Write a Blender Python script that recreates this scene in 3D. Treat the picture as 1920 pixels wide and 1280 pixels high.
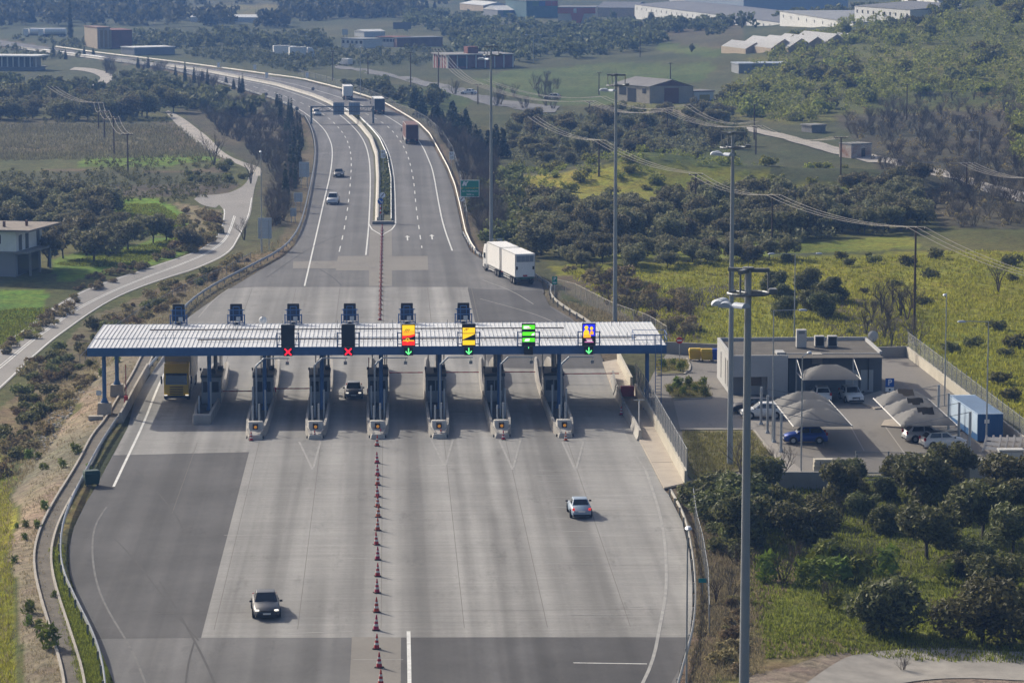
import bpy, bmesh, math, random
import numpy as np
from mathutils import Vector, Matrix
for o in list(bpy.data.objects): bpy.data.objects.remove(o)
scene = bpy.context.scene
COL = scene.collection
R = math.radians
HAZE = 0.00031
# ------------------------------------------------------------------ camera
H, F, YH = 47.2, 6000.0, -167.0
TH = math.atan((640 - YH) / F)
PSI = math.atan((960 - 728) / F)
cam_d = bpy.data.cameras.new('camera'); cam = bpy.data.objects.new('camera', cam_d); COL.objects.link(cam)
cam.location = (0, 0, H); cam.rotation_euler = (math.pi / 2 - TH, 0, -PSI)
cam_d.sensor_width = 36; cam_d.lens = 36 * F / 1920; cam_d.clip_start = 1; cam_d.clip_end = 20000
scene.camera = cam
# ------------------------------------------------------------------ light
SUN_D = Vector((1.10, -1.35, -1.0)).normalized()
EL = math.asin(-SUN_D.z); AZ = math.atan2(-SUN_D.x, -SUN_D.y)
w = bpy.data.worlds.new('World'); scene.world = w; w.use_nodes = True
nt = w.node_tree; bg = nt.nodes['Background']
sky = nt.nodes.new('ShaderNodeTexSky'); sky.sky_type = 'NISHITA'; sky.sun_disc = False
sky.sun_elevation = EL; sky.sun_rotation = AZ; sky.dust_density = 4.0; sky.air_density = .8; sky.ozone_density = .6
nt.links.new(sky.outputs[0], bg.inputs[0]); bg.inputs[1].default_value = 0.105
sl = bpy.data.lights.new('sun', 'SUN'); sl.energy = 3.9; sl.angle = R(0.5); sl.color = (1, 0.92, 0.78)
so = bpy.data.objects.new('sun', sl); COL.objects.link(so); so.rotation_euler = SUN_D.to_track_quat('-Z', 'Y').to_euler()
scene.view_settings.view_transform = 'Standard'; scene.view_settings.look = 'None'
scene.view_settings.exposure = 0.40; scene.view_settings.gamma = 1
scene.cycles.volume_step_rate = 1; scene.cycles.max_bounces = 6; scene.cycles.volume_bounces = 0
scene.cycles.transparent_max_bounces = 12; scene.cycles.use_denoising = True
# ------------------------------------------------------------------ projection helpers (place things where they stand)
RT = np.array([math.cos(PSI), -math.sin(PSI), 0.0]); FW = np.array([math.sin(PSI), math.cos(PSI), 0.0])
CF = FW * math.cos(TH) - np.array([0, 0, math.sin(TH)]); CU = FW * math.sin(TH) + np.array([0, 0, math.cos(TH)])
def ray(px, py):
    return CF + RT * ((px - 960) / F) + CU * ((640 - py) / F)
def P(px, py, z=0.0):
    d = ray(px, py); t = (z - H) / d[2]
    return Vector((d[0] * t, d[1] * t, z))
def PY(px, py, Y):
    d = ray(px, py); t = Y / d[1]
    return Vector((d[0] * t, Y, H + d[2] * t))
def proj(p):
    q = np.array([p[0], p[1], p[2] - H]); z = q @ CF
    return 960 + F * (q @ RT) / z, 640 - F * (q @ CU) / z
def height_for(b, py):          # z above base point b that projects to row py
    lo, hi = b[2], b[2] + 80
    for _ in range(40):
        m = (lo + hi) / 2
        if proj((b[0], b[1], m))[1] > py: lo = m
        else: hi = m
    return lo - b[2]
def smooth(t):
    t = np.clip(t, 0, 1); return t * t * (3 - 2 * t)
# pavement edges, as seen along the kerb lines
LE = [(262,1420),(214,1280),(180,1197),(150,1134),(131,1077),(129,1025),(139,987),(161,942),(180,912),(210,856),(240,800),(255,740),(285,699),(311,657),(330,612),(375,579),(431,541),(487,507),(532,481),(551,462),(562,436),(574,402),(582,356),(590,302),(592,269),(586,242),(574,222),(547,201),(510,186),(453,168),(386,148),(319,131),(252,121),(185,111),(17,88),(-300,50)]
RE = [(1180,1420),(1270,1280),(1275,1250),(1293,1193),(1298,1143),(1298,1090),(1293,1037),(1279,977),(1254,927),(1244,916),(1200,829),(1169,774),(1150,738),(1135,696),(1130,672),(1105,630),(1072,597),(1033,574),(1016,561),(1020,547),(1016,530),(960,508),(913,492),(882,472),(868,441),(858,392),(849,353),(836,319),(819,286),(802,255),(782,235),(755,218),(715,195),(681,183),(631,168),(564,151),(504,143),(403,129),(319,118),(185,102),(17,78),(-300,40)]
def edge_fn(px):
    w = sorted([(P(a, b).y, P(a, b).x) for a, b in px]); Y = np.array([q[0] for q in w]); X = np.array([q[1] for q in w])
    return lambda y: np.interp(y, Y, X)
XL, XR = edge_fn(LE), edge_fn(RE)
def vnoise(x, y, s, seed=0):
    x = np.asarray(x, float) / s; y = np.asarray(y, float) / s
    xi = np.floor(x); yi = np.floor(y); fx = x - xi; fy = y - yi
    def h(a, b):
        v = np.sin(a * 127.1 + b * 311.7 + seed * 74.7) * 43758.5453
        return v - np.floor(v)
    u = fx * fx * (3 - 2 * fx); v = fy * fy * (3 - 2 * fy)
    return (h(xi, yi) * (1 - u) + h(xi + 1, yi) * u) * (1 - v) + (h(xi, yi + 1) * (1 - u) + h(xi + 1, yi + 1) * u) * v
def gz(x, y):                   # terrain height
    x = np.asarray(x, float); y = np.asarray(y, float)
    xl = XL(y); xr = XR(y); dl = xl - x; dr = x - xr
    out = np.maximum(dl, dr)
    z = -0.30 + 0.26 * smooth((out + 0.4) / 0.8)
    hl = 2.6 - 2.2 * smooth((y - 380) / 60)
    z = z - hl * smooth((dl - 2.6) / 8)
    front = smooth((262 - y) / 12) * smooth((dr - 6) / 10)
    z = z - 0.9 * front
    rough = smooth((dr - 6) / 14) * (smooth((y - 345) / 40) + smooth((250 - y) / 20) * 0.6)
    z = z + rough * ((vnoise(x, y, 9, 1) - .5) * .7 + (vnoise(x, y, 3.3, 2) - .5) * .25)
    z = z + 29 * np.exp(-((x - 262) / 108) ** 2 - ((y - 1010) / 235) ** 2) * smooth((dr - 20) / 60)
    hill = np.exp(-((x - 240) / 120) ** 2 - ((y - 960) / 260) ** 2) * smooth((dr - 20) / 60)
    z = z + hill * ((vnoise(x, y, 40, 5) - .5) * 6 + (vnoise(x, y, 15, 6) - .5) * 2)
    for mx, my, sx, sy, mh in ((44, 562, 13, 13, 4.2), (64, 552, 20, 12, 3.0), (36, 522, 9, 10, 1.4), (86, 548, 14, 9, 2.0)):
        z = z + mh * np.exp(-((x - mx) / sx) ** 2 - ((y - my) / sy) ** 2)
    return z
def G(x, y): return float(gz(x, y))
def PT(px, py, dz=0.0):         # ray against the terrain
    z = 0.0; p = P(px, py, 0)
    d = ray(px, py); t0 = 100.0; n = 700; ts = np.geomspace(100, 4500, n)
    zz = H + d[2] * ts - gz(d[0] * ts, d[1] * ts)
    k = np.argmax(zz < 0)
    if zz[k] >= 0: return p
    a, b = ts[max(k - 1, 0)], ts[k]
    for _ in range(25):
        m = (a + b) / 2
        if H + d[2] * m - G(d[0] * m, d[1] * m) < 0: b = m
        else: a = m
    x, y = d[0] * b, d[1] * b
    return Vector((x, y, G(x, y) + dz))
# ------------------------------------------------------------------ materials
MATS = {}
def mat(name, c, rough=0.8, var=0.0, scale=1.0, c2=None, bump=0.0, bscale=None, metal=0.0, spec=0.3, emit=0.0, alpha=1.0, stretch=None, island=0.0, objvar=0.0, detail=4, trans=0.0, coat=0.0):
    if name in MATS: return MATS[name]
    m = bpy.data.materials.new(name); m.use_nodes = True; MATS[name] = m
    n = m.node_tree.nodes; l = m.node_tree.links; b = n['Principled BSDF']
    b.inputs['Roughness'].default_value = rough; b.inputs['Metallic'].default_value = metal
    b.inputs['Specular IOR Level'].default_value = spec; b.inputs['Alpha'].default_value = alpha
    if coat: b.inputs['Coat Weight'].default_value = coat; b.inputs['Coat Roughness'].default_value = .06
    base = n.new('ShaderNodeRGB'); base.outputs[0].default_value = (*c, 1); col = base.outputs[0]
    if var > 0 or c2 or bump:
        tc = n.new('ShaderNodeTexCoord'); mp = n.new('ShaderNodeMapping'); l.new(tc.outputs['Object'], mp.inputs[0])
        if stretch: mp.inputs['Scale'].default_value = stretch
        nz = n.new('ShaderNodeTexNoise'); nz.inputs['Scale'].default_value = scale; nz.inputs['Detail'].default_value = detail; nz.inputs['Roughness'].default_value = .65
        l.new(mp.outputs[0], nz.inputs['Vector'])
    if var > 0 or c2:
        mx = n.new('ShaderNodeMix'); mx.data_type = 'RGBA'
        cc = c2 or tuple(v * (1 - var) for v in c); c1 = c if c2 else tuple(min(v * (1 + var), 1) for v in c)
        mx.inputs[6].default_value = (*c1, 1); mx.inputs[7].default_value = (*cc, 1)
        rp = n.new('ShaderNodeMapRange'); rp.inputs[1].default_value = .32; rp.inputs[2].default_value = .68
        l.new(nz.outputs[0], rp.inputs[0]); l.new(rp.outputs[0], mx.inputs[0]); col = mx.outputs[2]
    def hsv(src, amt, colr, hue=0.0):
        hs = n.new('ShaderNodeHueSaturation'); mr = n.new('ShaderNodeMapRange')
        mr.inputs[3].default_value = 1 - amt; mr.inputs[4].default_value = 1 + amt
        l.new(src, mr.inputs[0]); l.new(mr.outputs[0], hs.inputs['Value']); l.new(colr, hs.inputs['Color'])
        if hue:
            m2 = n.new('ShaderNodeMapRange'); m2.inputs[3].default_value = .5 - hue; m2.inputs[4].default_value = .5 + hue
            l.new(src, m2.inputs[0]); l.new(m2.outputs[0], hs.inputs['Hue'])
        return hs.outputs[0]
    if island: g = n.new('ShaderNodeNewGeometry'); col = hsv(g.outputs['Random Per Island'], island, col)
    if objvar: oi = n.new('ShaderNodeObjectInfo'); col = hsv(oi.outputs['Random'], objvar, col, .025)
    l.new(col, b.inputs['Base Color'])
    if bump:
        bp = n.new('ShaderNodeBump'); bp.inputs['Strength'].default_value = bump; bp.inputs['Distance'].default_value = .05
        if bscale:
            n2 = n.new('ShaderNodeTexNoise'); n2.inputs['Scale'].default_value = bscale; l.new(mp.outputs[0], n2.inputs['Vector']); l.new(n2.outputs[0], bp.inputs['Height'])
        else: l.new(nz.outputs[0], bp.inputs['Height'])
        l.new(bp.outputs[0], b.inputs['Normal'])
    if emit: b.inputs['Emission Color'].default_value = (*c, 1); b.inputs['Emission Strength'].default_value = emit
    if trans:
        tr = n.new('ShaderNodeBsdfTranslucent'); ms = n.new('ShaderNodeMixShader'); ms.inputs[0].default_value = trans
        l.new(col, tr.inputs[0]); l.new(b.outputs[0], ms.inputs[1]); l.new(tr.outputs[0], ms.inputs[2]); l.new(ms.outputs[0], n['Material Output'].inputs[0])
    return m
# ------------------------------------------------------------------ mesh builder
class MB:
    def __init__(s): s.v = []; s.f = []; s.mi = []; s.cur = 0
    def add(s, vs, fs):
        k = len(s.v); s.v += [tuple(map(float, q)) for q in vs]; s.f += [tuple(k + i for i in f) for f in fs]; s.mi += [s.cur] * len(fs); return s
    def box(s, c, d, rz=0.0, rx=0.0, ry=0.0):
        x, y, z = d[0] / 2, d[1] / 2, d[2] / 2
        M = Matrix.Translation(c) @ Matrix.Rotation(rz, 4, 'Z') @ Matrix.Rotation(ry, 4, 'Y') @ Matrix.Rotation(rx, 4, 'X')
        vs = [M @ Vector(q) for q in ((-x,-y,-z),(x,-y,-z),(x,y,-z),(-x,y,-z),(-x,-y,z),(x,-y,z),(x,y,z),(-x,y,z))]
        return s.add(vs, [(0,3,2,1),(4,5,6,7),(0,1,5,4),(1,2,6,5),(2,3,7,6),(3,0,4,7)])
    def b2(s, lo, hi): return s.box([(a + b) / 2 for a, b in zip(lo, hi)], [b - a for a, b in zip(lo, hi)])
    def cyl(s, p0, p1, r0, r1=None, n=10, cap=True):
        r1 = r0 if r1 is None else r1; p0 = Vector(p0); p1 = Vector(p1); d = (p1 - p0).normalized()
        a = d.orthogonal().normalized(); b = d.cross(a); vs = []
        for p, r in ((p0, r0), (p1, r1)):
            for i in range(n):
                t = 2 * math.pi * i / n; vs.append(p + a * (r * math.cos(t)) + b * (r * math.sin(t)))
        fs = [(i, (i + 1) % n, n + (i + 1) % n, n + i) for i in range(n)]
        if cap: fs += [tuple(range(n - 1, -1, -1)), tuple(range(n, 2 * n))]
        return s.add(vs, fs)
    def tube(s, pts, r, n=6):
        pts = [Vector(p) for p in pts]
        for a, b in zip(pts[:-1], pts[1:]): s.cyl(a, b, r, r, n)
        return s
    def quad(s, a, b, c, d): return s.add([a, b, c, d], [(0, 1, 2, 3)])
    def poly(s, pts): return s.add(pts, [tuple(range(len(pts)))])
    def prism(s, pts, z0, z1):      # pts: (x,y) ccw
        n = len(pts); vs = [(x, y, z0) for x, y in pts] + [(x, y, z1) for x, y in pts]
        return s.add(vs, [tuple(range(n - 1, -1, -1)), tuple(range(n, 2 * n))] + [(i, (i + 1) % n, n + (i + 1) % n, n + i) for i in range(n)])
    def lathe(s, prof, c=(0, 0, 0), n=16, axis='Z'):
        vs = []; k = len(prof)
        for r, z in prof:
            for i in range(n):
                t = 2 * math.pi * i / n; q = (r * math.cos(t), r * math.sin(t), z)
                if axis == 'Y': q = (q[0], q[2], q[1])
                if axis == 'X': q = (q[2], q[0], q[1])
                vs.append((q[0] + c[0], q[1] + c[1], q[2] + c[2]))
        fs = [(j * n + i, j * n + (i + 1) % n, (j + 1) * n + (i + 1) % n, (j + 1) * n + i) for j in range(k - 1) for i in range(n)]
        return s.add(vs, fs)
    def loft(s, rings, cap=True):
        n = len(rings[0]); vs = [p for r in rings for p in r]
        fs = [(j * n + i, j * n + (i + 1) % n, (j + 1) * n + (i + 1) % n, (j + 1) * n + i) for j in range(len(rings) - 1) for i in range(n)]
        if cap: fs += [tuple(range(n - 1, -1, -1)), tuple(range((len(rings) - 1) * n, len(rings) * n))]
        return s.add(vs, fs)
    def build(s, name, m, parent=None, smooth_deg=None, bevel=0.0, loc=None):
        me = bpy.data.meshes.new(name); me.from_pydata(s.v, [], s.f)
        for q in (m if isinstance(m, (list, tuple)) else [m]): me.materials.append(q)
        if any(s.mi): me.polygons.foreach_set('material_index', s.mi)
        bm = bmesh.new(); bm.from_mesh(me)
        if bevel:
            bmesh.ops.remove_doubles(bm, verts=bm.verts, dist=1e-4)
            eds = [e for e in bm.edges if len(e.link_faces) == 2 and e.calc_face_angle(0) > .5]
            bmesh.ops.bevel(bm, geom=eds, offset=bevel, segments=2, affect='EDGES', profile=.6, clamp_overlap=True)
        bmesh.ops.recalc_face_normals(bm, faces=bm.faces)
        bm.to_mesh(me); bm.free()
        if smooth_deg:
            me.polygons.foreach_set('use_smooth', [True] * len(me.polygons)); me.set_sharp_from_angle(angle=R(smooth_deg))
        o = bpy.data.objects.new(name, me); COL.objects.link(o)
        if parent: o.parent = parent
        if loc is not None: o.location = loc
        return o
def tag(o, label=None, cat=None, group=None, kind=None):
    if label: o['label'] = label
    if cat: o['category'] = cat
    if group: o['group'] = group
    if kind: o['kind'] = kind
    return o
def thing(name, label, cat, loc=(0, 0, 0), rz=0.0, group=None):
    o = bpy.data.objects.new(name, None); COL.objects.link(o); o.empty_display_size = .2
    o.location = loc; o.rotation_euler = (0, 0, rz); return tag(o, label, cat, group)
def dup(root, loc, rz=None, label=None, group=None, sc=None):
    def cp(o, parent):
        c = o.copy(); COL.objects.link(c)
        if parent: c.parent = parent
        for ch in o.children: cp(ch, c)
        return c
    r = cp(root, None); r.location = loc
    if rz is not None: r.rotation_euler = (0, 0, rz)
    if label: r['label'] = label
    if group: r['group'] = group
    if sc is not None: r.scale = (sc,) * 3 if isinstance(sc, (int, float)) else sc
    return r
def structure(name, mb, m, **k):
    o = mb.build(name, m, **k); o['kind'] = 'structure'; return o
def interp_px(pl, n):
    pl = np.array(pl, float); d = np.r_[0, np.cumsum(np.hypot(*np.diff(pl, axis=0).T))]
    t = np.linspace(0, d[-1], n); return np.c_[np.interp(t, d, pl[:, 0]), np.interp(t, d, pl[:, 1])]
def resample(pts, step):
    pts = np.array([[p[0], p[1]] for p in pts]); d = np.r_[0, np.cumsum(np.hypot(*np.diff(pts, axis=0).T))]
    n = max(2, int(round(d[-1] / step)) + 1); t = np.linspace(0, d[-1], n)
    return np.c_[np.interp(t, d, pts[:, 0]), np.interp(t, d, pts[:, 1])]
def chaikin(pts, k=2):
    pts = [np.array([p[0], p[1]], float) for p in pts]
    for _ in range(k):
        q = [pts[0]]
        for a, b in zip(pts[:-1], pts[1:]): q += [a * .75 + b * .25, a * .25 + b * .75]
        pts = q + [pts[-1]]
    return np.array(pts)
def normals2(p):
    t = np.gradient(p, axis=0); t /= np.linalg.norm(t, axis=1)[:, None] + 1e-9
    return np.c_[t[:, 1], -t[:, 0]]          # to the right of travel
# ================================================================== GROUND
GREEN = (.135, .20, .022); YGREEN = (.215, .22, .026); OLIVEG = (.105, .112, .036); DARKG = (.07, .08, .03)
BROWN = (.15, .118, .072); REED = (.16, .148, .088); DIRT = (.265, .222, .155); TAN = (.25, .21, .12); DRYV = (.20, .16, .09); PURP = (.09, .082, .05)
def inpoly(px, py, poly):
    c = np.zeros(px.shape, bool); n = len(poly); j = n - 1
    for i in range(n):
        xi, yi = poly[i]; xj, yj = poly[j]
        c ^= ((yi > py) != (yj > py)) & (px < (xj - xi) * (py - yi) / (yj - yi + 1e-9) + xi); j = i
    return c
COVER = [   # land cover, outlined as seen from the hill, then laid on the terrain
 (OLIVEG, [(-900,1500),(-900,200),(330,215),(480,310),(420,500),(250,640),(150,900),(60,1500)]),
 (BROWN, [(-900,222),(330,228),(420,300),(440,345),(430,368),(-900,382)]),
 (REED, [(-900,245),(300,250),(330,262),(300,288),(-900,296)]),
 ((.11,.10,.055), [(-900,215),(250,222),(330,240),(200,246),(-900,240)]),
 (OLIVEG, [(-900,296),(380,284),(420,305),(380,318),(-900,326)]),
 ((.075,.08,.036), [(-900,318),(430,322),(440,345),(420,352),(-900,352)]), ((.10,.085,.058), [(-900,352),(440,345),(430,368),(-900,382)]),
 (GREEN, [(150,297),(390,288),(410,300),(300,312),(150,313)]),
 ((.14,.25,.02), [(205,372),(305,374),(345,405),(362,440),(330,446),(230,430)]),
 ((.13,.21,.024), [(90,488),(330,438),(420,430),(390,458),(260,500),(100,530)]),
 ((.15,.25,.028), [(-900,545),(85,543),(98,560),(60,592),(20,612),(-900,640)]),
 (TAN, [(330,380),(410,395),(415,440),(370,468),(330,470),(350,420)]),
 (DRYV, [(0,800),(60,700),(170,600),(300,535),(450,480),(520,470),(500,500),(330,600),(215,690),(40,830),(-30,900)]),
 (DIRT, [(212,650),(300,640),(250,730),(190,800),(125,950),(85,1040),(95,1120),(130,1280),(150,1500),(40,1500),(38,1180),(24,1000),(48,870),(130,770),(185,690)]),
 (DIRT, [(330,600),(430,540),(520,470),(560,440),(575,420),(560,455),(490,505),(380,575),(330,620),(300,640)]),
 (YGREEN, [(-900,730),(-10,800),(30,900),(16,1010),(26,1180),(15,1500),(-900,1500)]),
 ((.17,.22,.026), [(88,1035),(112,1025),(118,1085),(142,1140),(180,1215),(215,1300),(240,1500),(160,1500),(140,1280),(110,1150)]),
 ((.15,.13,.05), [(88,1035),(112,1025),(124,969),(187,845),(216,800),(235,800),(180,905),(130,1000),(125,1030)]),
 # right
 (OLIVEG, [(1300,1500),(1290,900),(1450,900),(1920,900),(2900,900),(2900,1500)]),
 ((.15,.17,.03), [(1450,1050),(1700,1060),(1900,1180),(1880,1210),(1600,1210),(1450,1240),(1420,1180)]),
 (BROWN, [(1290,930),(1400,1000),(1490,1060),(1440,1150),(1380,1210),(1330,1290),(1290,1500),(1230,1500),(1300,1200),(1300,1080)]),
 ((.23,.205,.16), [(1400,1260),(1480,1235),(1600,1212),(1750,1240),(1900,1250),(2900,1240),(2900,1500),(1350,1500)]),
 ((.16,.14,.07), [(1380,1200),(1530,1190),(1600,1212),(1480,1240),(1400,1265)]),
 (YGREEN, [(1030,500),(1330,490),(1700,470),(2900,455),(2900,900),(1960,830),(1700,650),(1400,645),(1230,640),(1160,590),(1080,540)]),
 (BROWN, [(1030,515),(1100,520),(1250,560),(1340,560),(1300,640),(1210,630),(1130,590),(1060,545)]),
 ((.085,.08,.045), [(1240,550),(1400,520),(1420,560),(1300,580)]),
 ((.105,.095,.045), [(1540,560),(1640,560),(1720,600),(1710,650),(1560,640)]),
 (OLIVEG, [(1000,395),(1700,360),(2900,350),(2900,455),(1700,470),(1330,488),(1020,500)]),
 ((.19,.21,.03), [(1120,470),(1330,452),(1520,455),(1700,440),(1720,462),(1330,486),(1120,490)]),
 ((.22,.215,.030), [(955,330),(1080,320),(1180,305),(1420,318),(1450,345),(1600,345),(1590,372),(1200,398),(1060,412),(960,418)]),
 (DARKG, [(930,215),(1370,205),(1420,300),(1180,303),(960,325)]),
 ((.10,.12,.03), [(1100,290),(1350,270),(1400,310),(1180,305)]),
 (TAN, [(1110,200),(1330,190),(1340,215),(1200,222)]), ((.15,.15,.045), [(1120,195),(1330,187),(1345,204),(1130,210)]),
 ((.09,.125,.038), [(880,152),(960,132),(1150,118),(1340,120),(1330,150),(1170,168),(1150,196),(1050,200)]),
 ((.08,.11,.032), [(700,170),(830,165),(900,185),(850,215),(760,200)]),
 ((.12,.105,.06), [(1200,62),(1390,44),(1400,85),(1330,92),(1240,80)]),
 ((.10,.13,.035), [(1230,78),(1330,90),(1390,96),(1330,108),(1240,96)]),
 ((.17,.16,.06), [(325,14),(520,8),(520,24),(430,32),(330,26)]), ((.15,.14,.06), [(590,-4),(830,-6),(850,6),(700,12),(590,10)]),
 ((.125,.13,.036), [(1340,215),(1400,110),(1700,45),(1920,0),(2900,-60),(2900,300),(1920,330),(1700,215),(1500,235)]),
 (PURP, [(1560,215),(1920,205),(2900,200),(2900,440),(1780,430),(1660,330)]),
 (PURP, [(330,205),(480,190),(590,300),(560,420),(500,440),(480,320),(400,265)]),
 (PURP, [(790,225),(860,240),(930,300),(940,440),(900,470),(870,440),(840,320)]),
]
def terrain():
    nr, nc = 470, 620
    inv = np.linspace(1 / 60.0, 1 / 5000.0, 60); inv = np.r_[np.linspace(1/60, 1/175, 40)[:-1], np.linspace(1 / 175.0, 1 / 1750.0, 400), np.linspace(1/1750, 1/4200, 32)[1:]]
    D = 1 / inv; s = np.linspace(-.42, .46, nc)
    Y = np.repeat(D[:, None], nc, 1); X = Y * s[None, :]
    Z = gz(X, Y)
    Q = np.stack([X, Y, Z - H], -1); zc = Q @ CF
    px = 960 + F * (Q @ RT) / zc; py = 640 - F * (Q @ CU) / zc
    # flat projection for land cover so relief does not shift it; wobble the outlines
    wob = (vnoise(X, Y, 14, 11) - .5) * 34 * np.clip(300 / Y, .25, 1) + (vnoise(X, Y, 5, 12) - .5) * 14 * np.clip(300 / Y, .2, 1)
    wy = wob * np.clip(((py + 167) / 6000) * 2.2, .03, .6)
    C = np.zeros((len(D), nc, 3)); C[:] = (.085, .09, .038)
    far = smooth((Y - 700) / 500)[..., None]; C = C * (1 - far) + np.array((.075, .088, .04)) * far
    fld = vnoise(X, Y * .6, 95, 31)[..., None]
    C = np.where((fld > .62) & (Y[..., None] > 800), np.array((.10, .105, .05)), C)
    for c, poly in COVER:
        m = inpoly(px + wob, py + wy, poly); C[m] = c
    dl = XL(Y) - X; dr = X - XR(Y)
    m = (dl > -1) & (dl < 1.6 + vnoise(X, Y, 6, 9)) & (Y > 300); C[m] = (.15, .125, .075)
    m = (dr > -1) & (dr < 1.4 + vnoise(X, Y, 6, 8)) ; C[m] = (.13, .105, .07)
    f1 = vnoise(X, Y, 7, 21)[..., None]; f2 = vnoise(X, Y, 2.3, 22)[..., None]; f3 = vnoise(X, Y, 28, 23)[..., None]
    C = C * (.72 + .3 * f1 + .25 * f2 ) * (.85 + .3 * f3)
    C[..., 0] *= (.9 + .25 * f3[..., 0]); 
    n = len(D); idx = np.arange(n * nc).reshape(n, nc)
    fs = np.stack([idx[:-1, :-1], idx[:-1, 1:], idx[1:, 1:], idx[1:, :-1]], -1).reshape(-1, 4)
    me = bpy.data.meshes.new('ground'); me.from_pydata(np.stack([X, Y, Z], -1).reshape(-1, 3).tolist(), [], fs.tolist())
    a = me.color_attributes.new('cover', 'FLOAT_COLOR', 'POINT')
    a.data.foreach_set('color', np.concatenate([C, np.ones((n, nc, 1))], -1).astype(np.float32).ravel())
    me.polygons.foreach_set('use_smooth', [True] * len(me.polygons))
    m = bpy.data.materials.new('ground_cover'); m.use_nodes = True; nn = m.node_tree.nodes; l = m.node_tree.links; b = nn['Principled BSDF']
    at = nn.new('ShaderNodeAttribute'); at.attribute_name = 'cover'
    geo = nn.new('ShaderNodeNewGeometry')
    n1 = nn.new('ShaderNodeTexNoise'); n1.inputs['Scale'].default_value = 1.1; n1.inputs['Detail'].default_value = 8; n1.inputs['Roughness'].default_value = .75
    l.new(geo.outputs['Position'], n1.inputs['Vector'])
    mr = nn.new('ShaderNodeMapRange'); mr.inputs[1].default_value = .3; mr.inputs[2].default_value = .7; mr.inputs[3].default_value = .45; mr.inputs[4].default_value = 1.5
    l.new(n1.outputs[0], mr.inputs[0])
    hs = nn.new('ShaderNodeHueSaturation'); l.new(at.outputs['Color'], hs.inputs['Color']); l.new(mr.outputs[0], hs.inputs['Value'])
    n3 = nn.new('ShaderNodeTexNoise'); n3.inputs['Scale'].default_value = .35; n3.inputs['Detail'].default_value = 5; l.new(geo.outputs['Position'], n3.inputs['Vector'])
    m3 = nn.new('ShaderNodeMapRange'); m3.inputs[1].default_value = .35; m3.inputs[2].default_value = .65; m3.inputs[3].default_value = .485; m3.inputs[4].default_value = .52
    l.new(n3.outputs[0], m3.inputs[0]); l.new(m3.outputs[0], hs.inputs['Hue'])
    l.new(hs.outputs[0], b.inputs['Base Color']); b.inputs['Roughness'].default_value = .95; b.inputs['Specular IOR Level'].default_value = .1
    bp = nn.new('ShaderNodeBump'); bp.inputs['Strength'].default_value = 1; bp.inputs['Distance'].default_value = .35; l.new(n1.outputs[0], bp.inputs['Height']); l.new(bp.outputs[0], b.inputs['Normal'])
    me.materials.append(m)
    o = bpy.data.objects.new('ground', me); COL.objects.link(o); o['kind'] = 'structure'; o['label'] = 'rough grass and scrub covered ground around the motorway'
terrain()
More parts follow.
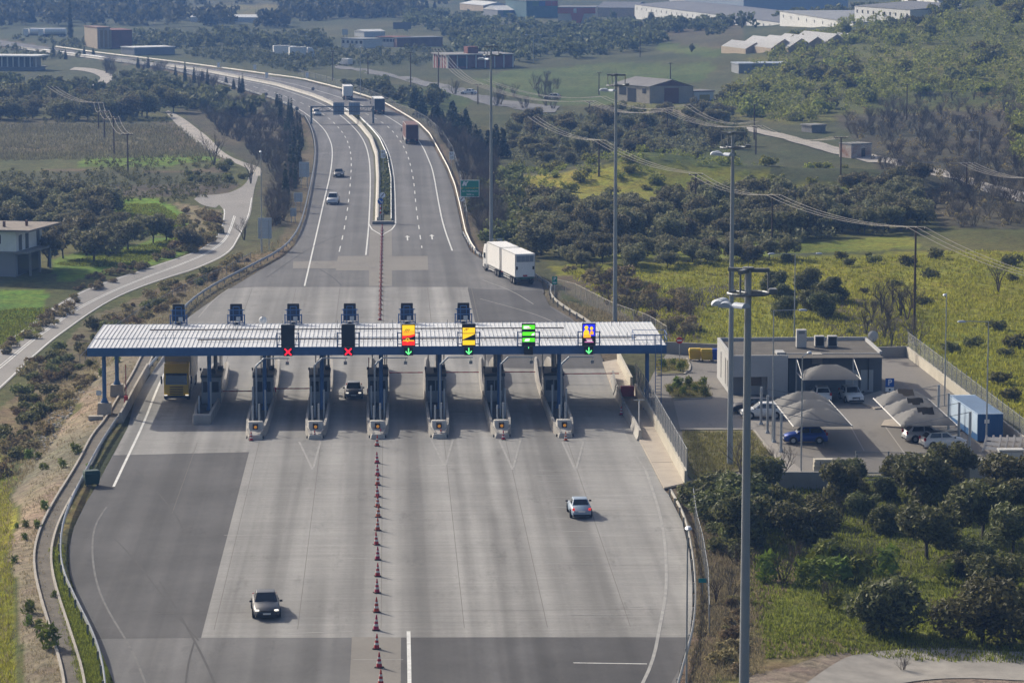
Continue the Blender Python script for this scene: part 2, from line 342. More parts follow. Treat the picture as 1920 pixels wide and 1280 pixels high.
# ================================================================== PAVEMENT MATERIALS
def paving(name, c, dark, light, xs, lane=0.0, joint=False, cross=False, tyre=0.0, tracks=()):
    m = bpy.data.materials.new(name); m.use_nodes = True; n = m.node_tree.nodes; l = m.node_tree.links; b = n['Principled BSDF']
    geo = n.new('ShaderNodeNewGeometry')
    def noise(scale, sx, sy, detail=6, r=.65, dist=0):
        mp = n.new('ShaderNodeMapping'); mp.inputs['Scale'].default_value = (sx, sy, 1); l.new(geo.outputs['Position'], mp.inputs[0])
        q = n.new('ShaderNodeTexNoise'); q.inputs['Scale'].default_value = scale; q.inputs['Detail'].default_value = detail; q.inputs['Roughness'].default_value = r; q.inputs['Distortion'].default_value = dist
        l.new(mp.outputs[0], q.inputs['Vector']); return q.outputs[0]
    def rng(src, a, bb, lo, hi):
        q = n.new('ShaderNodeMapRange'); q.inputs[1].default_value = a; q.inputs[2].default_value = bb; q.inputs[3].default_value = lo; q.inputs[4].default_value = hi; l.new(src, q.inputs[0]); return q.outputs[0]
    def mul(a, bb):
        q = n.new('ShaderNodeMath'); q.operation = 'MULTIPLY'; l.new(a, q.inputs[0]); l.new(bb, q.inputs[1]); return q.outputs[0]
    v = mul(rng(noise(.09, 1, 1), .3, .7, dark, light), rng(noise(2.5, 1, 1, 8, .8), .25, .75, .86, 1.14))
    if cross: v = mul(v, rng(noise(.55, .14, 2.6, 8, .75), .3, .7, .86, 1.12))       # brushed across the lanes
    if tyre: v = mul(v, rng(noise(.5, 1.0, .012, 3, .5, .3), .35, .65, 1 - tyre, 1 + tyre))   # wheel tracks along the lanes
    if lane:
        sx = n.new('ShaderNodeSeparateXYZ'); l.new(geo.outputs['Position'], sx.inputs[0]); m1 = n.new('ShaderNodeMath'); m1.operation = 'MULTIPLY_ADD'; m1.inputs[1].default_value = 2 * math.pi / 5.53; m1.inputs[2].default_value = .7; l.new(sx.outputs[0], m1.inputs[0])
        m2 = n.new('ShaderNodeMath'); m2.operation = 'COSINE'; l.new(m1.outputs[0], m2.inputs[0]); w1 = rng(m2.outputs[0], -1, .2, 1.0 - lane, 1.0 + lane * .4)
        mxx = n.new('ShaderNodeMix'); mxx.data_type = 'FLOAT'; l.new(rng(noise(.12, 1, .35, 4), .35, .6, 0, 1), mxx.inputs[0]); mxx.inputs[2].default_value = 1.0; l.new(w1, mxx.inputs[3]); v = mul(v, mxx.outputs[0])
        v = mul(v, rng(noise(1.4, .05, 3.2, 5, .8), .3, .72, .90, 1.10))
    if tracks:
        sx2 = n.new('ShaderNodeSeparateXYZ'); l.new(geo.outputs['Position'], sx2.inputs[0]); wig = rng(noise(.05, 1, 1, 2), .3, .7, -.35, .35); nm_ = rng(noise(.3, 1, .12, 5, .7), .3, .6, .45, 1.15)
        ad = n.new('ShaderNodeMath'); l.new(sx2.outputs[0], ad.inputs[0]); l.new(wig, ad.inputs[1])
        for tx, hw, gain in tracks:
            d1 = n.new('ShaderNodeMath'); d1.operation = 'SUBTRACT'; l.new(ad.outputs[0], d1.inputs[0]); d1.inputs[1].default_value = tx
            d2 = n.new('ShaderNodeMath'); d2.operation = 'ABSOLUTE'; l.new(d1.outputs[0], d2.inputs[0])
            q = n.new('ShaderNodeMapRange'); q.interpolation_type = 'SMOOTHSTEP'; q.inputs[1].default_value = hw * .25; q.inputs[2].default_value = hw * 1.25; q.inputs[3].default_value = 1; q.inputs[4].default_value = 0; l.new(d2.outputs[0], q.inputs[0])
            mm = n.new('ShaderNodeMath'); mm.operation = 'MULTIPLY_ADD'; l.new(mul(q.outputs[0], nm_), mm.inputs[0]); mm.inputs[1].default_value = gain - 1; mm.inputs[2].default_value = 1; v = mul(v, mm.outputs[0])
    v = mul(v, rng(noise(.35, 1, .25, 7, .8), .56, .74, 1.0, .60))                    # oil stains
    hs = n.new('ShaderNodeHueSaturation'); hs.inputs['Color'].default_value = (*c, 1); l.new(v, hs.inputs['Value'])
    l.new(hs.outputs[0], b.inputs['Base Color']); b.inputs['Roughness'].default_value = .85; b.inputs['Specular IOR Level'].default_value = .25
    bp = n.new('ShaderNodeBump'); bp.inputs['Strength'].default_value = .25; bp.inputs['Distance'].default_value = .01
    l.new(noise(18, 1, 1, 4), bp.inputs['Height']); l.new(bp.outputs[0], b.inputs['Normal'])
    return m
ASPH = paving('asphalt', (.112, .111, .112), .78, 1.22, 1, tyre=.24)
ASPHD = paving('dark_asphalt', (.062, .061, .063), .70, 1.36, 1, tyre=.24, tracks=((6.15, .75, 1.5), (8.7, .7, 1.45), (11.8, 1.0, .85), (-8, .9, 1.25), (-5.4, .8, 1.2)))
CONC = paving('slab_concrete', (.228, .224, .215), .84, 1.12, 1, cross=True, tyre=.26, lane=.13, tracks=((6.15, .75, 1.25), (8.7, .7, 1.20), (11.8, 1.0, .87), (14.4, .9, .88), (1.9, .9, .90), (4.0, .8, .93), (-6.2, .9, .92), (-9.2, .9, .90), (-12, .8, .92), (17, 1.0, .9)))
PATCH = paving('patch_concrete', (.19, .178, .16), .88, 1.12, 1)
OLDASPH = paving('old_asphalt', (.245, .232, .215), .9, 1.1, 1)
PAINT = mat('road_paint', (.62, .62, .60), .6, var=.2, scale=1.5)
WORN = mat('worn_paint', (.33, .325, .31), .75, c2=(.225, .22, .21), scale=.9, detail=8)
CONCRETE = mat('concrete', (.36, .33, .285), .85, var=.16, scale=.8, bump=.2, bscale=9)
CONCD = mat('grey_concrete', (.24, .235, .225), .85, var=.18, scale=.7, bump=.2, bscale=9)
# ---- carriageway sheet between the kerb lines
def strip_between(fa, fb, ys, z, name, m, nx=2):
    mb = MB(); vs = []; fs = []
    for y in ys:
        for k in range(nx): vs.append((fa(y) + (fb(y) - fa(y)) * k / (nx - 1), y, z))
    for j in range(len(ys) - 1):
        for k in range(nx - 1):
            a = j * nx + k; fs.append((a, a + 1, a + nx + 1, a + nx))
    mb.add(vs, fs); return structure(name, mb, m)
YS = np.r_[np.linspace(150, 450, 160), np.linspace(453, 1250, 260)]
strip_between(XL, XR, YS, 0.0, 'motorway', ASPH)
def sheet(name, pts, m, z, raw=False):
    mb = MB(); mb.poly([(*(q if raw else P(*q, z))[:2], z) for q in pts]); return structure(name, mb, m)
def pxl(pts, z=0): return [P(a, b, z) for a, b in pts]
# concrete toll slab (kept inside the kerb lines)
slab = [(377,1195),(467,847),(213,853),(240,800),(255,740),(285,699),(311,657),(330,612),(375,579),(431,541),(480,538),(877,538),(891,605),(905,665),(922,690),(1010,692),(1133,691),(1150,738),(1169,774),(1200,829),(1244,916),(1254,927),(1279,977),(1293,1037),(1298,1090),(1298,1143),(1293,1193)]
sheet('toll_slab', slab, CONC, .006)
# dark fresh asphalt, front left
da = [(377,1195),(467,847),(213,853),(180,912),(161,942),(139,987),(129,1025),(131,1077),(150,1134),(180,1197)]
sheet('front_asphalt', da, ASPHD, .004)
sheet('apron_asphalt', [(180,1197),(377,1197),(660,1193),(660,1420),(262,1420),(214,1280)], ASPH, .005)
sheet('apron_asphalt', [(752,1194),(1293,1195),(1275,1250),(1180,1420),(752,1420)], ASPHD, .005)
sheet('centre_patch', [(660,1193),(752,1194),(750,1420),(648,1420)], PATCH, .007)
sheet('cross_patch', [(634,480),(692,480),(694,424),(735,424),(735,480),(802,480),(803,506),(735,507),(735,536),(692,536),(692,507),(630,507),(630,503),(549,503),(550,490),(632,489)], PATCH, .007)
sheet('toll_lane_asphalt', [(877,541),(1016,545),(1033,577),(1072,600),(1105,632),(1130,672),(1133,689),(1010,690),(922,688),(905,665),(891,605)], ASPHD, .0075)
# ---- painted lines
mk = MB(); wn = MB(); wa = MB(); wb = MB()
LZ = [0]
def line_px(pts, wdt, mb, z=.011, dash=None, phase=0.0, zfun=None, sm=2):
    LZ[0] += 1; z = z + (LZ[0] % 12) * .0007
    p = chaikin([P(a, b)[:2] if zfun is None else PT(a, b)[:2] for a, b in pts], sm); p = resample(p, 1.5 if dash else 3.0)
    nr = normals2(p); d = np.r_[0, np.cumsum(np.hypot(*np.diff(p, axis=0).T))]
    for i in range(len(p) - 1):
        if dash and ((d[i] + phase) % (dash[0] + dash[1])) > dash[0]: continue
        a, b = p[i], p[i + 1]; na, nb = nr[i] * wdt / 2, nr[i + 1] * wdt / 2
        zz = [z] * 4 if zfun is None else [zfun(*q) + z for q in (a - na, a + na, b + nb, b - nb)]
        mb.add([(*(a - na), zz[0]), (*(a + na), zz[1]), (*(b + nb), zz[2]), (*(b - nb), zz[3])], [(0, 1, 2, 3)])
LSOL = [(571,536),(593,441),(607,379),(621,320),(624,279),(617,258),(607,241),(585,221),(550,198),(510,183),(453,164),(386,144),(319,128),(252,118),(185,108)]
LIN = [(686,478),(692,420),(695,336),(692,292),(682,262),(663,238),(637,215),(606,196),(572,182),(514,163),(448,150),(386,138),(319,128),(235,119)]
LDA = [(636,472),(645,433),(652,390),(656,355),(659,313),(658,288),(653,268),(645,252),(632,236),(617,222),(596,208),(565,193),(514,173),(453,157),(386,142),(319,129)]
RDA = [(791,465),(785,424),(780,387),(776,341),(771,315),(765,293),(756,273),(744,255),(731,241),(720,232),(700,220),(670,206),(640,194),(600,180),(540,162),(470,149),(386,136),(300,124)]
RSOL = [(848,470),(831,423),(822,379),(812,320),(803,298),(793,275),(778,256),(760,240),(727,219),(700,206),(660,191),(620,177),(560,160),(500,147),(403,133),(319,122),(185,106)]
RIN = [(742,420),(740,336),(732,292),(718,262),(704,245),(680,223),(650,205),(616,190),(550,167)]
line_px(LSOL, .2, mk); line_px(LIN, .2, mk); line_px(RSOL, .2, mk); line_px(RIN, .16, mk)
line_px(LDA, .15, mk, dash=(6, 9)); line_px(RDA, .15, mk, dash=(6, 9), phase=4)
line_px([(768,1420),(768,1280),(766,1183)], .25, mk); 
line_px([(213,912),(240,855),(269,795),(292,735),(308,700)], .22, mk)
line_px([(200,950),(176,985),(172,1040),(182,1100),(205,1150),(250,1220),(280,1300)], .15, wa)
line_px([(372,595),(402,560),(430,541)], .15, wn); line_px([(1210,880),(1228,930),(1243,985),(1249,1040),(1250,1110),(1238,1170),(1225,1240),(1195,1300)], .22, wb)
line_px([(1160,790),(1190,850),(1210,880)], .12, wn)
line_px([(900,560),(1010,590),(1060,615)], .12, wn); line_px([(905,525),(960,545),(1000,570)], .12, wn)
line_px([(660,1183),(560,1186),(540,1187)], .15, wn); line_px([(662,1236),(756,1236)], .1, wn); line_px([(1075,1242),(1213,1244)], .16, mk)
for (x0, x1, y) in ((1010,1078,882),(1008,1080,891),(1010,1120,902),(1020,1110,916),(1028,1170,932),(1200,1225,935),(1032,1066,950),(1025,1064,971),(1010,1100,995),(1127,1240,997),(1010,1130,1023),(1195,1242,1026),(1022,1140,1056),(1150,1244,1058),(1045,1065,1092),(1170,1246,1095),(1180,1208,1137),(1070,1180,1152),(1195,1232,1186),(640,700,1046),(560,640,1000),(420,520,1003)):
    line_px([(x0, y), ((x0 + x1) / 2, y + .5), (x1, y + 1)], .12, wn)
# worn chevrons in front of the islands
for cx, top, bot in ((587,828,880),(835,825,875),(962,825,880),(1080,828,882)):
    line_px([(cx - 26, top), (cx - 1, bot)], .18, wn); line_px([(cx + 14, top), (cx + .5, bot - 3)], .18, wn, z=.0135)
# hatched nose at the end of the median
line_px([(692,420),(697,430),(716,441)], .2, mk, sm=0); line_px([(742,420),(735,430),(716,441)], .2, mk, sm=0)
for k in range(4): line_px([(697 + k * 4, 426 + k * 4), (737 - k * 4, 424 + k * 4)], .14, wn, sm=0)
# lane arrows
for ax, ay in ((764, 447), (810, 445)):
    q = P(ax, ay); mk.b2((q.x - .1, q.y - 3, .008), (q.x + .1, q.y + 2, .012)); mk.poly([(q.x - .4, q.y + 2, .012), (q.x + .4, q.y + 2, .012), (q.x, q.y + 4, .012)])
sk = MB()
for pts, wd_ in (([(205,1000),(250,1045),(300,1110),(345,1170),(372,1200)], .12), ([(300,1090),(330,1140),(362,1195),(395,1260),(420,1330)], .16), ([(365,1200),(350,1250),(345,1330)], .12), ([(255,880),(330,960),(350,1010)], .14), ([(600,505),(625,520),(640,535)], .15), ([(500,520),(560,478),(600,455),(640,440)], .12)):
    line_px(pts, wd_, sk, z=.0095)
structure('skid_marks', sk, mat('rubber_mark', (.044, .043, .044), .85, c2=(.062, .061, .062), scale=.5, detail=8))
structure('road_markings', mk, PAINT); structure('worn_markings', wn, WORN); structure('worn_markings', wb, mat('worn_edge_paint', (.37, .365, .35), .7, c2=(.235, .23, .22), scale=.8, detail=8)); structure('worn_markings', wa, mat('faint_paint', (.16, .16, .158), .8, c2=(.085, .084, .084), scale=.8, detail=8))
# slab joints: thin sawn grooves filled dark
jt = MB()
JM = mat('joint_seal', (.13, .12, .11), .9)
for k in range(-4, 6):
    x = -.65 + (k - .0) * 5.53 + 2.75 * 0
    for (a, b) in (((x, 208.2), (x, 284)),):
        if k in (-4,): continue
        if XL(215) < x < XR(215): jt.b2((x - .02, a[1] if x > -16 else 250, .0075), (x + .02, b[1], .0095))
for y, a, b in ((213.5, -16, 20.5), (283.6, -20, 20), (343, -19, 12), (372, -17, 9), (250, -1, 20)):
    jt.b2((a, y - .025, .0075), (b, y + .03, .0100))
for k in range(-3, 3): jt.b2((k * 5.53 - .7, 332, .009), (k * 5.53 - .64, 402, .0115))
structure('slab_joints', jt, JM)
# ---- side roads draped on the terrain
def road(name, A, B, m, n=70, dz=.05, across=5):
    a = chaikin([PT(*q)[:2] for q in A], 2); b = chaikin([PT(*q)[:2] for q in B], 2)
    def rs(p):
        d = np.r_[0, np.cumsum(np.hypot(*np.diff(p, axis=0).T))]; t = np.linspace(0, d[-1], n); return np.c_[np.interp(t, d, p[:, 0]), np.interp(t, d, p[:, 1])]
    a, b = rs(a), rs(b); vs = []; fs = []
    for i in range(n):
        for k in range(across):
            q = a[i] + (b[i] - a[i]) * k / (across - 1); vs.append((q[0], q[1], G(*q) + dz))
    for i in range(n - 1):
        for k in range(across - 1):
            s = i * across + k; fs.append((s, s + 1, s + across + 1, s + across))
    return structure(name, MB().add(vs, fs), m)
LR_A = [(-260,812),(-120,725),(0,648),(75,590),(150,545),(225,519),(300,496),(375,470),(405,447),(416,425),(420,399),(418,391),(403,378),(403,372),(430,362),(453,352),(466,338),(466,325)]
LR_B = [(-260,930),(-120,830),(0,732),(56,676),(112,627),(169,586),(225,554),(300,526),(375,504),(431,477),(450,444),(462,420),(469,405),(472,392),(474,372),(477,353),(482,338),(486,322)]
road('side_road', LR_A, LR_B, OLDASPH, 110)
road('side_road_bay', [(364,374),(380,386),(404,390)], [(372,366),(404,366),(440,360)], OLDASPH, 14, dz=.045)
ls = MB()
mid = [((a[0] + b[0]) / 2, (a[1] + b[1]) / 2) for a, b in zip(LR_A, LR_B)][:15]
ins = lambda A, B, t: [(a[0] + (b[0] - a[0]) * t, a[1] + (b[1] - a[1]) * t) for a, b in zip(A, B)]
zf = lambda x, y: G(x, y) + .05
line_px(ins(LR_A, LR_B, .47)[:12], .14, ls, z=.012, zfun=zf, sm=2); line_px(ins(LR_A, LR_B, .53)[:12], .14, ls, z=.012, zfun=zf)
line_px(ins(LR_A, LR_B, .05)[:12], .16, ls, z=.012, zfun=zf); line_px(ins(LR_A, LR_B, .95)[:15], .16, ls, z=.012, zfun=zf)
structure('side_road_lines', ls, PAINT)
TRACK = mat('gravel_track', (.35, .32, .28), .95, var=.25, scale=.4, detail=8)
road('gravel_track', [(466,330),(470,318),(423,299),(386,282),(353,255),(329,232),(310,210)], [(490,330),(492,314),(447,302),(416,285),(396,262),(370,242),(343,221),(316,208)], TRACK, 40)
road('far_loop_road', [(130,132),(160,134),(185,142),(190,150),(172,158),(148,168)], [(140,127),(175,129),(205,137),(216,146),(202,157),(180,169)], TRACK, 30, dz=.15)
road('country_road', [(628,128),(700,140),(760,152),(816,166),(860,180),(905,196),(960,205),(1040,212)], [(628,121),(700,132),(770,145),(830,158),(880,171),(925,184),(980,193),(1050,200)], mat('far_asphalt', (.15, .15, .15), .9, var=.15, scale=.2), 50, dz=.12)
road('stream_track', [(1400,247),(1470,262),(1540,283),(1600,298),(1680,312),(1750,330),(1820,352),(1960,392)], [(1400,240),(1480,255),(1560,275),(1620,288),(1700,303),(1770,320),(1840,342),(1980,380)], TRACK, 40, dz=.2)
road('gravel_lane', [(1500,1290),(1560,1246),(1600,1226),(1700,1214),(1800,1216),(1920,1222),(2100,1226)], [(1640,1310),(1660,1290),(1700,1278),(1760,1272),(1840,1272),(1920,1276),(2100,1286)], mat('lane_gravel', (.30, .28, .25), .95, var=.2, scale=.6, detail=8), 40)
# ---- left drain channel
ch_px = [(150,1420),(141,1280),(122,1212),(81,1085),(79,1025),(103,961),(160,870),(184,818),(209,790),(230,752),(258,707),(278,664),(300,628)]
cp = resample(chaikin([PT(*q)[:2] for q in ch_px], 2), 2.5); cn = normals2(cp)
dr = thing('drain_channel', 'open concrete drainage channel running along the left verge', 'drain', (0, 0, 0))
for off, wd, h, nm in ((-.62, .16, .22, 'kerb'), (.62, .16, .22, 'kerb'), (0, 1.08, .04, 'channel_floor')):
    rings = []
    for q, nn_ in zip(cp, cn):
        c = q + nn_ * off; g = G(*q) + .02; a = c - nn_ * wd / 2; b = c + nn_ * wd / 2
        rings.append([(*a, g - .3), (*b, g - .3), (*b, g + h), (*a, g + h)])
    MB().loft(rings).build(nm, CONCRETE if nm == 'kerb' else mat('channel_dirt', (.12, .105, .085), .95, var=.3, scale=.7), dr)
# ---- median: planted strip, jersey barrier on the left, rail on the right
ML = edge_fn([(699,418),(702,336),(700,292),(690,262),(671,238),(645,215),(614,195),(581,181),(514,161),(453,149),(386,136),(319,126),(235,118),(185,112),(17,90)])
MR = edge_fn([(738,417),(737,336),(729,292),(715,262),(701,245),(678,222),(648,205),(612,189),(547,166),(470,150),(386,134),(319,124),(235,115),(185,108),(17,87)])
ym = np.r_[np.linspace(P(716, 418).y, 700, 60), np.linspace(705, 1120, 70)]
strip_between(ML, MR, ym, .06, 'median', mat('median_soil', (.085, .085, .04), .95, var=.4, scale=.8))
def jersey(name, pts, label, h=.9, m=CONCRETE, wb=.6, cat='barrier', z0=0.0):
    p = resample(pts, 3.0); nr = normals2(p); rings = []
    for q, k in zip(p, nr):
        prof = [(-wb / 2, 0), (-wb / 2, .12), (-.17, .38), (-.1, h), (.1, h), (.17, .38), (wb / 2, .12), (wb / 2, 0)]
        rings.append([(*(q + k * a), z0 + b) for a, b in prof])
    o = MB().loft(rings).build(name, m, smooth_deg=20); return tag(o, label, cat)
WHITEC = mat('pale_barrier_concrete', (.42, .40, .36), .8, var=.12, scale=.6)
jersey('median_barrier', [(ML(y) + .75, y) for y in ym], 'long pale concrete barrier on the left side of the planted median', .85, WHITEC, .85)
MB().b2((P(698, 418).x, P(716, 420).y - .5, 0), (P(739, 418).x, P(716, 420).y + .6, .45)).build('median_nose', CONCD, bevel=.05)
tag(bpy.data.objects['median_nose'], 'low grey concrete block closing the end of the median', 'barrier')
# ================================================================== RAILS
STEEL = mat('galvanised_steel', (.42, .44, .46), .45, var=.12, scale=2, metal=.55)
STEELD = mat('dull_steel', (.2, .215, .23), .55, var=.15, scale=2, metal=.4)
BLUE = mat('toll_blue_paint', (.035, .11, .27), .4, var=.1, scale=1.5)
BLUEL = mat('frame_blue_paint', (.04, .12, .30), .45)
BLACK = mat('black_plastic', (.012, .013, .016), .5)
RED = mat('red_paint', (.45, .02, .02), .5)
WHITE = mat('white_paint', (.78, .78, .76), .5)
def guardrail(pts, label, step=4.0, m=STEEL, sp=2.0, flip=1, ground=True):
    p = resample(chaikin(pts, 2), sp); nr = normals2(p) * flip
    t = thing('guardrail', label, 'guardrail', (0, 0, 0)); rings = []
    zs = [max(0.0, G(*q)) if not ground else G(*q) for q in p]
    for q, k, z in zip(p, nr, zs):
        prof = [(0, .42), (.07, .47), (.07, .53), (0, .58), (.07, .63), (.07, .70), (0, .75), (-.035, .75), (-.035, .42)]
        rings.append([(*(q + k * a), z + b) for a, b in prof])
    MB().loft(rings).build('rail', m, t)
    pp = resample(p, max(step, np.sum(np.hypot(*np.diff(p, axis=0).T)) / 92)); kk = normals2(pp) * flip
    pm = MB().box((0, 0, .1), (.12, .1, 1.2)); base = None
    for q, k in zip(pp, kk):
        c = q - k * .1
        if base is None: base = pm.build('post', STEELD, t); o = base
        else: o = base.copy(); COL.objects.link(o); o.parent = t
        o.location = (c[0], c[1], G(*q))
    return t
def w2(px): return [tuple(P(a, b)[:2]) for a, b in px]
guardrail(w2([(205,1420),(197,1280),(180,1212),(142,1137),(116,1081),(112,1025),(124,969),(161,894),(187,845),(216,800),(228,784)]), 'curved galvanised guardrail along the front left kerb beside the drainage channel', 4, flip=1)
guardrail(w2([(279,697),(306,664),(330,606),(352,575),(401,541),(469,506),(525,477),(551,451),(566,420),(578,370),(590,310),(591,275),(584,244),(572,222)]), 'grey guardrail curving along the left kerb behind the toll canopy', 4)
guardrail([(XL(y) - .5, y) for y in np.linspace(P(0, 222).y, 1120, 60)], 'far guardrail on the outer edge of the left carriageway bend', 8)
guardrail([(XR(y) + .4, y) for y in np.linspace(P(0, 478).y, 1120, 90)][::-1], 'long pale guardrail along the outer edge of the right carriageway', 8, m=mat('pale_rail', (.5, .48, .43), .5, var=.1, metal=.3))
guardrail(w2([(868,441),(884,470),(900,484),(925,494)])[::-1], 'short guardrail flaring out behind the parked white lorry', 4)
guardrail(w2([(1033,546),(1031,556),(1040,570),(1066,588),(1094,604),(1118,622)])[::-1], 'pale curved guardrail on the grass bank right of the lay-by', 4, m=mat('pale_rail', (.5, .48, .43)))
guardrail(w2([(1000,520),(1022,534),(1036,545)])[::-1], 'grey guardrail in the shadow right of the parked lorry', 4)
guardrail(w2([(1258,930),(1284,977),(1297,1037),(1303,1090),(1304,1143),(1299,1193),(1284,1250),(1270,1300),(1240,1420)])[::-1], 'pale curved guardrail along the front right kerb below the sidewalk', 4, m=mat('pale_rail', (.5, .48, .43)))
guardrail([(MR(y) - .35, y) for y in np.linspace(P(0, 417).y, 1100, 80)][::-1], 'guardrail along the right side of the planted median', 8)
# concrete lane wall front left
p = w2([(226,793),(255,738),(277,699)])
jersey('lane_wall', p, 'beige concrete barrier wall left of the lorry lane', 1.0, CONCRETE, .5)
# ================================================================== CANOPY
YF, ZF0, ZF1 = 299.0, 5.75, 6.5
cl, crr = PY(165, 655, YF), PY(1248, 650, YF)
X0, X1 = cl.x, crr.x; YB = 316.4; ZB = 6.5; ZM = 6.55
can = thing('toll_canopy', 'long toll plaza canopy with ribbed white metal roof and blue fascia over the lanes', 'canopy', ((X0 + X1) / 2, 0, 0))
ox = (X0 + X1) / 2
def lx(x): return x - ox
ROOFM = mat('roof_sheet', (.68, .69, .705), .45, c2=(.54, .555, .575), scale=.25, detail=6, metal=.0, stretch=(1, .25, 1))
rb = MB()
prof = [(YF, ZF1 - .02), (YF + 6.3, ZM), (YF + 6.3, ZM + .06), (YF + 11, ZM + .03), (YB, ZB)]
vs = []
for y, z in prof: vs += [(lx(X0), y, z), (lx(X1), y, z)]
rb.add(vs, [(2 * i, 2 * i + 1, 2 * i + 3, 2 * i + 2) for i in range(len(prof) - 1)])
rb.build('roof', ROOFM, can)
rib = MB()
n = int((X1 - X0) / .40)
for i in range(n + 1):
    x = lx(X0) + i * (X1 - X0) / n
    for (y0, z0), (y1, z1) in (((YF, ZF1 - .02), (YF + 6.3, ZM)), ((YF + 6.3, ZM + .06), (YF + 11, ZM + .03)), ((YF + 11, ZM + .03), (YB, ZB))):
        rib.add([(x - .035, y0, z0), (x + .035, y0, z0), (x + .035, y1, z1), (x - .035, y1, z1), (x - .02, y0, z0 + .06), (x + .02, y0, z0 + .06), (x + .02, y1, z1 + .06), (x - .02, y1, z1 + .06)], [(4, 5, 6, 7), (0, 1, 5, 4), (1, 2, 6, 5), (2, 3, 7, 6), (3, 0, 4, 7)])
ro = rib.build('roof_ribs', mat('roof_rib', (.48, .49, .50), .5), can)
MB().b2((lx(X0), YF - .12, ZF0), (lx(X1), YF, ZF1 + .05)).build('fascia', BLUE, can)
sd = MB(); sd.b2((lx(X0) - .1, YF, ZF0), (lx(X0), YB, ZB)); sd.build('fascia', BLUE, can)
sd = MB(); sd.b2((lx(X1), YF, ZF0), (lx(X1) + .1, YB, ZB)); sd.build('fascia', BLUE, can)
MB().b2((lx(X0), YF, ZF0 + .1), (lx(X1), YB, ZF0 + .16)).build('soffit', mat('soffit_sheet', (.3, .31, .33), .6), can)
MB().b2((lx(X0) + .05, YB, ZF0), (lx(X1) - .05, YB + .1, ZB + .02)).build('fascia', BLUE, can)
pr = MB(); 
for y, z in ((YF + 4.2, 6.72), (YF + 11.3, 6.75)):
    pr.tube([(lx(X0) + (10 if y < 305 else 5), y, z), (lx(X1) - (2.5 if y < 305 else 9), y, z)], .07)
    for k in range(46):
        x = lx(X0) + 10.4 + k
        if k % 3 == 0 and x < lx(X1) - 9: pr.b2((x - .03, y - .03, z - .3), (x + .03, y + .03, z))
pr.build('roof_pipe', mat('rusty_pipe', (.18, .14, .11), .7, var=.3), can)
sp_ = MB()
for k in range(9):
    for y, z in ((YF + 3.5, 6.6), (YF + 13.5, 6.6)):
        for dx in (0, .8): sp_.cyl((lx(X0) + 7 + k * 5.4 + dx, y, z), (lx(X0) + 7 + k * 5.4 + dx, y, z + .75), .025, n=5)
sp_.build('lightning_rods', STEELD, can)
IX = [P(a, 815).x for a in (372, 480, 592, 708, 823, 940, 1058)]
cols = [(P(197, 775).x, 300.7), (P(197, 775).x + .2, 312.5)] + [(x + .3, 301.5) for x in IX] + [(x + .3, 312.5) for x in IX] + [(P(1213, 770).x, 300.7), (P(1205, 720).x, 312.5)]
cb = MB().cyl((0, 0, 0), (0, 0, ZF0 + .1), .2, n=14); cb.lathe([(.36, 0), (.36, .1), (.22, .55)], n=12); c0 = None
for i, (x, y) in enumerate(cols):
    outer = i in (0, 1)
    if c0 is None: o = c0 = cb.build('column', BLUE, can, smooth_deg=40)
    else:
        o = c0.copy(); COL.objects.link(o); o.parent = can
        if 9 <= i <= 15:
            if i == 9: cdark = c0.data.copy(); cdark.materials[0] = STEELD
            o.data = cdark
    zb = 1.1 if outer else .05
    o.location = (lx(x), y, zb); o.scale.z = (ZF0 - zb) / ZF0
    if outer:
        MB().loft([[(-.75, -.75, -3), (.75, -.75, -3), (.75, .75, -3), (-.75, .75, -3)], [(-.6, -.6, 0), (.6, -.6, 0), (.6, .6, 0), (-.6, .6, 0)]]).build('footing', CONCRETE, can, loc=(lx(x), y, 1.1))
# ladder and roof railing at the right end
ld = MB(); xx = lx(X1) - .75
for dx in (-.28, .28): ld.tube([(xx + dx + .0, YF - .9, .2), (xx + dx, YF - .9, 7.6)], .035)
for k in range(24): ld.tube([(xx - .28, YF - .9, .4 + k * .3), (xx + .28, YF - .9, .4 + k * .3)], .02, 5)
ld.build('ladder', BLUEL, can)
rl = MB()
for z in (7.0, 7.5): rl.tube([(xx - 2.2, YF + .3, z), (xx + .9, YF + .3, z), (xx + .9, YF + 3, z + .1), (xx - 2.2, YF + 3, z + .1), (xx - 2.2, YF + .3, z)], .03, 5)
for (a, b) in ((-2.2, .3), (-1, .3), (-.3, .3), (.3, .3), (.9, .3), (.9, 3), (-2.2, 3)): rl.tube([(xx + a, YF + b, 6.4), (xx + a, YF + b, 7.5)], .035, 5)
rl.build('railing', BLUEL, can)
dish = MB(); dish.lathe([(0, 0), (.32, .1), (.4, .25)], (0, 0, 0), 16, 'Y')
d_ = thing('satellite_dish', 'small white dish aerial on the canopy roof beside the left dark sign', 'dish', (P(519, 608).x * .96, YF + 14, 6.7))
dish.build('dish', WHITE, d_, loc=(0, 0, .55)); MB().tube([(0, .1, 0), (0, .1, 1.1)], .03).build('mast', STEELD, d_)
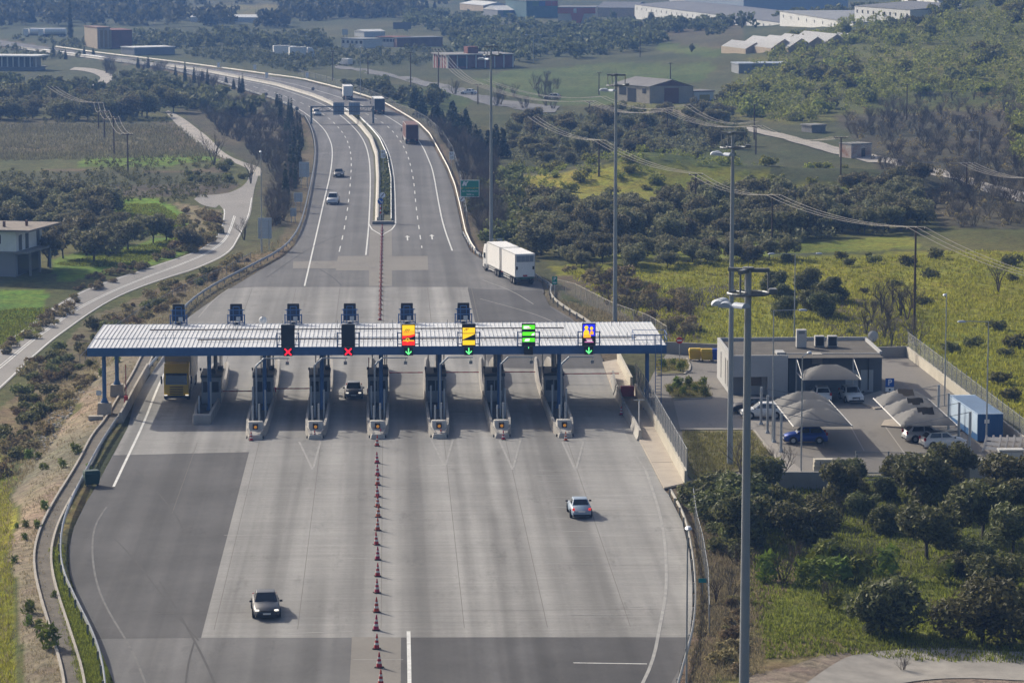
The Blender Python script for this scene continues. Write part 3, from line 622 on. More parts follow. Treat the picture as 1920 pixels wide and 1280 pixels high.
# ---- lane signs on the front edge
def em(name, c, e=1.0): return mat(name, c, .6, emit=e)
LO, LY, LR_, LG, LB, LW, LP = em('led_orange', (1, .42, .01), .9), em('led_yellow', (1, .62, .01), .85), em('led_red', (1, .02, .01), .9), em('led_green', (.12, .9, .01), .8), em('led_blue', (.01, .02, .75), .8), em('led_white', (1, .95, .9), .9), em('led_pink', (.9, .25, .55), .8)
LGA = em('led_arrow_green', (.15, 1, .25), 1.2); LX = em('led_cross_red', (1, .01, .03), 1.3)
SCREEN = mat('sign_screen', (.012, .013, .017), .55)
SCG = mat('sign_screen_grey', (.016, .016, .02), .6)
def front_sign(px, label, paint, sig):
    b = PY(px, 652, YF - .3); t = thing('lane_sign', label, 'lane sign', (b.x, YF - .32, 6.45))
    fr = MB()
    for s in (-1, 1):
        fr.b2((s * 1.02 - .06, -.06, -.1), (s * 1.02 + .06, .06, 1.5)); fr.b2((min(s * .6, s * 1.02), -.05, 1.38), (max(s * .6, s * 1.02), .05, 1.46)); fr.b2((min(s * .6, s * 1.02), -.05, .3), (max(s * .6, s * 1.02), .05, .38))
        fr.b2((s * 1.02 - .05, .06, -.05), (s * 1.02 + .05, .95, .05))
    fr.build('frame', BLUE, t)
    MB().b2((-.64, -.14, .12), (.64, .14, 2.25)).build('panel', BLACK, t, bevel=.02)
    sc = MB().quad((-.58, -.15, .2), (.58, -.15, .2), (.58, -.15, 2.18), (-.58, -.15, 2.18)).build('screen', SCREEN, t)
    for k, (m, pts) in enumerate(paint):
        mb = MB(); mb.poly([(x * .58, -.155 - .003 * k, 1.19 + z * .98) for x, z in pts]); mb.build('picture', m, sc)
    bx = MB().b2((-.42, -.12, -.72), (.42, .12, .08)).build('signal_box', BLACK, t, bevel=.02)
    if sig == 'x':
        mb = MB()
        for a in (1, -1): mb.box((0, -.128, -.32), (.13, .012, .86), ry=a * R(45))
        mb.build('cross', LX, bx)
    elif sig == 'a':
        mb = MB(); mb.b2((-.045, -.134, -.58), (.045, -.122, -.02))
        for a in (1, -1): mb.box((a * .13, -.128, -.46), (.09, .012, .4), ry=a * R(45))
        mb.build('arrow', LGA, bx)
    elif sig == 's': MB().b2((-.03, -.134, -.1), (.03, -.122, .04)).build('arrow', LGA, bx)
def circ(cx, cz, r, ar=.6, n=14): return [(cx + r * math.cos(2 * math.pi * i / n), cz + ar * r * math.sin(2 * math.pi * i / n)) for i in range(n)]
def rect(x0, z0, x1, z1): return [(x0, z0), (x1, z0), (x1, z1), (x0, z1)]
front_sign(540, 'dark switched-off lane sign over a red cross, left one of the two', [(SCG, rect(-1, -1, 1, 1))], 'x')
front_sign(653, 'dark switched-off lane sign over a red cross, right one of the two', [(SCG, rect(-1, -1, 1, 1))], 'x')
wv = [(BLACK, [(-.7 + d, .28), (-.62 + d, .28), (-.45 + d, .5), (-.25 + d, .58), (-.3 + d, .64), (-.52 + d, .54)]) for d in (0, .28, .56)]
front_sign(766, 'lane sign lit orange and red with a dark car picture and green arrow below', [(LY, rect(-1, .05, 1, 1)), (LO, rect(-1, -.02, 1, .45)), (LR_, [(-1, -.95), (1, -.95), (1, .12), (.1, .0), (-1, -.05)])] + wv + [(BLACK, [(-1, -.48), (1, -.48), (1, -.05), (.2, -.22), (-.2, -.12), (-.5, -.28), (-1, -.35)]), (LY, circ(-.15, -.42, .32)), (BLACK, circ(-.15, -.42, .2)), (LO, rect(-.9, -.56, .9, -.44))], 'a')
front_sign(879, 'black lane sign with three amber bands and green arrow below', [(LY, rect(-1, .2, 1, .72)), (LY, [(-1, -.42), (-.2, -.22), (1, .1), (1, .14), (-1, .14)]), (LY, [(-1, -.95), (1, -.95), (1, -.5), (-1, -.5)])] + [(BLACK, [(-.8 + d, .4), (-.72 + d, .4), (-.5 + d, .55), (-.3 + d, .6), (-.34 + d, .66), (-.6 + d, .58)]) for d in (0, .3)], 'a')
front_sign(991, 'lane sign lit with three bright green bands and white marks', [(LG, rect(-1, .55, 1, .95)), (LG, rect(-1, -.08, 1, .28)), (LG, rect(-1, -.68, 1, -.3)), (LW, rect(-.8, .6, .1, .85)), (LP, rect(-.3, .62, .35, .72)), (LW, [(.4, -.05), (.9, -.05), (.95, .2), (.6, .1)]), (LW, [(-.7, -.62), (.1, -.6), (.2, -.36), (-.5, -.4)])], 's')
front_sign(1104, 'lane sign lit blue with a yellow cashier figure, rightmost on the canopy', [(LB, rect(-1, -.15, 1, 1)), (LY, circ(-.42, .68, .32, .6)), (LY, [(-.9, -.28), (.0, -.28), (.02, .3), (-.15, .46), (-.7, .46), (-.9, .2)]), (LY, circ(.42, .6, .26, .7)), (LO, [(.05, 0), (.75, 0), (.72, .3), (.3, .4)]), (LO, rect(-.9, -.3, .3, -.02)), (SCREEN, rect(-1, -1, 1, -.32)), (LP, rect(-.5, -.5, .5, -.43)), (LW, rect(-.35, -.62, .55, -.55)), (LP, rect(-.7, -.75, .72, -.68))], 'a')
# ---- rear signs, seen from behind
rs0 = None
for i, px in enumerate((335, 443, 550, 656, 763, 869)):
    b = PY(px, 603, YB - .1)
    lab = ['blue framed rear lane sign at the left row end', 'blue framed rear lane sign, second from the left end', 'blue framed rear lane sign behind the left dark sign', 'blue framed rear lane sign behind the right dark sign', 'blue framed rear lane sign behind the orange and red sign', 'blue framed rear lane sign at the right end of the row'][i]
    if rs0 is None:
        rs0 = thing('rear_lane_sign', lab, 'lane sign', (b.x, YB - .15, 6.3), 0, 'lane signs on the rear edge of the canopy')
        MB().b2((-.6, .1, .5), (.6, .32, 2.15)).build('panel', mat('sign_back', (.02, .045, .11), .5), rs0, bevel=.02)
        MB().b2((-.58, .05, 1.72), (.58, .34, 2.22)).build('hood', BLACK, rs0)
        f_ = MB()
        for s in (-1, 1):
            f_.b2((s * .82 - .055, -.1, -.05), (s * .82 + .055, .02, 1.2)); f_.b2((s * .62 - .04, 0, .3), (s * .62 + .04, .1, 1.7)); f_.b2((s * .3 - .04, -.02, .1), (s * .3 + .04, .08, 1.95))
        for z in (.35, 1.1, 1.62): f_.b2((-.82, -.04, z - .04), (.82, .06, z + .04))
        f_.b2((-.3, -.02, 1.9), (.3, .08, 1.98)); f_.build('frame', BLUEL, rs0)
        MB().b2((.0, -.16, .5), (.42, -.05, .95)).build('control_box', mat('pale_box', (.5, .53, .56), .5), rs0)
        MB().cyl((0, -.05, .12), (0, .25, .12), .26, n=14).build('fan_housing', BLACK, rs0)
    else: dup(rs0, (b.x, YB - .15, 6.3), 0, lab)
# ================================================================== ISLANDS
Y0i, Y1i = 285.3, 330.0
ISC = mat('island_concrete', (.33, .31, .28), .8, var=.14, scale=.9, bump=.15, bscale=8)
def island(x, lab, first=False, short=False):
    t = thing('toll_island', lab, 'toll island', (x, 0, 0)); ys = 294.2 if short else Y0i
    # two side walls that close into a nose
    def wall(s):
        rings = []
        for y, hx, h in ((ys + .1, .55, .5), (ys + 1.2, .8, .75), (ys + 3, .95, .95), (ys + 6, 1.05, .95), (303.5, 1.12, .8), (316, 1.12, .55), (320, 1.1, 1.1), (327, .95, 1.35), (Y1i - 1, .8, 1.3), (Y1i, .55, .7)):
            if short: h = min(h, .95)
            rings.append([(s * hx, y, 0), (s * (hx - .05), y, h), (s * (hx - .28), y, h), (s * (hx - .34), y, 0)])
        return MB().loft(rings)
    wall(-1).build('side_wall', ISC, t, smooth_deg=40); wall(1).build('side_wall', ISC, t, smooth_deg=40)
    MB().b2((-.8, ys + .5, 0), (.8, Y1i - .6, .2)).build('deck', mat('island_deck', (.09, .09, .09), .9, var=.2), t)
    nose = MB()
    if short:
        nose.loft([[(-.85, ys - .3, 0), (.85, ys - .3, 0), (.8, ys - .25, .9), (-.8, ys - .25, .9)], [(-.95, ys + .5, 0), (.95, ys + .5, 0), (.9, ys + .5, .95), (-.9, ys + .5, .95)]])
        nose.build('nose', ISC, t, bevel=.12, smooth_deg=50)
    else:
        nose.loft([[(-.62, ys - .2, 0), (.62, ys - .2, 0), (.5, ys - .1, .42), (-.5, ys - .1, .42)], [(-.78, ys + 1.2, 0), (.78, ys + 1.2, 0), (.62, ys + 1.2, .62), (-.62, ys + 1.2, .62)], [(-.85, ys + 1.9, 0), (.85, ys + 1.9, 0), (.66, ys + 1.9, 1.32), (-.66, ys + 1.9, 1.32)], [(-.9, ys + 2.5, 0), (.9, ys + 2.5, 0), (.66, ys + 2.5, 1.34), (-.66, ys + 2.5, 1.34)]])
        nose.build('nose', mat('nose_concrete', (.44, .415, .37), .75, var=.1, scale=1), t, bevel=.06, smooth_deg=50)
        bx = MB().b2((-.24, ys + 1.3, .62), (.24, ys + 1.72, 1.22)).build('beacon_box', BLACK, t)
        MB().lathe([(.0, -.1), (.1, -.08), (.145, 0)], (.02, ys + 1.29, .93), 14, 'Y').build('amber_lens', mat('amber_lens', (.75, .3, .02), .3, emit=.25), bx)
    for px_, py_, h in (((-.32, ys + 3.4, 2.3), (.25, ys + 4.2, 2.4), (.62, ys + 9.5, 2.9), (-.6, ys + 11, 3.0)) if not short else ((.5, ys + 6, 2.9), (-.45, ys + 3, 2.0))):
        MB().cyl((px_, py_, .2), (px_, py_, .2 + h), .085, n=10).build('bollard', mat('bollard_grey', (.36, .39, .42), .5, metal=.2), t, smooth_deg=40)
    return t
labs = ['leftmost toll island with a blunt concrete end beside the yellow lorry', 'toll island with amber beacon, second from the left', 'toll island with amber beacon left of the grey hatchback', 'toll island in line with the row of cones, right of the grey hatchback', 'toll island with amber beacon under the amber banded sign side', 'toll island with amber beacon, second from the right', 'rightmost toll island with amber beacon and a cone at its tip']
BOOTH = mat('booth_panel', (.25, .265, .285), .5, var=.08, scale=.8); GLASS = mat('dark_glass', (.012, .017, .024), .12, spec=.6); BTOP = mat('booth_roof', (.035, .038, .045), .6)
def booth(x, lab):
    t = thing('toll_booth', lab, 'toll booth', (x, 305.3, .2), 0, 'toll booths on the islands')
    MB().b2((-.95, 0, 0), (.95, 4.6, 2.55)).build('cabin', BOOTH, t, bevel=.06)
    MB().b2((-1.02, -.12, 2.55), (1.02, 4.75, 2.8)).build('roof', BTOP, t, bevel=.05)
    for a, b in ((-.78, -.08), (.05, .72)): MB().b2((a, -.03, 1.15), (b, -.005, 2.15)).build('window', GLASS, t)
    for s in (-1, 1): MB().b2((min(s * .955, s * .985), .5, 1.0), (max(s * .955, s * .985), 3.8, 2.2)).build('window', GLASS, t)
    MB().b2((-.2, 1.2, 2.8), (.35, 1.9, 3.2)).build('roof_unit', BTOP, t)
    cm = MB().tube([(-.98, .2, 2.4), (-.98, .2, 3.3)], .03); cm.box((-1.0, .1, 3.35), (.16, .36, .18), rx=R(-25)); cm.build('camera', BLACK, t)
    bk = MB().b2((.45, 3.4, 2.8), (.95, 4.4, 3.1)); bk.tube([(.85, 4.0, 2.8), (.85, 4.0, 5.4)], .05); bk.build('roof_unit', BTOP, t)
ends = ['beside the yellow lorry', 'two lanes left of the grey hatchback', 'just left of the grey hatchback', 'just right of the grey hatchback', 'on the third island from the right', 'on the second island from the right', 'on the rightmost island']
for i, x in enumerate(IX):
    island(x, labs[i], short=(i == 0)); booth(x + (.25 if i == 0 else 0), 'grey glazed toll booth with dark flat roof ' + ends[i])
    if i > 0:
        t = thing('camera_pole', 'bent grey camera pole in front of the booth ' + ends[i], 'camera pole', (x + (-.28 if i < 4 else .25), 296.5, .2), 0, 'bent camera poles on the islands')
        MB().tube([(0, 0, 0), (0, 0, 4.9), (.75, .1, 5.6)], .085, 10).build('pole', mat('bollard_grey', (.3, .3, .3)), t, smooth_deg=40)
        MB().tube([(.75, .1, 5.6), (3.1, .1, 5.6)], .06, 8).build('arm', mat('bollard_grey', (.3, .3, .3)), t)
        c_ = MB().b2((2.75, -.1, 5.0), (3.05, .3, 5.3)); c_.cyl((2.9, .1, 5.3), (2.9, .1, 5.6), .025, n=5); c_.build('camera', STEELD, t)
    # lane equipment behind the booth
    t = thing('ticket_cabinet', 'dark cabinet with posts behind the booth ' + ends[i], 'cabinet', (x, 313, .2), 0, 'equipment cabinets behind the booths')
    MB().b2((-.45, 0, 0), (.35, .8, 1.5)).build('cabinet', BTOP, t, bevel=.03); MB().cyl((.65, 1.5, 0), (.65, 1.5, 4.8), .07, n=8).build('post', STEELD, t)
    MB().cyl((-.6, 3.0, 0), (-.6, 3.0, 3.6), .06, n=8).build('post', STEELD, t)
    if i in (3, 4, 5): # concrete block at the rear of the island
        pass
# wrapped payment machine and bin left of truck etc.
# barrier arms
def boom(x0, x1, y, z, lab, up=False):
    t = thing('boom_barrier', lab, 'barrier arm', (x0, y, 0)); MB().b2((-.18, -.18, .2), (.18, .18, z + .15)).build('housing', RED, t)
    a = MB(); nn_ = 7; L = (x1 - x0)
    for k in range(nn_):
        a.cur = k % 2
        if up: a.box((0, 0, z + 3.2 * (k + .5) / nn_), (.09, .06, 3.2 / nn_))
        else: a.box((L * (k + .5) / nn_, 0, z), (abs(L) / nn_, .06, .1))
    a.build('arm', [mat('arm_red', (.32, .03, .03), .6), mat('arm_pale', (.33, .12, .10), .6)], t)
boom(IX[0] + .9, IX[1] - 1.1, 308.5, .95, 'lowered red barrier arm across the lane right of the leftmost island')
boom(IX[1] + .9, IX[2] - 1.1, 310, .95, 'lowered red barrier arm across the lane left of the grey hatchback')
for i, nm in ((3, 'right of the cone row island'), (4, 'right of the third island from the right'), (5, 'left of the rightmost island')):
    boom(IX[i] + .9, IX[i + 1] - 1.1, 320.5, .95, 'lowered red barrier arm across the lane ' + nm)
boom(IX[6] + .9, P(1163, 722).x, 319.0, .95, 'long lowered red barrier arm between the rightmost island and the sidewalk')
boom(IX[3] - .9, IX[3], 309, .9, 'raised red barrier arm beside the booth right of the grey hatchback', True)
boom(P(236, 770).x, 0, P(0, 770).y, 1.2, 'raised red barrier arm on the left concrete wall beside the canopy columns', True)
# ================================================================== CONES
CRED = mat('cone_red', (.42, .025, .02), .6, objvar=.12); CWH = mat('cone_white', (.62, .6, .57), .6); CBASE = mat('cone_base', (.03, .02, .02), .8)
cone_mats = [CRED, CWH, CBASE]
def cone_mesh():
    b = MB(); b.cur = 2; b.box((0, 0, .03), (.46, .46, .06))
    prof = [(.19, .06), (.155, .28), (.13, .42), (.105, .58), (.085, .7), (.055, .86), (.03, 1.0), (0, 1.0)]
    for k in range(len(prof) - 1):
        b.cur = 1 if k in (1, 3) else 0; b.lathe(prof[k:k + 2], n=12)
    return b
c0 = None
def cone(px, py, lab, grp=None, s=1.0):
    global c0
    q = P(px, py)
    if c0 is None: o = c0 = cone_mesh().build('traffic_cone', cone_mats, smooth_deg=40)
    else: o = c0.copy(); COL.objects.link(o); 
    for k in ('group',):
        if k in o: del o[k]
    o.location = (q.x, q.y, .01); o.rotation_euler = (random.uniform(-.04, .04), random.uniform(-.04, .04), random.uniform(-.5, .5)); o.scale = (s,) * 3
    tag(o, lab, 'traffic cone', grp); return o
random.seed(3)
fr = [(714,1284),(711,1251),(706,1216),(705,1181),(706,1147),(707,1111),(708,1080),(708,1049),(706,1021),(708,994),(709,969),(708,950),(708,931),(708,909),(708,891),(707,868),(707,836)]
for i, q in enumerate(fr):
    if i in (3, 4): cone(*q, 'plain redder cone in the front row, ' + ('just in front of' if i == 3 else 'just behind') + ' the slab edge', s=1.05)
    else: cone(*q, 'red and white cone in the single row leading up to the central island', 'traffic cones in the row on the front slab')
for i, py in enumerate([-167 + 283200 / d for d in np.arange(369, 474, 4.7)]):
    cone(712.5 + (716.5 - 712.5) * (602 - py) / 170, py, 'small red cone in the close row between canopy and median', 'traffic cones in the row behind the canopy')
for px, py, lab in ((471,826,'red cone at the tip of the second island from the left'),(590,823,'red cone at the tip of the island left of the hatchback lane'),(702,818,'cone standing left of its pair at the tip of the central island'),(714,820,'cone standing right of its pair at the tip of the central island'),(827,821,'cone at the tip of the third island from the right'),(944,824,'cone at the tip of the second island from the right'),(1061,826,'cone at the tip of the rightmost island'),(1165,778,'lone cone in shade beside the jersey barrier on the right')): cone(px, py, lab, s=.85)
# ---- right side: sidewalk, jersey units, walls
side = [(1130,681),(1156,676),(1186,731),(1215,770),(1230,790),(1237,817),(1286,908),(1245,917),(1200,829),(1169,774),(1150,738)]
mb = MB(); q = pxl(side); mb.prism([(a.x, a.y) for a in q][::-1], 0, .16); structure('sidewalk', mb, mat('sidewalk_slabs', (.40, .35, .29), .85, var=.1, scale=.7))
sj = MB()
for a, b in (((1245,915),(1285,907)),((1222,866),(1262,866)),((1205,800),(1231,799)),((1140,698),(1168,697)),((1147,714),(1177,714))): 
    u, v = P(*a, .16), P(*b, .16); sj.box(((u + v) / 2) + Vector((0, 0, .004)), ((v - u).length, .12, .006), rz=math.atan2(v.y - u.y, v.x - u.x))
structure('sidewalk_joints', sj, JM)
for i, (a, b) in enumerate((((1149,712),(1155,740)),((1156,738),(1169,770)),((1170,772),(1186,800)),((1187,801),(1200,826)))):
    u, v = P(*a), P(*b); jersey('jersey_barrier', [(u.x, u.y), (v.x, v.y)], 'grey concrete jersey unit beside the sidewalk, ' + ['farthest of four', 'second farthest of four', 'second nearest of four', 'nearest of four'][i], .95, CONCD if i < 3 else WHITEC, .6, z0=.02)
CWALL = mat('cream_wall', (.46, .425, .35), .85, var=.1, scale=.5)
GWALL = mat('grey_wall', (.28, .275, .265), .85, var=.1, scale=.5)
def wall(name, px, h, th, m, lab, cat='wall', z=0.0):
    pts = [P(*q) for q in px]; mb = MB(); pl = np.array([[q.x, q.y] for q in pts]); nr = normals2(pl); rings = []
    for q, k in zip(pl, nr): rings.append([(*(q - k * th / 2), z - .3), (*(q + k * th / 2), z - .3), (*(q + k * th / 2), z + h), (*(q - k * th / 2), z + h)])
    return tag(mb.loft(rings).build(name, m), lab, cat)
wall('boundary_wall', [(1159,680),(1184,730)], 1.25, .25, CWALL, 'sunlit cream wall behind the far end of the sidewalk')
wall('boundary_wall', [(1192,742),(1215,778),(1238,820),(1286,910)], 1.25, .25, CWALL, 'sunlit cream wall along the near sidewalk below the mesh fence')
rb_ = MB().b2((-.65, -.4, 0), (.65, .4, 1.0)); q = P(1176, 745, 0)
tag(rb_.build('grit_bin', RED, bevel=.05, loc=(q.x, q.y, .16)), 'dark red box standing on the sidewalk beside the canopy column', 'box')
q = P(1198, 806); t = thing('barrier_pole', 'thin pale pole with a short crossbar on the near sidewalk', 'pole', (q.x, q.y, .16)); MB().cyl((0, 0, 0), (0, 0, 2.6), .06, n=8).build('pole', WHITE, t); MB().b2((-.5, -.04, 2.6), (.5, .04, 2.68)).build('crossbar', STEEL, t)
# ---- mesh fences
MESH = bpy.data.materials.new('wire_mesh'); MESH.use_nodes = True; MESH.node_tree.nodes['Principled BSDF'].inputs['Base Color'].default_value = (.16, .17, .18, 1)
MESH.node_tree.nodes['Principled BSDF'].inputs['Alpha'].default_value = .5; MESH.node_tree.nodes['Principled BSDF'].inputs['Roughness'].default_value = .6
MESHL = MESH.copy(); MESHL.name = 'light_wire_mesh'; MESHL.node_tree.nodes['Principled BSDF'].inputs['Alpha'].default_value = .2
def fence(px, h, lab, z=0.0, step=2.5, m=MESH, ground=False, barb=False, pm=STEELD, pr=.035):
    pts = resample([(PT if ground else P)(*q)[:2] for q in px], step); t = thing('mesh_fence', lab, 'fence', (0, 0, 0)); n = len(pts)
    zz = [G(*q) if ground else z for q in pts]; mb = MB(); 
    mb.add([(*q, a + .05) for q, a in zip(pts, zz)] + [(*q, a + h) for q, a in zip(pts, zz)], [(i, i + 1, n + i + 1, n + i) for i in range(n - 1)]); mb.build('mesh', m, t)
    MB().tube([(*q, a + h) for q, a in zip(pts, zz)], .025, 5).build('top_rail', pm, t)
    pp = list(zip(pts, zz)); 
    if len(pp) > 95: pp = pp[::2]
    b = None; hh = h + (.35 if barb else .08)
    for q, a in pp:
        if b is None: o = b = MB().cyl((0, 0, 0), (0, 0, hh), pr, n=6).build('post', pm, t)
        else: o = b.copy(); COL.objects.link(o); o.parent = t
        o.location = (*q, a)
fence([(1192,742),(1215,778),(1238,820),(1288,912)], 1.9, 'grey mesh fence standing on the cream wall beside the sidewalk', 1.25)
fence([(1040,548),(1075,556),(1150,595),(1215,618),(1250,640)], 1.7, 'wire fence with pale posts along the grass bank right of the lay-by', step=3, m=MESHL, pm=mat('pale_post', (.45, .42, .36), .8), ground=True)
fence([(742,208),(770,218),(800,234),(830,262),(848,292),(860,330),(868,372),(876,420)], 1.8, 'thin roadside fence beyond the right carriageway guardrail', step=6, m=MESHL, ground=True)
fence([(560,142),(610,155),(660,170),(700,185),(742,205)], 1.8, 'thin fence on the far right bank near the white lorry', step=8, m=MESHL, ground=True)
fence([(1300,962),(1306,1010),(1318,1055),(1328,1120),(1330,1190)], 2.0, 'rusty wire fence along the bank beside the front right guardrail', step=3, m=MESHL, ground=True)
fence([(150,690),(200,640),(260,600),(340,556),(420,520),(470,492)], 1.3, 'low wire fence in the dry grass between verge and side road', step=4, m=MESHL, ground=True)
# ================================================================== VEHICLES
TYRE = mat('tyre_rubber', (.015, .015, .016), .85); RIM = mat('wheel_rim', (.42, .43, .45), .35, metal=.7); CARGLASS = mat('car_glass', (.012, .016, .02), .06, spec=.7, coat=.5)
TRIM = mat('black_trim', (.012, .012, .013), .5); HEADL = mat('headlamp', (.75, .77, .8), .15, spec=.6); HEADON = mat('headlamp_lit', (1, .93, .8), .3, emit=.7)
TAILL = mat('tail_lamp', (.35, .008, .01), .25); TAILON = mat('tail_lamp_lit', (.9, .04, .02), .3, emit=.45); PLATE = mat('number_plate', (.7, .7, .68), .5); INDIC = mat('indicator_amber', (1, .35, .02), .4, emit=.5)
def paint(name, c, metal=.3): return mat('car_paint_' + name, c, .4, metal=metal, spec=.3, coat=.25)
def wheel(t, x, y, r, wdt, rim=RIM):
    s = 1 if x > 0 else -1
    ty = MB().lathe([(r * .62, -wdt / 2), (r * .96, -wdt / 2), (r, -wdt * .3), (r, wdt * .3), (r * .96, wdt / 2), (r * .62, wdt / 2)], n=18, axis='X'); w_ = ty.build('wheel', TYRE, t, smooth_deg=40, loc=(x, y, r))
    rm = MB().lathe([(0, s * wdt * .34), (r * .3, s * wdt * .40), (r * .63, s * wdt * .36), (r * .63, -s * wdt * .2)], n=14, axis='X'); rm.build('rim', rim, w_)
def car(label, P0, rz, pt, kind='sedan', L=4.5, W=1.78, Hh=1.45, lit=False, brake=False, roofm=None, group=None, cat='car', mirror=None, dy=0.0):
    t = thing('car', label, cat, (P0[0], P0[1], P0[2] if len(P0) > 2 else 0), rz, group)
    h = L / 2; w = W / 2; zb = .20; 
    if kind == 'sedan': B = [(-1, .62, .80), (-.95, .66, .86), (-.80, .93, .94), (-.55, .95, .99), (.25, .93, 1.0), (.45, .90, .98), (.75, .80, .97), (.90, .70, .90), (1.0, .56, .74)]; C = [(.36, .93), (.08, .985), (-.15, 1.0), (-.40, .97), (-.66, .97)]
    elif kind == 'hatch': B = [(-1, .58, .84), (-.97, .74, .92), (-.85, .96, .97), (-.5, .97, 1.0), (.3, .96, 1.0), (.5, .93, .98), (.78, .83, .96), (.93, .70, .90), (1.0, .54, .76)]; C = [(.46, .96), (.12, .98), (-.2, 1.0), (-.68, .95), (-.93, .93)]
    else: B = [(-1, .60, .88), (-.97, .80, .95), (-.85, 1.08, .98), (-.5, 1.1, 1.0), (.3, 1.08, 1.0), (.5, 1.05, .99), (.80, .98, .97), (.95, .85, .93), (1.0, .62, .84)]; C = [(.42, 1.08), (.14, .98), (-.2, 1.0), (-.74, .96), (-.92, 1.05)]
    rings = []
    for f, zt, ws in B:
        ww = w * ws; rings.append([(-ww * .86, f * h, zb), (-ww * .98, f * h, zb + .12), (-ww, f * h, .55 if zt > .6 else .45), (-ww * .97, f * h, zt - .10), (-ww * .84, f * h, zt), (0, f * h, zt + .035), (ww * .84, f * h, zt), (ww * .97, f * h, zt - .10), (ww, f * h, .55 if zt > .6 else .45), (ww * .98, f * h, zb + .12), (ww * .86, f * h, zb)])
    b = MB().loft(rings)
    (yA, zA), (yB, kB), (yC, kC), (yD, kD), (yE, zE) = C
    wb, wr = w * .86, w * .66
    zz = [zA - .05, Hh * kB, Hh * kC, Hh * kD, zE - .05]; ys = [yA * h, yB * h, yC * h, yD * h, yE * h]; xs = [wb, wr, wr * 1.02, wr * .98, wb * .98]
    cab = MB(); belt = zA - .06
    vs = []
    for y, z, x in zip(ys, zz, xs): vs += [(-x, y, z), (x, y, z)]
    vs += [(-wb, ys[2], belt), (wb, ys[2], belt)]
    cab.add(vs, [(0, 1, 3, 2), (2, 3, 5, 4), (4, 5, 7, 6), (6, 7, 9, 8), (0, 2, 4, 6, 8, 10), (1, 11, 9, 7, 5, 3)])
    body = b.build('body', pt, t, bevel=0, smooth_deg=50)
    cb = MB(); cb.v = cab.v; cb.f = cab.f; cb.mi = cab.mi
    cb.build('cabin', pt, t, bevel=.045, smooth_deg=45)
    if roofm: MB().add([(-wr * .95, ys[1] - .05, zz[1] + .012), (wr * .95, ys[1] - .05, zz[1] + .012), (wr * .95, ys[2], zz[2] + .014), (-wr * .95, ys[2], zz[2] + .014), (wr * .95, ys[3] + .05, zz[3] + .012), (-wr * .95, ys[3] + .05, zz[3] + .012)], [(0, 1, 2, 3), (3, 2, 4, 5)]).build('roof_panel', roofm, t)
    def lerp(a, b, f): return a + (b - a) * f
    def pane(name, q0, q1, f0, f1, inset, off):     # between stations on the end faces
        y0, y1 = lerp(ys[q0], ys[q1], f0), lerp(ys[q0], ys[q1], f1); z0, z1 = lerp(zz[q0], zz[q1], f0), lerp(zz[q0], zz[q1], f1); x0, x1 = lerp(xs[q0], xs[q1], f0) * inset, lerp(xs[q0], xs[q1], f1) * inset
        n = Vector((0, z1 - z0, -(y1 - y0))).normalized(); n = n if n.z > 0 else -n; o = n * off
        MB().add([Vector(q) + o for q in ((-x0, y0, z0), (x0, y0, z0), (x1, y1, z1), (-x1, y1, z1))], [(0, 1, 2, 3)]).build(name, CARGLASS, t)
    pane('windscreen', 0, 1, .08, .93, .9, .014); pane('rear_window', 4, 3, .16 if kind == 'sedan' else .22, .92, .88, .014)
    for s in (-1, 1):
        def sp(y, z):   # point on the side plane
            f = (z - belt) / (Hh - belt); return (s * (lerp(wb, wr, min(f, 1)) + .016), y, z)
        zt = Hh * .93; zl = belt + .10
        ymid = ys[2] + .05
        for (a0, a1, c0, c1) in ((ys[0] - .32, ys[1] - .1, ymid + .05, ymid + .05), (ymid - .05, ymid - .05, ys[4] + .38 if kind != 'sedan' else ys[4] + .5, ys[3] + .08)):
            MB().add([sp(a0, zl), sp(a1, zt), sp(c1, zt), sp(c0, zl)], [(0, 1, 2, 3)]).build('side_window', CARGLASS, t)
        mm = MB().box((s * (w + .09), ys[0] - .12, zA + .04), (.2, .12, .13)); mm.build('mirror', mirror or TRIM, t, bevel=.03)
        k = MB().box((s * w * .70, h * .955, .66 if kind != 'suv' else .82), (w * .30, .2, .11), rz=-s * .35); k.build('headlight', HEADON if lit else HEADL, t, bevel=.04)
        if kind == 'sedan': k = MB().box((s * w * .76, -h * .965, .78), (w * .22, .14, .2), rz=s * .3)
        else: k = MB().box((s * w * .80, -h * .955, .88), (w * .2, .16, .3), rz=s * .35)
        k.build('tail_light', TAILON if brake else TAILL, t, bevel=.04)
        r = .31 if kind != 'suv' else .35
        for f in (.60, -.60):
            ar = MB().lathe([(r + .07, -.02), (r + .07, .02)], n=16, axis='X'); ar.poly([(0, (r + .07) * math.cos(a), (r + .07) * math.sin(a)) for a in np.linspace(0, 2 * math.pi, 16, False)])
            ar.build('wheel_arch', TRIM, t, loc=(s * (w + .002), f * h, r + .01)); wheel(t, s * (w - .07), f * h, r, .21)
    MB().box((0, h * .985, .52), (W * .44, .06, .26)).build('grille', TRIM, t, bevel=.02)
    MB().box((0, h * .99, .30), (W * .8, .10, .16)).build('lower_grille', TRIM, t, bevel=.03)
    MB().box((0, h + .02, .44), (.52, .03, .11)).build('number_plate', PLATE, t); MB().box((0, -h - .01, .62 if kind != 'sedan' else .6), (.52, .04, .11)).build('number_plate', PLATE, t)
    MB().box((0, -h * .99, .30), (W * .8, .1, .16)).build('rear_bumper', TRIM, t, bevel=.03)
    return t
PI = math.pi
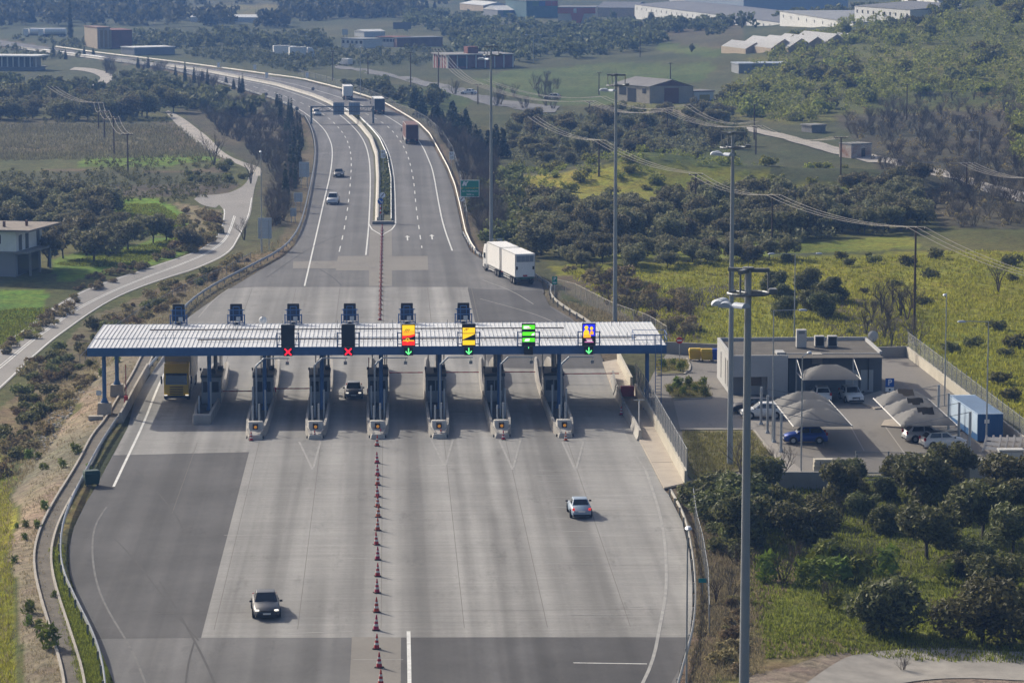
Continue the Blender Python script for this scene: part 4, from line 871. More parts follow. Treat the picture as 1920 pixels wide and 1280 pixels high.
SILV = paint('silver', (.48, .50, .53), .5); GREYC = paint('grey', (.030, .036, .048), 0); WHC = paint('white', (.74, .74, .73), 0); BLK = paint('black', (.012, .012, .015)); BLUC = paint('blue', (.01, .05, .30)); LBL = paint('pale_silver_blue', (.27, .35, .45), 0); DGR = paint('dark_grey', (.07, .075, .085), .4)
def gp(px, py): q = P(px, py); return (q.x, q.y, .012)
q = gp(497, 1155)
a = car('grey saloon with lit headlamps driving towards the camera on the front slab', (q[0], q[1] + 1.2, q[2]), PI + R(4), GREYC, 'sedan', 4.9, 1.86, 1.46, lit=True, mirror=TRIM)
q = gp(1088, 970); car('pale blue silver saloon with lit brake lamps driving away on the front slab', (q[0], q[1] + 1.4, q[2]), R(2), LBL, 'sedan', 4.3, 1.68, 1.42, brake=True)
q = gp(663, 748); car('small grey hatchback with lit headlamps coming through the toll lane', (q[0], q[1] + 1.6, q[2]), PI, paint('mid_grey', (.16, .17, .19), .4), 'hatch', 4.05, 1.74, 1.45, lit=True)
q = gp(624, 384); car('silver off-road car driving towards the tolls, nearer of two on the left carriageway', (q[0], q[1] + 2, q[2]), PI - R(2), SILV, 'suv', 4.6, 1.9, 1.78)
q = gp(635, 333); car('dark blue-grey saloon driving towards the tolls behind the off-road car', (q[0], q[1] + 2, q[2]), PI, DGR, 'sedan', 4.7, 1.82, 1.45)
q = gp(592, 217); car('white hatchback passing under the left end of the road gantry', (q[0], q[1] + 1.5, q[2]), PI + R(16), WHC, 'hatch', 4.2, 1.78, 1.5)
def tp(px, py): q = PT(px, py); return (q.x, q.y, q.z + .14)
car('white saloon on the country road beyond the motorway', tp(879, 178), R(62), WHC, 'sedan', 4.6, 1.8, 1.45)
car('distant white car half hidden by bushes on the country road', tp(1035, 187), R(75), WHC, 'hatch', 4.2, 1.8, 1.5)
q = tp(648, 124); t = thing('van', 'white van at the far end of the country road', 'van', q, R(40))
MB().loft([[(-.95, -2.4, .4), (.95, -2.4, .4), (.9, -2.4, 2.2), (-.9, -2.4, 2.2)], [(-.95, 1.2, .4), (.95, 1.2, .4), (.85, 1.1, 2.2), (-.85, 1.1, 2.2)], [(-.95, 1.8, .4), (.95, 1.8, .4), (.85, 1.8, 1.3), (-.85, 1.8, 1.3)], [(-.9, 2.5, .4), (.9, 2.5, .4), (.8, 2.5, 1.0), (-.8, 2.5, 1.0)]]).build('body', WHC, t, bevel=.08)
MB().quad((-.75, 1.27, 2.05), (.75, 1.27, 2.05), (.78, 1.83, 1.38), (-.78, 1.83, 1.38)).build('windscreen', CARGLASS, t)
for s in (-1, 1):
    for y in (-1.5, 1.6): wheel(t, s * .85, y, .33, .2)
# ---- lorries
def lorry(label, P0, rz, cabc, boxc, cabL=2.2, boxL=7.5, boxH=3.95, W=2.5, trailer=0.0, lit=False, rear_detail=None, grille=True, corr=False, roofc=None):
    """front at +y; origin under the front bumper"""
    t = thing('lorry', label, 'lorry', P0, rz); w = W / 2
    c = MB().loft([[(-w * .97, 0, .45), (w * .97, 0, .45), (w * .97, -.02, 1.5), (-w * .97, -.02, 1.5)], [(-w * .97, 0, .45), (w * .97, 0, .45), (w * .97, -.02, 1.5), (-w * .97, -.02, 1.5)]], cap=False)
    cb = MB(); pr = [(0, .42), (.02, 1.55), (-.16, 2.55), (-.35, 2.95), (-.9, 3.55), (-cabL, 3.6), (-cabL, .8), (-1.9, .42)]
    cb.loft([[(-w * .96, y, z) for y, z in pr], [(w * .96, y, z) for y, z in pr]]); cb.build('cab', cabc, t, bevel=.07, smooth_deg=40)
    MB().add([(-w * .84, .03, 1.62), (w * .84, .03, 1.62), (w * .80, -.135, 2.5), (-w * .80, -.135, 2.5)], [(0, 1, 2, 3)]).build('windscreen', CARGLASS, t)
    MB().box((0, -.05, 2.62), (W * .84, .3, .07), rx=R(-20)).build('sun_visor', TRIM, t)
    g = MB()
    for k in range(5): g.box((0, .05, .72 + k * .17), (W * .52, .05, .07))
    g.build('grille', TRIM, t)
    MB().box((0, .03, .42), (W * .97, .18, .28)).build('bumper', TRIM if not grille else mat('bumper_dark', (.03, .03, .035), .5), t, bevel=.04)
    for s in (-1, 1):
        MB().box((s * w * .82, .08, .55), (.3, .06, .2)).build('headlight', HEADON if lit else HEADL, t, bevel=.02)
        MB().box((s * (w + .2), -.15, 2.05), (.16, .12, .75)).build('mirror', TRIM, t, bevel=.03)
        MB().box((s * w * .985, -1.1, 2.05), (.04, .9, .7)).build('side_window', CARGLASS, t)
        wheel(t, s * (w - .17), -1.35, .5, .32)
    gap = .45; y1 = -cabL - gap
    def box(y1, L):
        b = MB().b2((-w, y1 - L, 1.05), (w, y1, boxH)); o = b.build('cargo_box', boxc, t, bevel=.025)
        e = MB()
        for s in (-1, 1):
            for z in (1.1, boxH - .05): e.b2((min(s * (w - .02), s * (w + .02)), y1 - L, z - .06), (max(s * (w - .02), s * (w + .02)), y1, z + .06))
            for y in (y1, y1 - L): e.box((s * w, y, (1.05 + boxH) / 2), (.08, .08, boxH - 1.05))
        e.build('edge_trim', mat('box_trim', (.45, .45, .44), .5), o)
        if roofc: MB().b2((-w + .03, y1 - L + .03, boxH + .002), (w - .03, y1 - .03, boxH + .02)).build('roof_sheet', roofc, o)
        MB().b2((-.45, y1 - L, .65), (.45, y1 + .2, 1.05)).build('chassis', TRIM, t)
        for s in (-1, 1):
            for k in (1.1, 2.4): wheel(t, s * (w - .17), y1 - L + k, .5, .34)
            gd = MB()
            for z in (.5, .78): gd.b2((min(s * w * .95, s * w), y1 - L + 3.1, z), (max(s * w * .95, s * w), y1 - 1, z + .12))
            gd.build('side_guard', mat('guard_pale', (.5, .5, .48), .5), t)
            MB().box((s * w * .72, y1 - L - .03, .85), (.4, .06, .14)).build('tail_light', TAILL, t)
        MB().box((0, y1 - L - .02, .55), (W * .95, .1, .14)).build('rear_bumper', TRIM, t)
        return y1 - L
    y2 = box(y1, boxL)
    if trailer: y2 = box(y2 - 1.0, trailer); MB().b2((-.15, y2 + trailer - .2, .7), (.15, y2 + trailer + 1.2, .85)).build('drawbar', TRIM, t)
    d = MB()
    if corr:
        for k in range(14): d.box((-w + .14 + k * (W - .28) / 13, y2 - .02, (1.15 + boxH) / 2), (.06, .05, boxH - 1.25))
        d.build('door_ribs', corr, t)
    if rear_detail:
        d = MB().box((0, y2 - .03, boxH - .62), (W * .86, .04, .8)); d.build('tail_panel', mat('tail_panel_grey', (.22, .25, .28), .4), t)
        d = MB()
        for k in range(5): d.box((-W * .43 + k * W * .215, y2 - .055, boxH - .62), (.04, .02, .8))
        d.build('tail_frame', mat('box_trim', (.45, .45, .44), .5), t)
        for s in (-1, 1): MB().box((s * w * .84, y2 - .04, 2.2), (.2, .05, .42)).build('hinge_pad', TRIM, t)
        MB().box((0, y2 - .05, 1.22), (.55, .05, .2)).build('rear_plate', mat('plate_red', (.4, .03, .03), .5), t)
        MB().box((0, y2 - .12, .9), (W * .9, .2, .12)).build('tail_lift', mat('lift_green', (.05, .16, .1), .5), t)
    return t
q = gp(331, 752); lorry('yellow lorry with a pale box and lit lamps in the leftmost toll lane', (q[0], q[1], q[2]), PI + R(0), mat('lorry_yellow', (.78, .50, .01), .4, coat=.4), mat('lorry_box_beige', (.50, .46, .38), .6, var=.06), boxL=10.5, boxH=4.0, lit=True, roofc=mat('lorry_roof', (.30, .29, .27), .7))
qa, qb = P(928, 516), P(990, 536); ang = math.atan2(qa.x - qb.x, qa.y - qb.y)
# white drawbar combination parked on the right shoulder
t = lorry('white box lorry with a white drawbar trailer parked on the right shoulder', (0, 0, 0), 0, WHC, mat('lorry_box_white', (.80, .79, .76), .5), boxL=7.3, boxH=4.0, trailer=7.6, rear_detail=True, W=2.55)
front, rear = P(932, 512), P(985, 535); L0 = 18.7
dirv = Vector((front.x - rear.x, front.y - rear.y, 0)); dirv = Vector((-.20, 1, 0)).normalized()
t.location = rear + dirv * L0 + Vector((0, 0, .01)); t.rotation_euler = (0, 0, math.atan2(-dirv.x, dirv.y))
def lorry_at(px, py, dirx, L, **k):
    r_ = P(px, py); d_ = Vector((dirx, 1, 0)).normalized(); tt = lorry(P0=(0, 0, 0), rz=0, **k); tt.location = r_ + d_ * L + Vector((0, 0, .01)); tt.rotation_euler = (0, 0, math.atan2(-d_.x, d_.y)); return tt
lorry_at(773, 271, -.05, 14.6, label='brown red container lorry driving away on the right carriageway', cabc=mat('lorry_red', (.2, .03, .025), .4), boxc=mat('container_brown', (.13, .05, .042), .6, var=.12), boxL=12, boxH=4.0, corr=mat('container_brown_rib', (.10, .038, .032), .6))
lorry_at(712, 215, -.07, 12.6, label='lorry with a dark tail and pale tarpaulin roof driving away beside the gantry', cabc=DGR, boxc=mat('tarp_dark', (.05, .06, .08), .7, var=.2), boxL=10, boxH=3.7, W=2.4, roofc=mat('tarp_white', (.72, .72, .70), .6))
lorry_at(653, 188, -.06, 9.6, label='white box lorry driving away, farthest on the right carriageway', cabc=WHC, boxc=mat('lorry_box_white', (.8, .8, .8)), boxL=7, boxH=3.5, W=2.35)
for px, py, lab, rz in ((545, 107, 'white lorry parked with its cab to the right in the far yard', -R(80)), (575, 110, 'second white lorry in the far yard, half hidden by trees', -R(78))):
    q = PT(px + 14, py); lorry(lab, (q.x, q.y, q.z), rz, WHC, mat('lorry_box_white', (.8, .8, .8)), boxL=5.5, boxH=3.8)
# ---- fuel tankers far left
for px, py, lab in ((72, 70, 'larger distant pale tanker lorry left of the road in the yard'), (100, 70, 'distant pale tanker lorry right of the larger tanker')):
    q = PT(px, py); t = thing('tanker_lorry', lab, 'lorry', (q.x, q.y, q.z + .1), R(80))
    MB().cyl((0, -5, 2.1), (0, 3, 2.1), 1.25, n=14).build('tank', mat('lorry_box_white', (.8, .8, .8)), t, smooth_deg=40); MB().b2((-1.2, 3.6, .5), (1.2, 5.6, 3.0)).build('cab', WHC, t, bevel=.1); MB().b2((-1.1, -5, .5), (1.1, 5, .95)).build('chassis', TRIM, t)
    MB().quad((-1, 5.61, 1.7), (1, 5.61, 1.7), (1, 5.61, 2.7), (-1, 5.61, 2.7)).build('windscreen', CARGLASS, t)
    for s in (-1, 1):
        for y in (-4, -2.8, 4.3): wheel(t, s * 1.0, y, .5, .3)
# ================================================================== SERVICE COMPOUND
CY = lambda px, py: P(px, py)
TAR = paving('yard_asphalt', (.185, .172, .155), .88, 1.1, 1); TILE = paving('yard_tiles', (.27, .25, .225), .92, 1.06, 1)
yard = [(1236,800),(1205,742),(1225,700),(1249,664),(1345,668),(1701,668),(1803,747),(1920,838),(2060,930),(1920,905),(1606,893),(1450,893),(1289,908)]
mb = MB(); mb.poly([(*P(a, b)[:2], .02) for a, b in yard]); structure('service_yard', mb, TAR)
sheet('yard_tiles', [(1262,748),(1345,744),(1480,752),(1484,775),(1415,800),(1440,800),(1470,855),(1520,892),(1455,891),(1410,806),(1276,806)], TILE, .03)
def lawn(pts, lab):
    mb = MB(); mb.prism([(p.x, p.y) for p in pxl(pts)][::-1], 0, .09); o = structure('lawn', mb, mat('yard_grass', (.15, .155, .04), .95, c2=(.13, .095, .05), scale=.9, detail=8, bump=.8, bscale=6)); o['label'] = lab
lawn([(1279,808),(1413,808),(1452,868),(1300,905),(1288,890)], 'dry lawn inside the compound beside the mesh fence')
lawn([(1247,722),(1320,716),(1332,745),(1262,748)], 'green planted bed left of the service building')
lawn([(1232,674),(1288,674),(1293,692),(1284,700),(1232,702)], 'small lawn with shrubs beside the yellow bins')
kb = MB()
for pts in ([(1262,750),(1335,747)], [(1276,807),(1413,807)], [(1413,807),(1470,878)], [(1232,704),(1284,702),(1296,692),(1288,673)]):
    p = resample([P(*q)[:2] for q in pts], 3); nr = normals2(p); kb.loft([[(*(q - k * .1), 0), (*(q + k * .1), 0), (*(q + k * .1), .14), (*(q - k * .1), .14)] for q, k in zip(p, nr)])
structure('yard_kerbs', kb, CONCRETE)
yl = MB()
for a, b in (((1540,872),(1632,872)),((1500,838),(1565,838)),((1620,845),(1595,800)),((1660,800),(1710,870)),((1535,806),(1545,835))): 
    line_px([a, b], .1, yl, z=.036, sm=0)
structure('yard_markings', yl, mat('yard_line', (.33, .31, .28), .8))
# traffic islands
for pts in ([(1652,800),(1658,790),(1680,787),(1705,790),(1712,798),(1690,803)], [(1600,750),(1650,735),(1668,742),(1670,765),(1640,768)], [(1760,806),(1800,803),(1806,808),(1770,812)]):
    mb = MB(); mb.prism([(p.x, p.y) for p in pxl(pts)][::-1], 0, .15); structure('kerbed_island', mb, mat('sidewalk_slabs', (.4, .35, .29)))
# ---- service building
bx0, bx1 = 33.4, 48.7; yF, yA, yB_ = 311.9, 308.9, 322.2; hM = 3.75
sb = thing('service_building', 'flat roofed grey service building with a pale entrance block and roof air conditioners', 'building', (40, 312, 0))
FW2 = mat('slit_window', (.05, .05, .055), .3)
WGREY = mat('render_blue_grey', (.125, .14, .155), .85, var=.1, scale=.5); WPALE = mat('render_pale', (.41, .412, .412), .85, var=.06, scale=.5); FELT = mat('roof_felt', (.10, .092, .08), .95, var=.25, scale=.7, detail=8)
def L(lo, hi): return ((lo[0] - 40, lo[1] - 312, lo[2]), (hi[0] - 40, hi[1] - 312, hi[2]))
MB().b2(*L((39.0, yF, 0), (bx1, yB_, hM))).build('main_wall', WGREY, sb)
ew = MB(); ew.b2(*L((bx0, yA + 1.6, 0), (38.995, yB_, hM))); ew.b2(*L((bx0 - .003, yA, 2.0), (37.0, yA + 1.6, hM + .1))); ew.b2(*L((37.0, yA, 0), (38.99, yA + 1.597, hM + .1))); ew.build('entrance_wall', WPALE, sb)
MB().b2(*L((bx0 + .28, yA + .3, hM + .002), (bx1 - .28, yB_ - .28, hM + .05))).build('roof', FELT, sb)
pp = MB()
for lo, hi in (((bx0, yB_ - .25, hM), (bx1, yB_, hM + .38)), ((bx0, yA, hM + .1), (bx0 + .25, yB_ - .25, hM + .38)), ((bx1 - .25, yF, hM), (bx1, yB_ - .25, hM + .3)), ((39.2, yF, hM), (bx1 - .25, yF + .2, hM + .12)), ((bx0 + .25, yA, hM + .1), (39.0, yA + .25, hM + .36))): pp.b2(*L(lo, hi))
pp.build('parapet', WPALE, sb)
MB().b2(*L((35.2, yA + 1.57, .9), (36.6, yA + 1.6, 1.95))).build('window', mat('window_warm', (.06, .045, .03), .2, spec=.5), sb)
MB().b2(*L((33.8, yA + 1.57, 0), (34.8, yA + 1.6, 2.0))).build('door', mat('door_grey', (.16, .17, .18), .5), sb)
MB().b2(*L((40.2, yF - .03, 0), (41.1, yF, 2.1))).build('door', mat('door_pale_blue', (.25, .29, .33), .5), sb)
for x in (45.1, 46.6): MB().b2(*L((x, yF - .03, 0), (x + 1.25, yF, 2.2))).build('door', mat('door_white', (.42, .44, .45), .5), sb)
sw = MB()
for y in (yA + 3.2, yA + 5.0, yA + 9.2): sw.b2(*L((bx0 - .03, y, .6), (bx0 - .002, y + .35, 3.2)))
sw.build('side_window', FW2, sb)
pi = MB()
for x in (39.35, 47.3): pi.b2(*L((x, yF - .1, .2), (x + .1, yF - .003, 3.6)))
pi.build('drain_pipe', TRIM, sb)
MB().b2(*L((41.7, yF - .6, 2.9), (42.7, yF + .9, 3.85))).build('duct_box', CONCRETE, sb)
MB().b2(*L((38.2, yF - .5, hM + .05), (39.0, yF + 1.4, hM + .3))).build('roof_slab', WPALE, sb)
def ac(x, y, lab, wd=.95, hh=1.15, dk=True):
    t = thing('air_conditioner', lab, 'air conditioner', (x, y, hM + .06)); MB().b2((-wd / 2, -.4, .1), (wd / 2, .4, hh)).build('casing', mat('ac_white', (.48, .47, .45), .5), t, bevel=.02)
    if dk: MB().b2((-wd * .42, -.415, .16), (wd * .42, -.398, hh - .1)).build('grille', BLACK, t)
    else: MB().b2((-.3, -.415, hh - .4), (.3, -.398, hh - .15)).build('grille', STEELD, t)
    f_ = MB(); f_.b2((-wd / 2, -.3, 0), (wd / 2, -.2, .1)); f_.b2((-wd / 2, .2, 0), (wd / 2, .3, .1)); f_.build('feet', STEELD, t)
q = PY(1502, 655, 316.5); ac(q.x, 316.5, 'tall pale air conditioning cabinet on the flat roof', 1.0, 1.85, False)
ac(PY(1536, 655, 317).x, 317, 'square roof air conditioner with dark grille, left of the pair'); ac(PY(1560, 655, 317).x, 317, 'square roof air conditioner with dark grille, right of the pair')
t = thing('satellite_dish', 'pale round dish aerial at the right end of the service building roof', 'dish', (PY(1637, 650, 319).x, 319, hM + .05)); MB().lathe([(0, 0), (.4, .1), (.55, .28)], n=16, axis='Y').build('dish', mat('ac_white', (.5, .5, .5)), t, loc=(0, -.1, .8)); MB().cyl((0, 0, 0), (0, 0, .8), .04).build('mast', STEELD, t)
# ---- bins
def binn(px, py, c, lab, s=1.0):
    q = P(px, py); t = thing('wheeled_bin', lab, 'bin', (q.x, q.y, .03))
    MB().loft([[(-.55 * s, -.4, .15), (.55 * s, -.4, .15), (.55 * s, .4, .15), (-.55 * s, .4, .15)], [(-.66 * s, -.5, 1.05), (.66 * s, -.5, 1.05), (.66 * s, .5, 1.05), (-.66 * s, .5, 1.05)]]).build('body', c, t, bevel=.05)
    MB().loft([[(-.68 * s, -.52, 1.06), (.68 * s, -.52, 1.06), (.68 * s, .52, 1.06), (-.68 * s, .52, 1.06)], [(-.6 * s, -.3, 1.3), (.6 * s, -.3, 1.3), (.6 * s, .45, 1.3), (-.6 * s, .45, 1.3)]]).build('lid', c, t, bevel=.04)
    for x in (-.45, .45):
        for y in (-.3, .3): MB().cyl((x * s - .04, y, .1), (x * s + .04, y, .1), .1).build('wheel', TYRE, t)
    return t
YEL = mat('bin_yellow', (.55, .36, .01), .5); binn(1303, 676, YEL, 'yellow wheeled recycling bin left of its twin at the compound wall'); binn(1325, 677, YEL, 'yellow wheeled recycling bin between its twin and the blue bin'); binn(1341, 677, mat('bin_blue', (.01, .05, .3), .5), 'blue wheeled bin partly behind the corner of the service building', .55)
b_ = binn(172, 910, mat('bin_green', (.02, .06, .045), .5), 'dark green wheeled bin standing at the front left guardrail'); b_.location.z = 0; b_.rotation_euler.z = .3
# ---- boundary walls and fences
wall('boundary_wall', [(1245,662),(1346,667)], 1.25, .25, GWALL, 'grey wall behind the yellow bins')
wall('boundary_wall', [(1640,670),(1701,668)], 1.1, .25, GWALL, 'short grey wall at the back right corner of the compound')
wall('boundary_wall', [(1701,668),(1803,748),(1920,840),(2100,980)], 1.05, .25, CWALL, 'long pale wall along the right side of the compound')
wall('boundary_wall', [(1450,913),(1606,913)], 1.3, .3, GWALL, 'low grey wall at the front of the compound behind the olive trees')
wall('boundary_wall', [(1786,905),(1818,906)], 1.2, .3, GWALL, 'short grey wall between gate and white cabinet')
fence([(1702,668),(1804,748),(1920,840),(2100,980)], 1.55, 'tall grey mesh fence on top of the long right compound wall', 1.05, barb=True)
fence([(1605,893),(1680,894),(1786,898)], 2.1, 'mesh fence with gate posts at the front of the compound', m=MESHL, pr=.07)
gt = thing('sliding_gate', 'low grey sliding gate with horizontal bars at the compound entrance', 'gate', (0, 0, 0)); a, b2_ = P(1606, 905), P(1672, 905)
gb = MB(); 
for z in (.25, .55, .85): gb.tube([(a.x, a.y, z), (b2_.x, b2_.y, z)], .05)
gb.build('bars', STEEL, gt); gp_ = MB()
for q in (a, b2_): gp_.cyl((q.x, q.y, 0), (q.x, q.y, 2.4), .08)
gp_.build('posts', STEELD, gt)
def utilbox(px, py, wd, h, c, lab, roof=False):
    q = P(px, py); t = thing('utility_cabinet', lab, 'cabinet', (q.x, q.y, 0)); MB().b2((-wd / 2, 0, 0), (wd / 2, .9, h)).build('casing', c, t, bevel=.03)
    d = MB(); d.b2((-wd * .46, -.02, .2), (-.02, 0, h - .1)); d.b2((.02, -.02, .2), (wd * .46, 0, h - .1)); d.build('door', mat('cab_door', (.42, .44, .44), .5), t); MB().b2((-wd * .3, -.03, h * .65), (-wd * .2, -.015, h * .75)).build('lock_plate', TRIM, t)
    MB().b2((-wd / 2 - .08, -.1, h), (wd / 2 + .08, 1.0, h + .12)).build('roof', mat('cab_roof', (.45, .45, .43), .6), t)
utilbox(1834, 897, 1.6, 1.45, mat('ac_white', (.5, .5, .5)), 'white metal utility cabinet with a lock at the compound front'); utilbox(1896, 880, 2.0, 1.6, GWALL, 'grey concrete meter kiosk with a flat roof at the right picture edge')
# ---- container
ct = thing('shipping_container', 'long blue shipping container, sunlit side painted paler, standing by the right compound wall', 'container', (53.75, 281.2, 0), R(2.8))
CBL = mat('container_blue', (.022, .10, .26), .5, var=.1, scale=.5); CPL = mat('container_sunlit_pale', (.42, .53, .66), .55, var=.06, scale=.5)  # pale tone paints sun glare onto the blue side and roof
MB().b2((-1.15, 0, .12), (1.15, 11.2, 2.55)).build('body', CBL, ct)
MB().b2((-1.17, .1, .75), (-1.152, 11.1, 2.5)).build('sunlit_side', CPL, ct); MB().b2((-1.18, -.02, 2.552), (1.18, 11.22, 2.62)).build('roof', CPL, ct)
cr = MB()
for k in range(36): cr.b2((-1.16 + .0, .2 + k * .3, 2.622), (1.16, .28 + k * .3, 2.65))
cr.build('roof_ribs', CPL, ct); cs = MB()
for k in range(9): cs.b2((-1.05 + k * .26, -.03, .2), (-.97 + k * .26, -.002, 2.5))
cs.build('end_ribs', CBL, ct); MB().b2((-.55, -.045, 1.75), (-.1, -.032, 2.1)).build('notice', WHITE, ct); MB().b2((-1.19, 2.2, .5), (-1.172, 3.1, 2.35)).build('door', mat('door_pale', (.5, .56, .62), .5), ct)
# ---- shade canopies
SAIL = mat('shade_fabric', (.16, .157, .152), .9, var=.08, scale=.8)
def sail(t, x0, x1, y0, y1, z, h, tear=False, seed=0):
    n = 14; vs = []; cx, cy = (x0 + x1) / 2, (y0 + y1) / 2; rnd = random.Random(seed)
    for j in range(n + 1):
        for i in range(n + 1):
            u = 2 * i / n - 1; v = 2 * j / n - 1; e = max(abs(v), max(0, (abs(u) - .28) / .72)); zz = z + h * (1 - e) ** .85
            if tear and e < .9: zz += rnd.uniform(-.05, .05)
            sx = 1 - .05 * (1 - abs(v)) * 0; vs.append((cx + u * (x1 - x0) / 2, cy + v * (y1 - y0) / 2, zz))
    fs = []
    for j in range(n):
        for i in range(n):
            if tear and (i - 6.6) ** 2 + 1.6 * (j - 5.2) ** 2 < 2.2 + 2.2 * rnd.random(): continue
            a = j * (n + 1) + i; fs.append((a, a + 1, a + n + 2, a + n + 1))
    o = MB().add(vs, fs).build('shade_sail', SAIL, t, smooth_deg=25)
    return o
def carport(lab, x0, x1, y0, y1, bays, side, tear=False):
    t = thing('carport', lab, 'carport', (x0, y0, 0)); W_, D_ = x1 - x0, (y1 - y0); d = D_ / bays
    for k in range(bays): sail(t, 0, W_, k * d, (k + 1) * d, 2.25, 1.25, tear, k)
    bm_ = MB()
    for x in (0, W_): bm_.tube([(x, 0, 2.25), (x, D_, 2.25)], .06)
    bm_.build('edge_beam', mat('beam_white', (.55, .54, .52), .5), t)
    px = -1.1 if side < 0 else W_ + 1.1; pm = MB().cyl((0, 0, 0), (0, 0, 3.5), .12, n=10); pm.lathe([(.22, 0), (.22, .06), (.12, .3)], n=10); b = None
    for k in range(bays + 1):
        if b is None: o = b = pm.build('post', mat('bollard_grey', (.3, .3, .3)), t, smooth_deg=40)
        else: o = b.copy(); COL.objects.link(o); o.parent = t
        o.location = (px, k * d, 0)
        MB().tube([(px, k * d, 3.45), (W_ * (.5 if bays > 1 else .5), k * d, 2.75), (W_ if side < 0 else 0, k * d, 2.3)], .03, 5).build('tie_rod', STEELD, t)
    return t
carport('triple grey fabric carport over the blue car in the left parking row', 35.5, 40.7, 276.8, 292.0, 3, -1)
carport('triple torn grey fabric carport over the two pale cars in the right parking row', 45.0, 50.0, 276.8, 293.0, 3, 1, True)
t = thing('carport', 'single grey fabric carport in front of the service building', 'carport', (39.9, 304.2, 0)); sail(t, 0, 5.6, 0, 5.1, 2.35, 1.15); f_ = MB()
for x in (0, 5.6): f_.tube([(x, 0, 2.35), (x, 5.1, 2.35)], .06); f_.tube([(x, 5.1, 3.7), (x, 0, 2.35)], .04); f_.tube([(x, 5.4, 0), (x, 5.4, 3.75)], .08)
f_.build('frame', mat('beam_white', (.5, .5, .5)), t)
# ---- parked cars
def cp(px, py, dx=0, dy=0): q = P(px, py); return (q.x + dx, q.y + dy, .03)
car('white hatchback parked side-on in front of the pale entrance block', cp(1431, 786, 0, .9), R(90), WHC, 'hatch', 4.0, 1.72, 1.48, group=None)
car('black hatchback parked behind the white one near the entrance block', cp(1414, 778, 0, 1.2), R(88), BLK, 'hatch', 4.1, 1.74, 1.46)
car('white hatchback seen from behind under the single carport', cp(1544, 756, 0, 1.8), R(0), WHC, 'hatch', 4.0, 1.72, 1.5)
car('white hatchback facing the camera under the single carport', cp(1601, 757, 0, 1.8), PI + R(6), WHC, 'hatch', 4.0, 1.76, 1.48)
car('blue hatchback under the front bay of the left triple carport', cp(1512, 833, 0, .9), R(90), BLUC, 'hatch', 3.9, 1.7, 1.5)
car('pale silver hatchback under the torn carport behind the two-tone car', cp(1735, 830, .2, 1.0), R(-82), SILV, 'hatch', 4.1, 1.74, 1.5)
car('white and black two-tone hatchback at the front of the torn carport', cp(1771, 842, 0, .9), R(-80), WHC, 'hatch', 4.0, 1.75, 1.48, roofm=BLK)
# ---- stacked traffic boards, slab pile, bike rack
LB_ = thing('board_stack', 'row of white plastic barrier boards leaning together by the blue container', 'boards', (*P(1884, 848)[:2], .03))
b = None
for k in range(6):
    mb = MB(); 
    for i in range(3): mb.box((0, 0, .35 + i * .42), (.10, 1.6, .3))
    mb.box((.0, -.75, .75), (.14, .12, 1.5)); mb.box((0, .75, .75), (.14, .12, 1.5))
    if b is None: o = b = mb.build('barrier_board', mat('board_white', (.62, .58, .53), .6, var=.1), LB_)
    else: o = b.copy(); COL.objects.link(o); o.parent = LB_
    o.location = (-1.3 + k * .62, 0, 0); o.rotation_euler = (0, R(24), R(48))
sp = thing('slab_pile', 'pile of pale paving slabs on the tiles at the compound front', 'slabs', (*P(1543, 882)[:2], .03))
mb = MB(); rnd = random.Random(4)
for k in range(5):
    for i in range(3): mb.box((-.55 + i * .56 + rnd.uniform(-.04, .04), rnd.uniform(-.1, .1), .1 + k * .2), (.52, .8, .18), rz=rnd.uniform(-.08, .08))
mb.build('slabs', CWALL, sp)
rk = thing('bike_rack', 'metal hoop rack in front of the two-tone car', 'rack', (*P(1778, 853)[:2], .03)); mb = MB()
for k in range(6): mb.tube([(-1.5 + k * .6, 0, 0), (-1.5 + k * .6, 0, .7), (-1.2 + k * .6, 0, .7), (-1.2 + k * .6, 0, 0)], .03, 5)
mb.build('hoops', STEEL, rk)
# ---- text helper
def text_mesh(body, size, m, parent, loc, name='lettering', align='CENTER', bold=0.0):
    c = bpy.data.curves.new('lettering', 'FONT'); c.body = body; c.size = size; c.align_x = align; c.align_y = 'CENTER'; c.extrude = .004; c.offset = bold
    o = bpy.data.objects.new('lettering', c); COL.objects.link(o); bpy.context.view_layer.update()
    me = bpy.data.meshes.new_from_object(o.evaluated_get(bpy.context.evaluated_depsgraph_get())); bpy.data.objects.remove(o); bpy.data.curves.remove(c)
    me.name = name; me.materials.clear(); me.materials.append(m); r = bpy.data.objects.new(name, me); COL.objects.link(r); r.parent = parent; r.location = loc; r.rotation_euler = (R(90), 0, 0); return r
SBLUE = mat('sign_blue', (.008, .10, .42), .5); SWH = mat('sign_white', (.85, .86, .87), .5); SGREEN = mat('sign_green', (.015, .27, .19), .5); SYEL = mat('sign_yellow', (.65, .48, .03), .5); SBACK = mat('sign_back_grey', (.50, .55, .60), .5, metal=0)
def post_sign(px, py, top, lab, wd, h, face, cat='sign', posts=1, zoff=0, ground=True, back=False):
    q = PT(px, py); q.z = max(q.z, -3); t = thing('road_sign', lab, cat, q); ht = height_for(q, top); mb = MB()
    for k in range(posts): x = 0 if posts == 1 else (-.3 + .6 * k) * wd; mb.cyl((x, .08, -.1), (x, .08, ht - (0 if not back else .1)), .045, n=8)
    mb.build('post', STEEL, t); pn = MB().b2((-wd / 2, -.02, ht - h), (wd / 2, .03, ht)).build('panel', face, t); return t, pn, ht
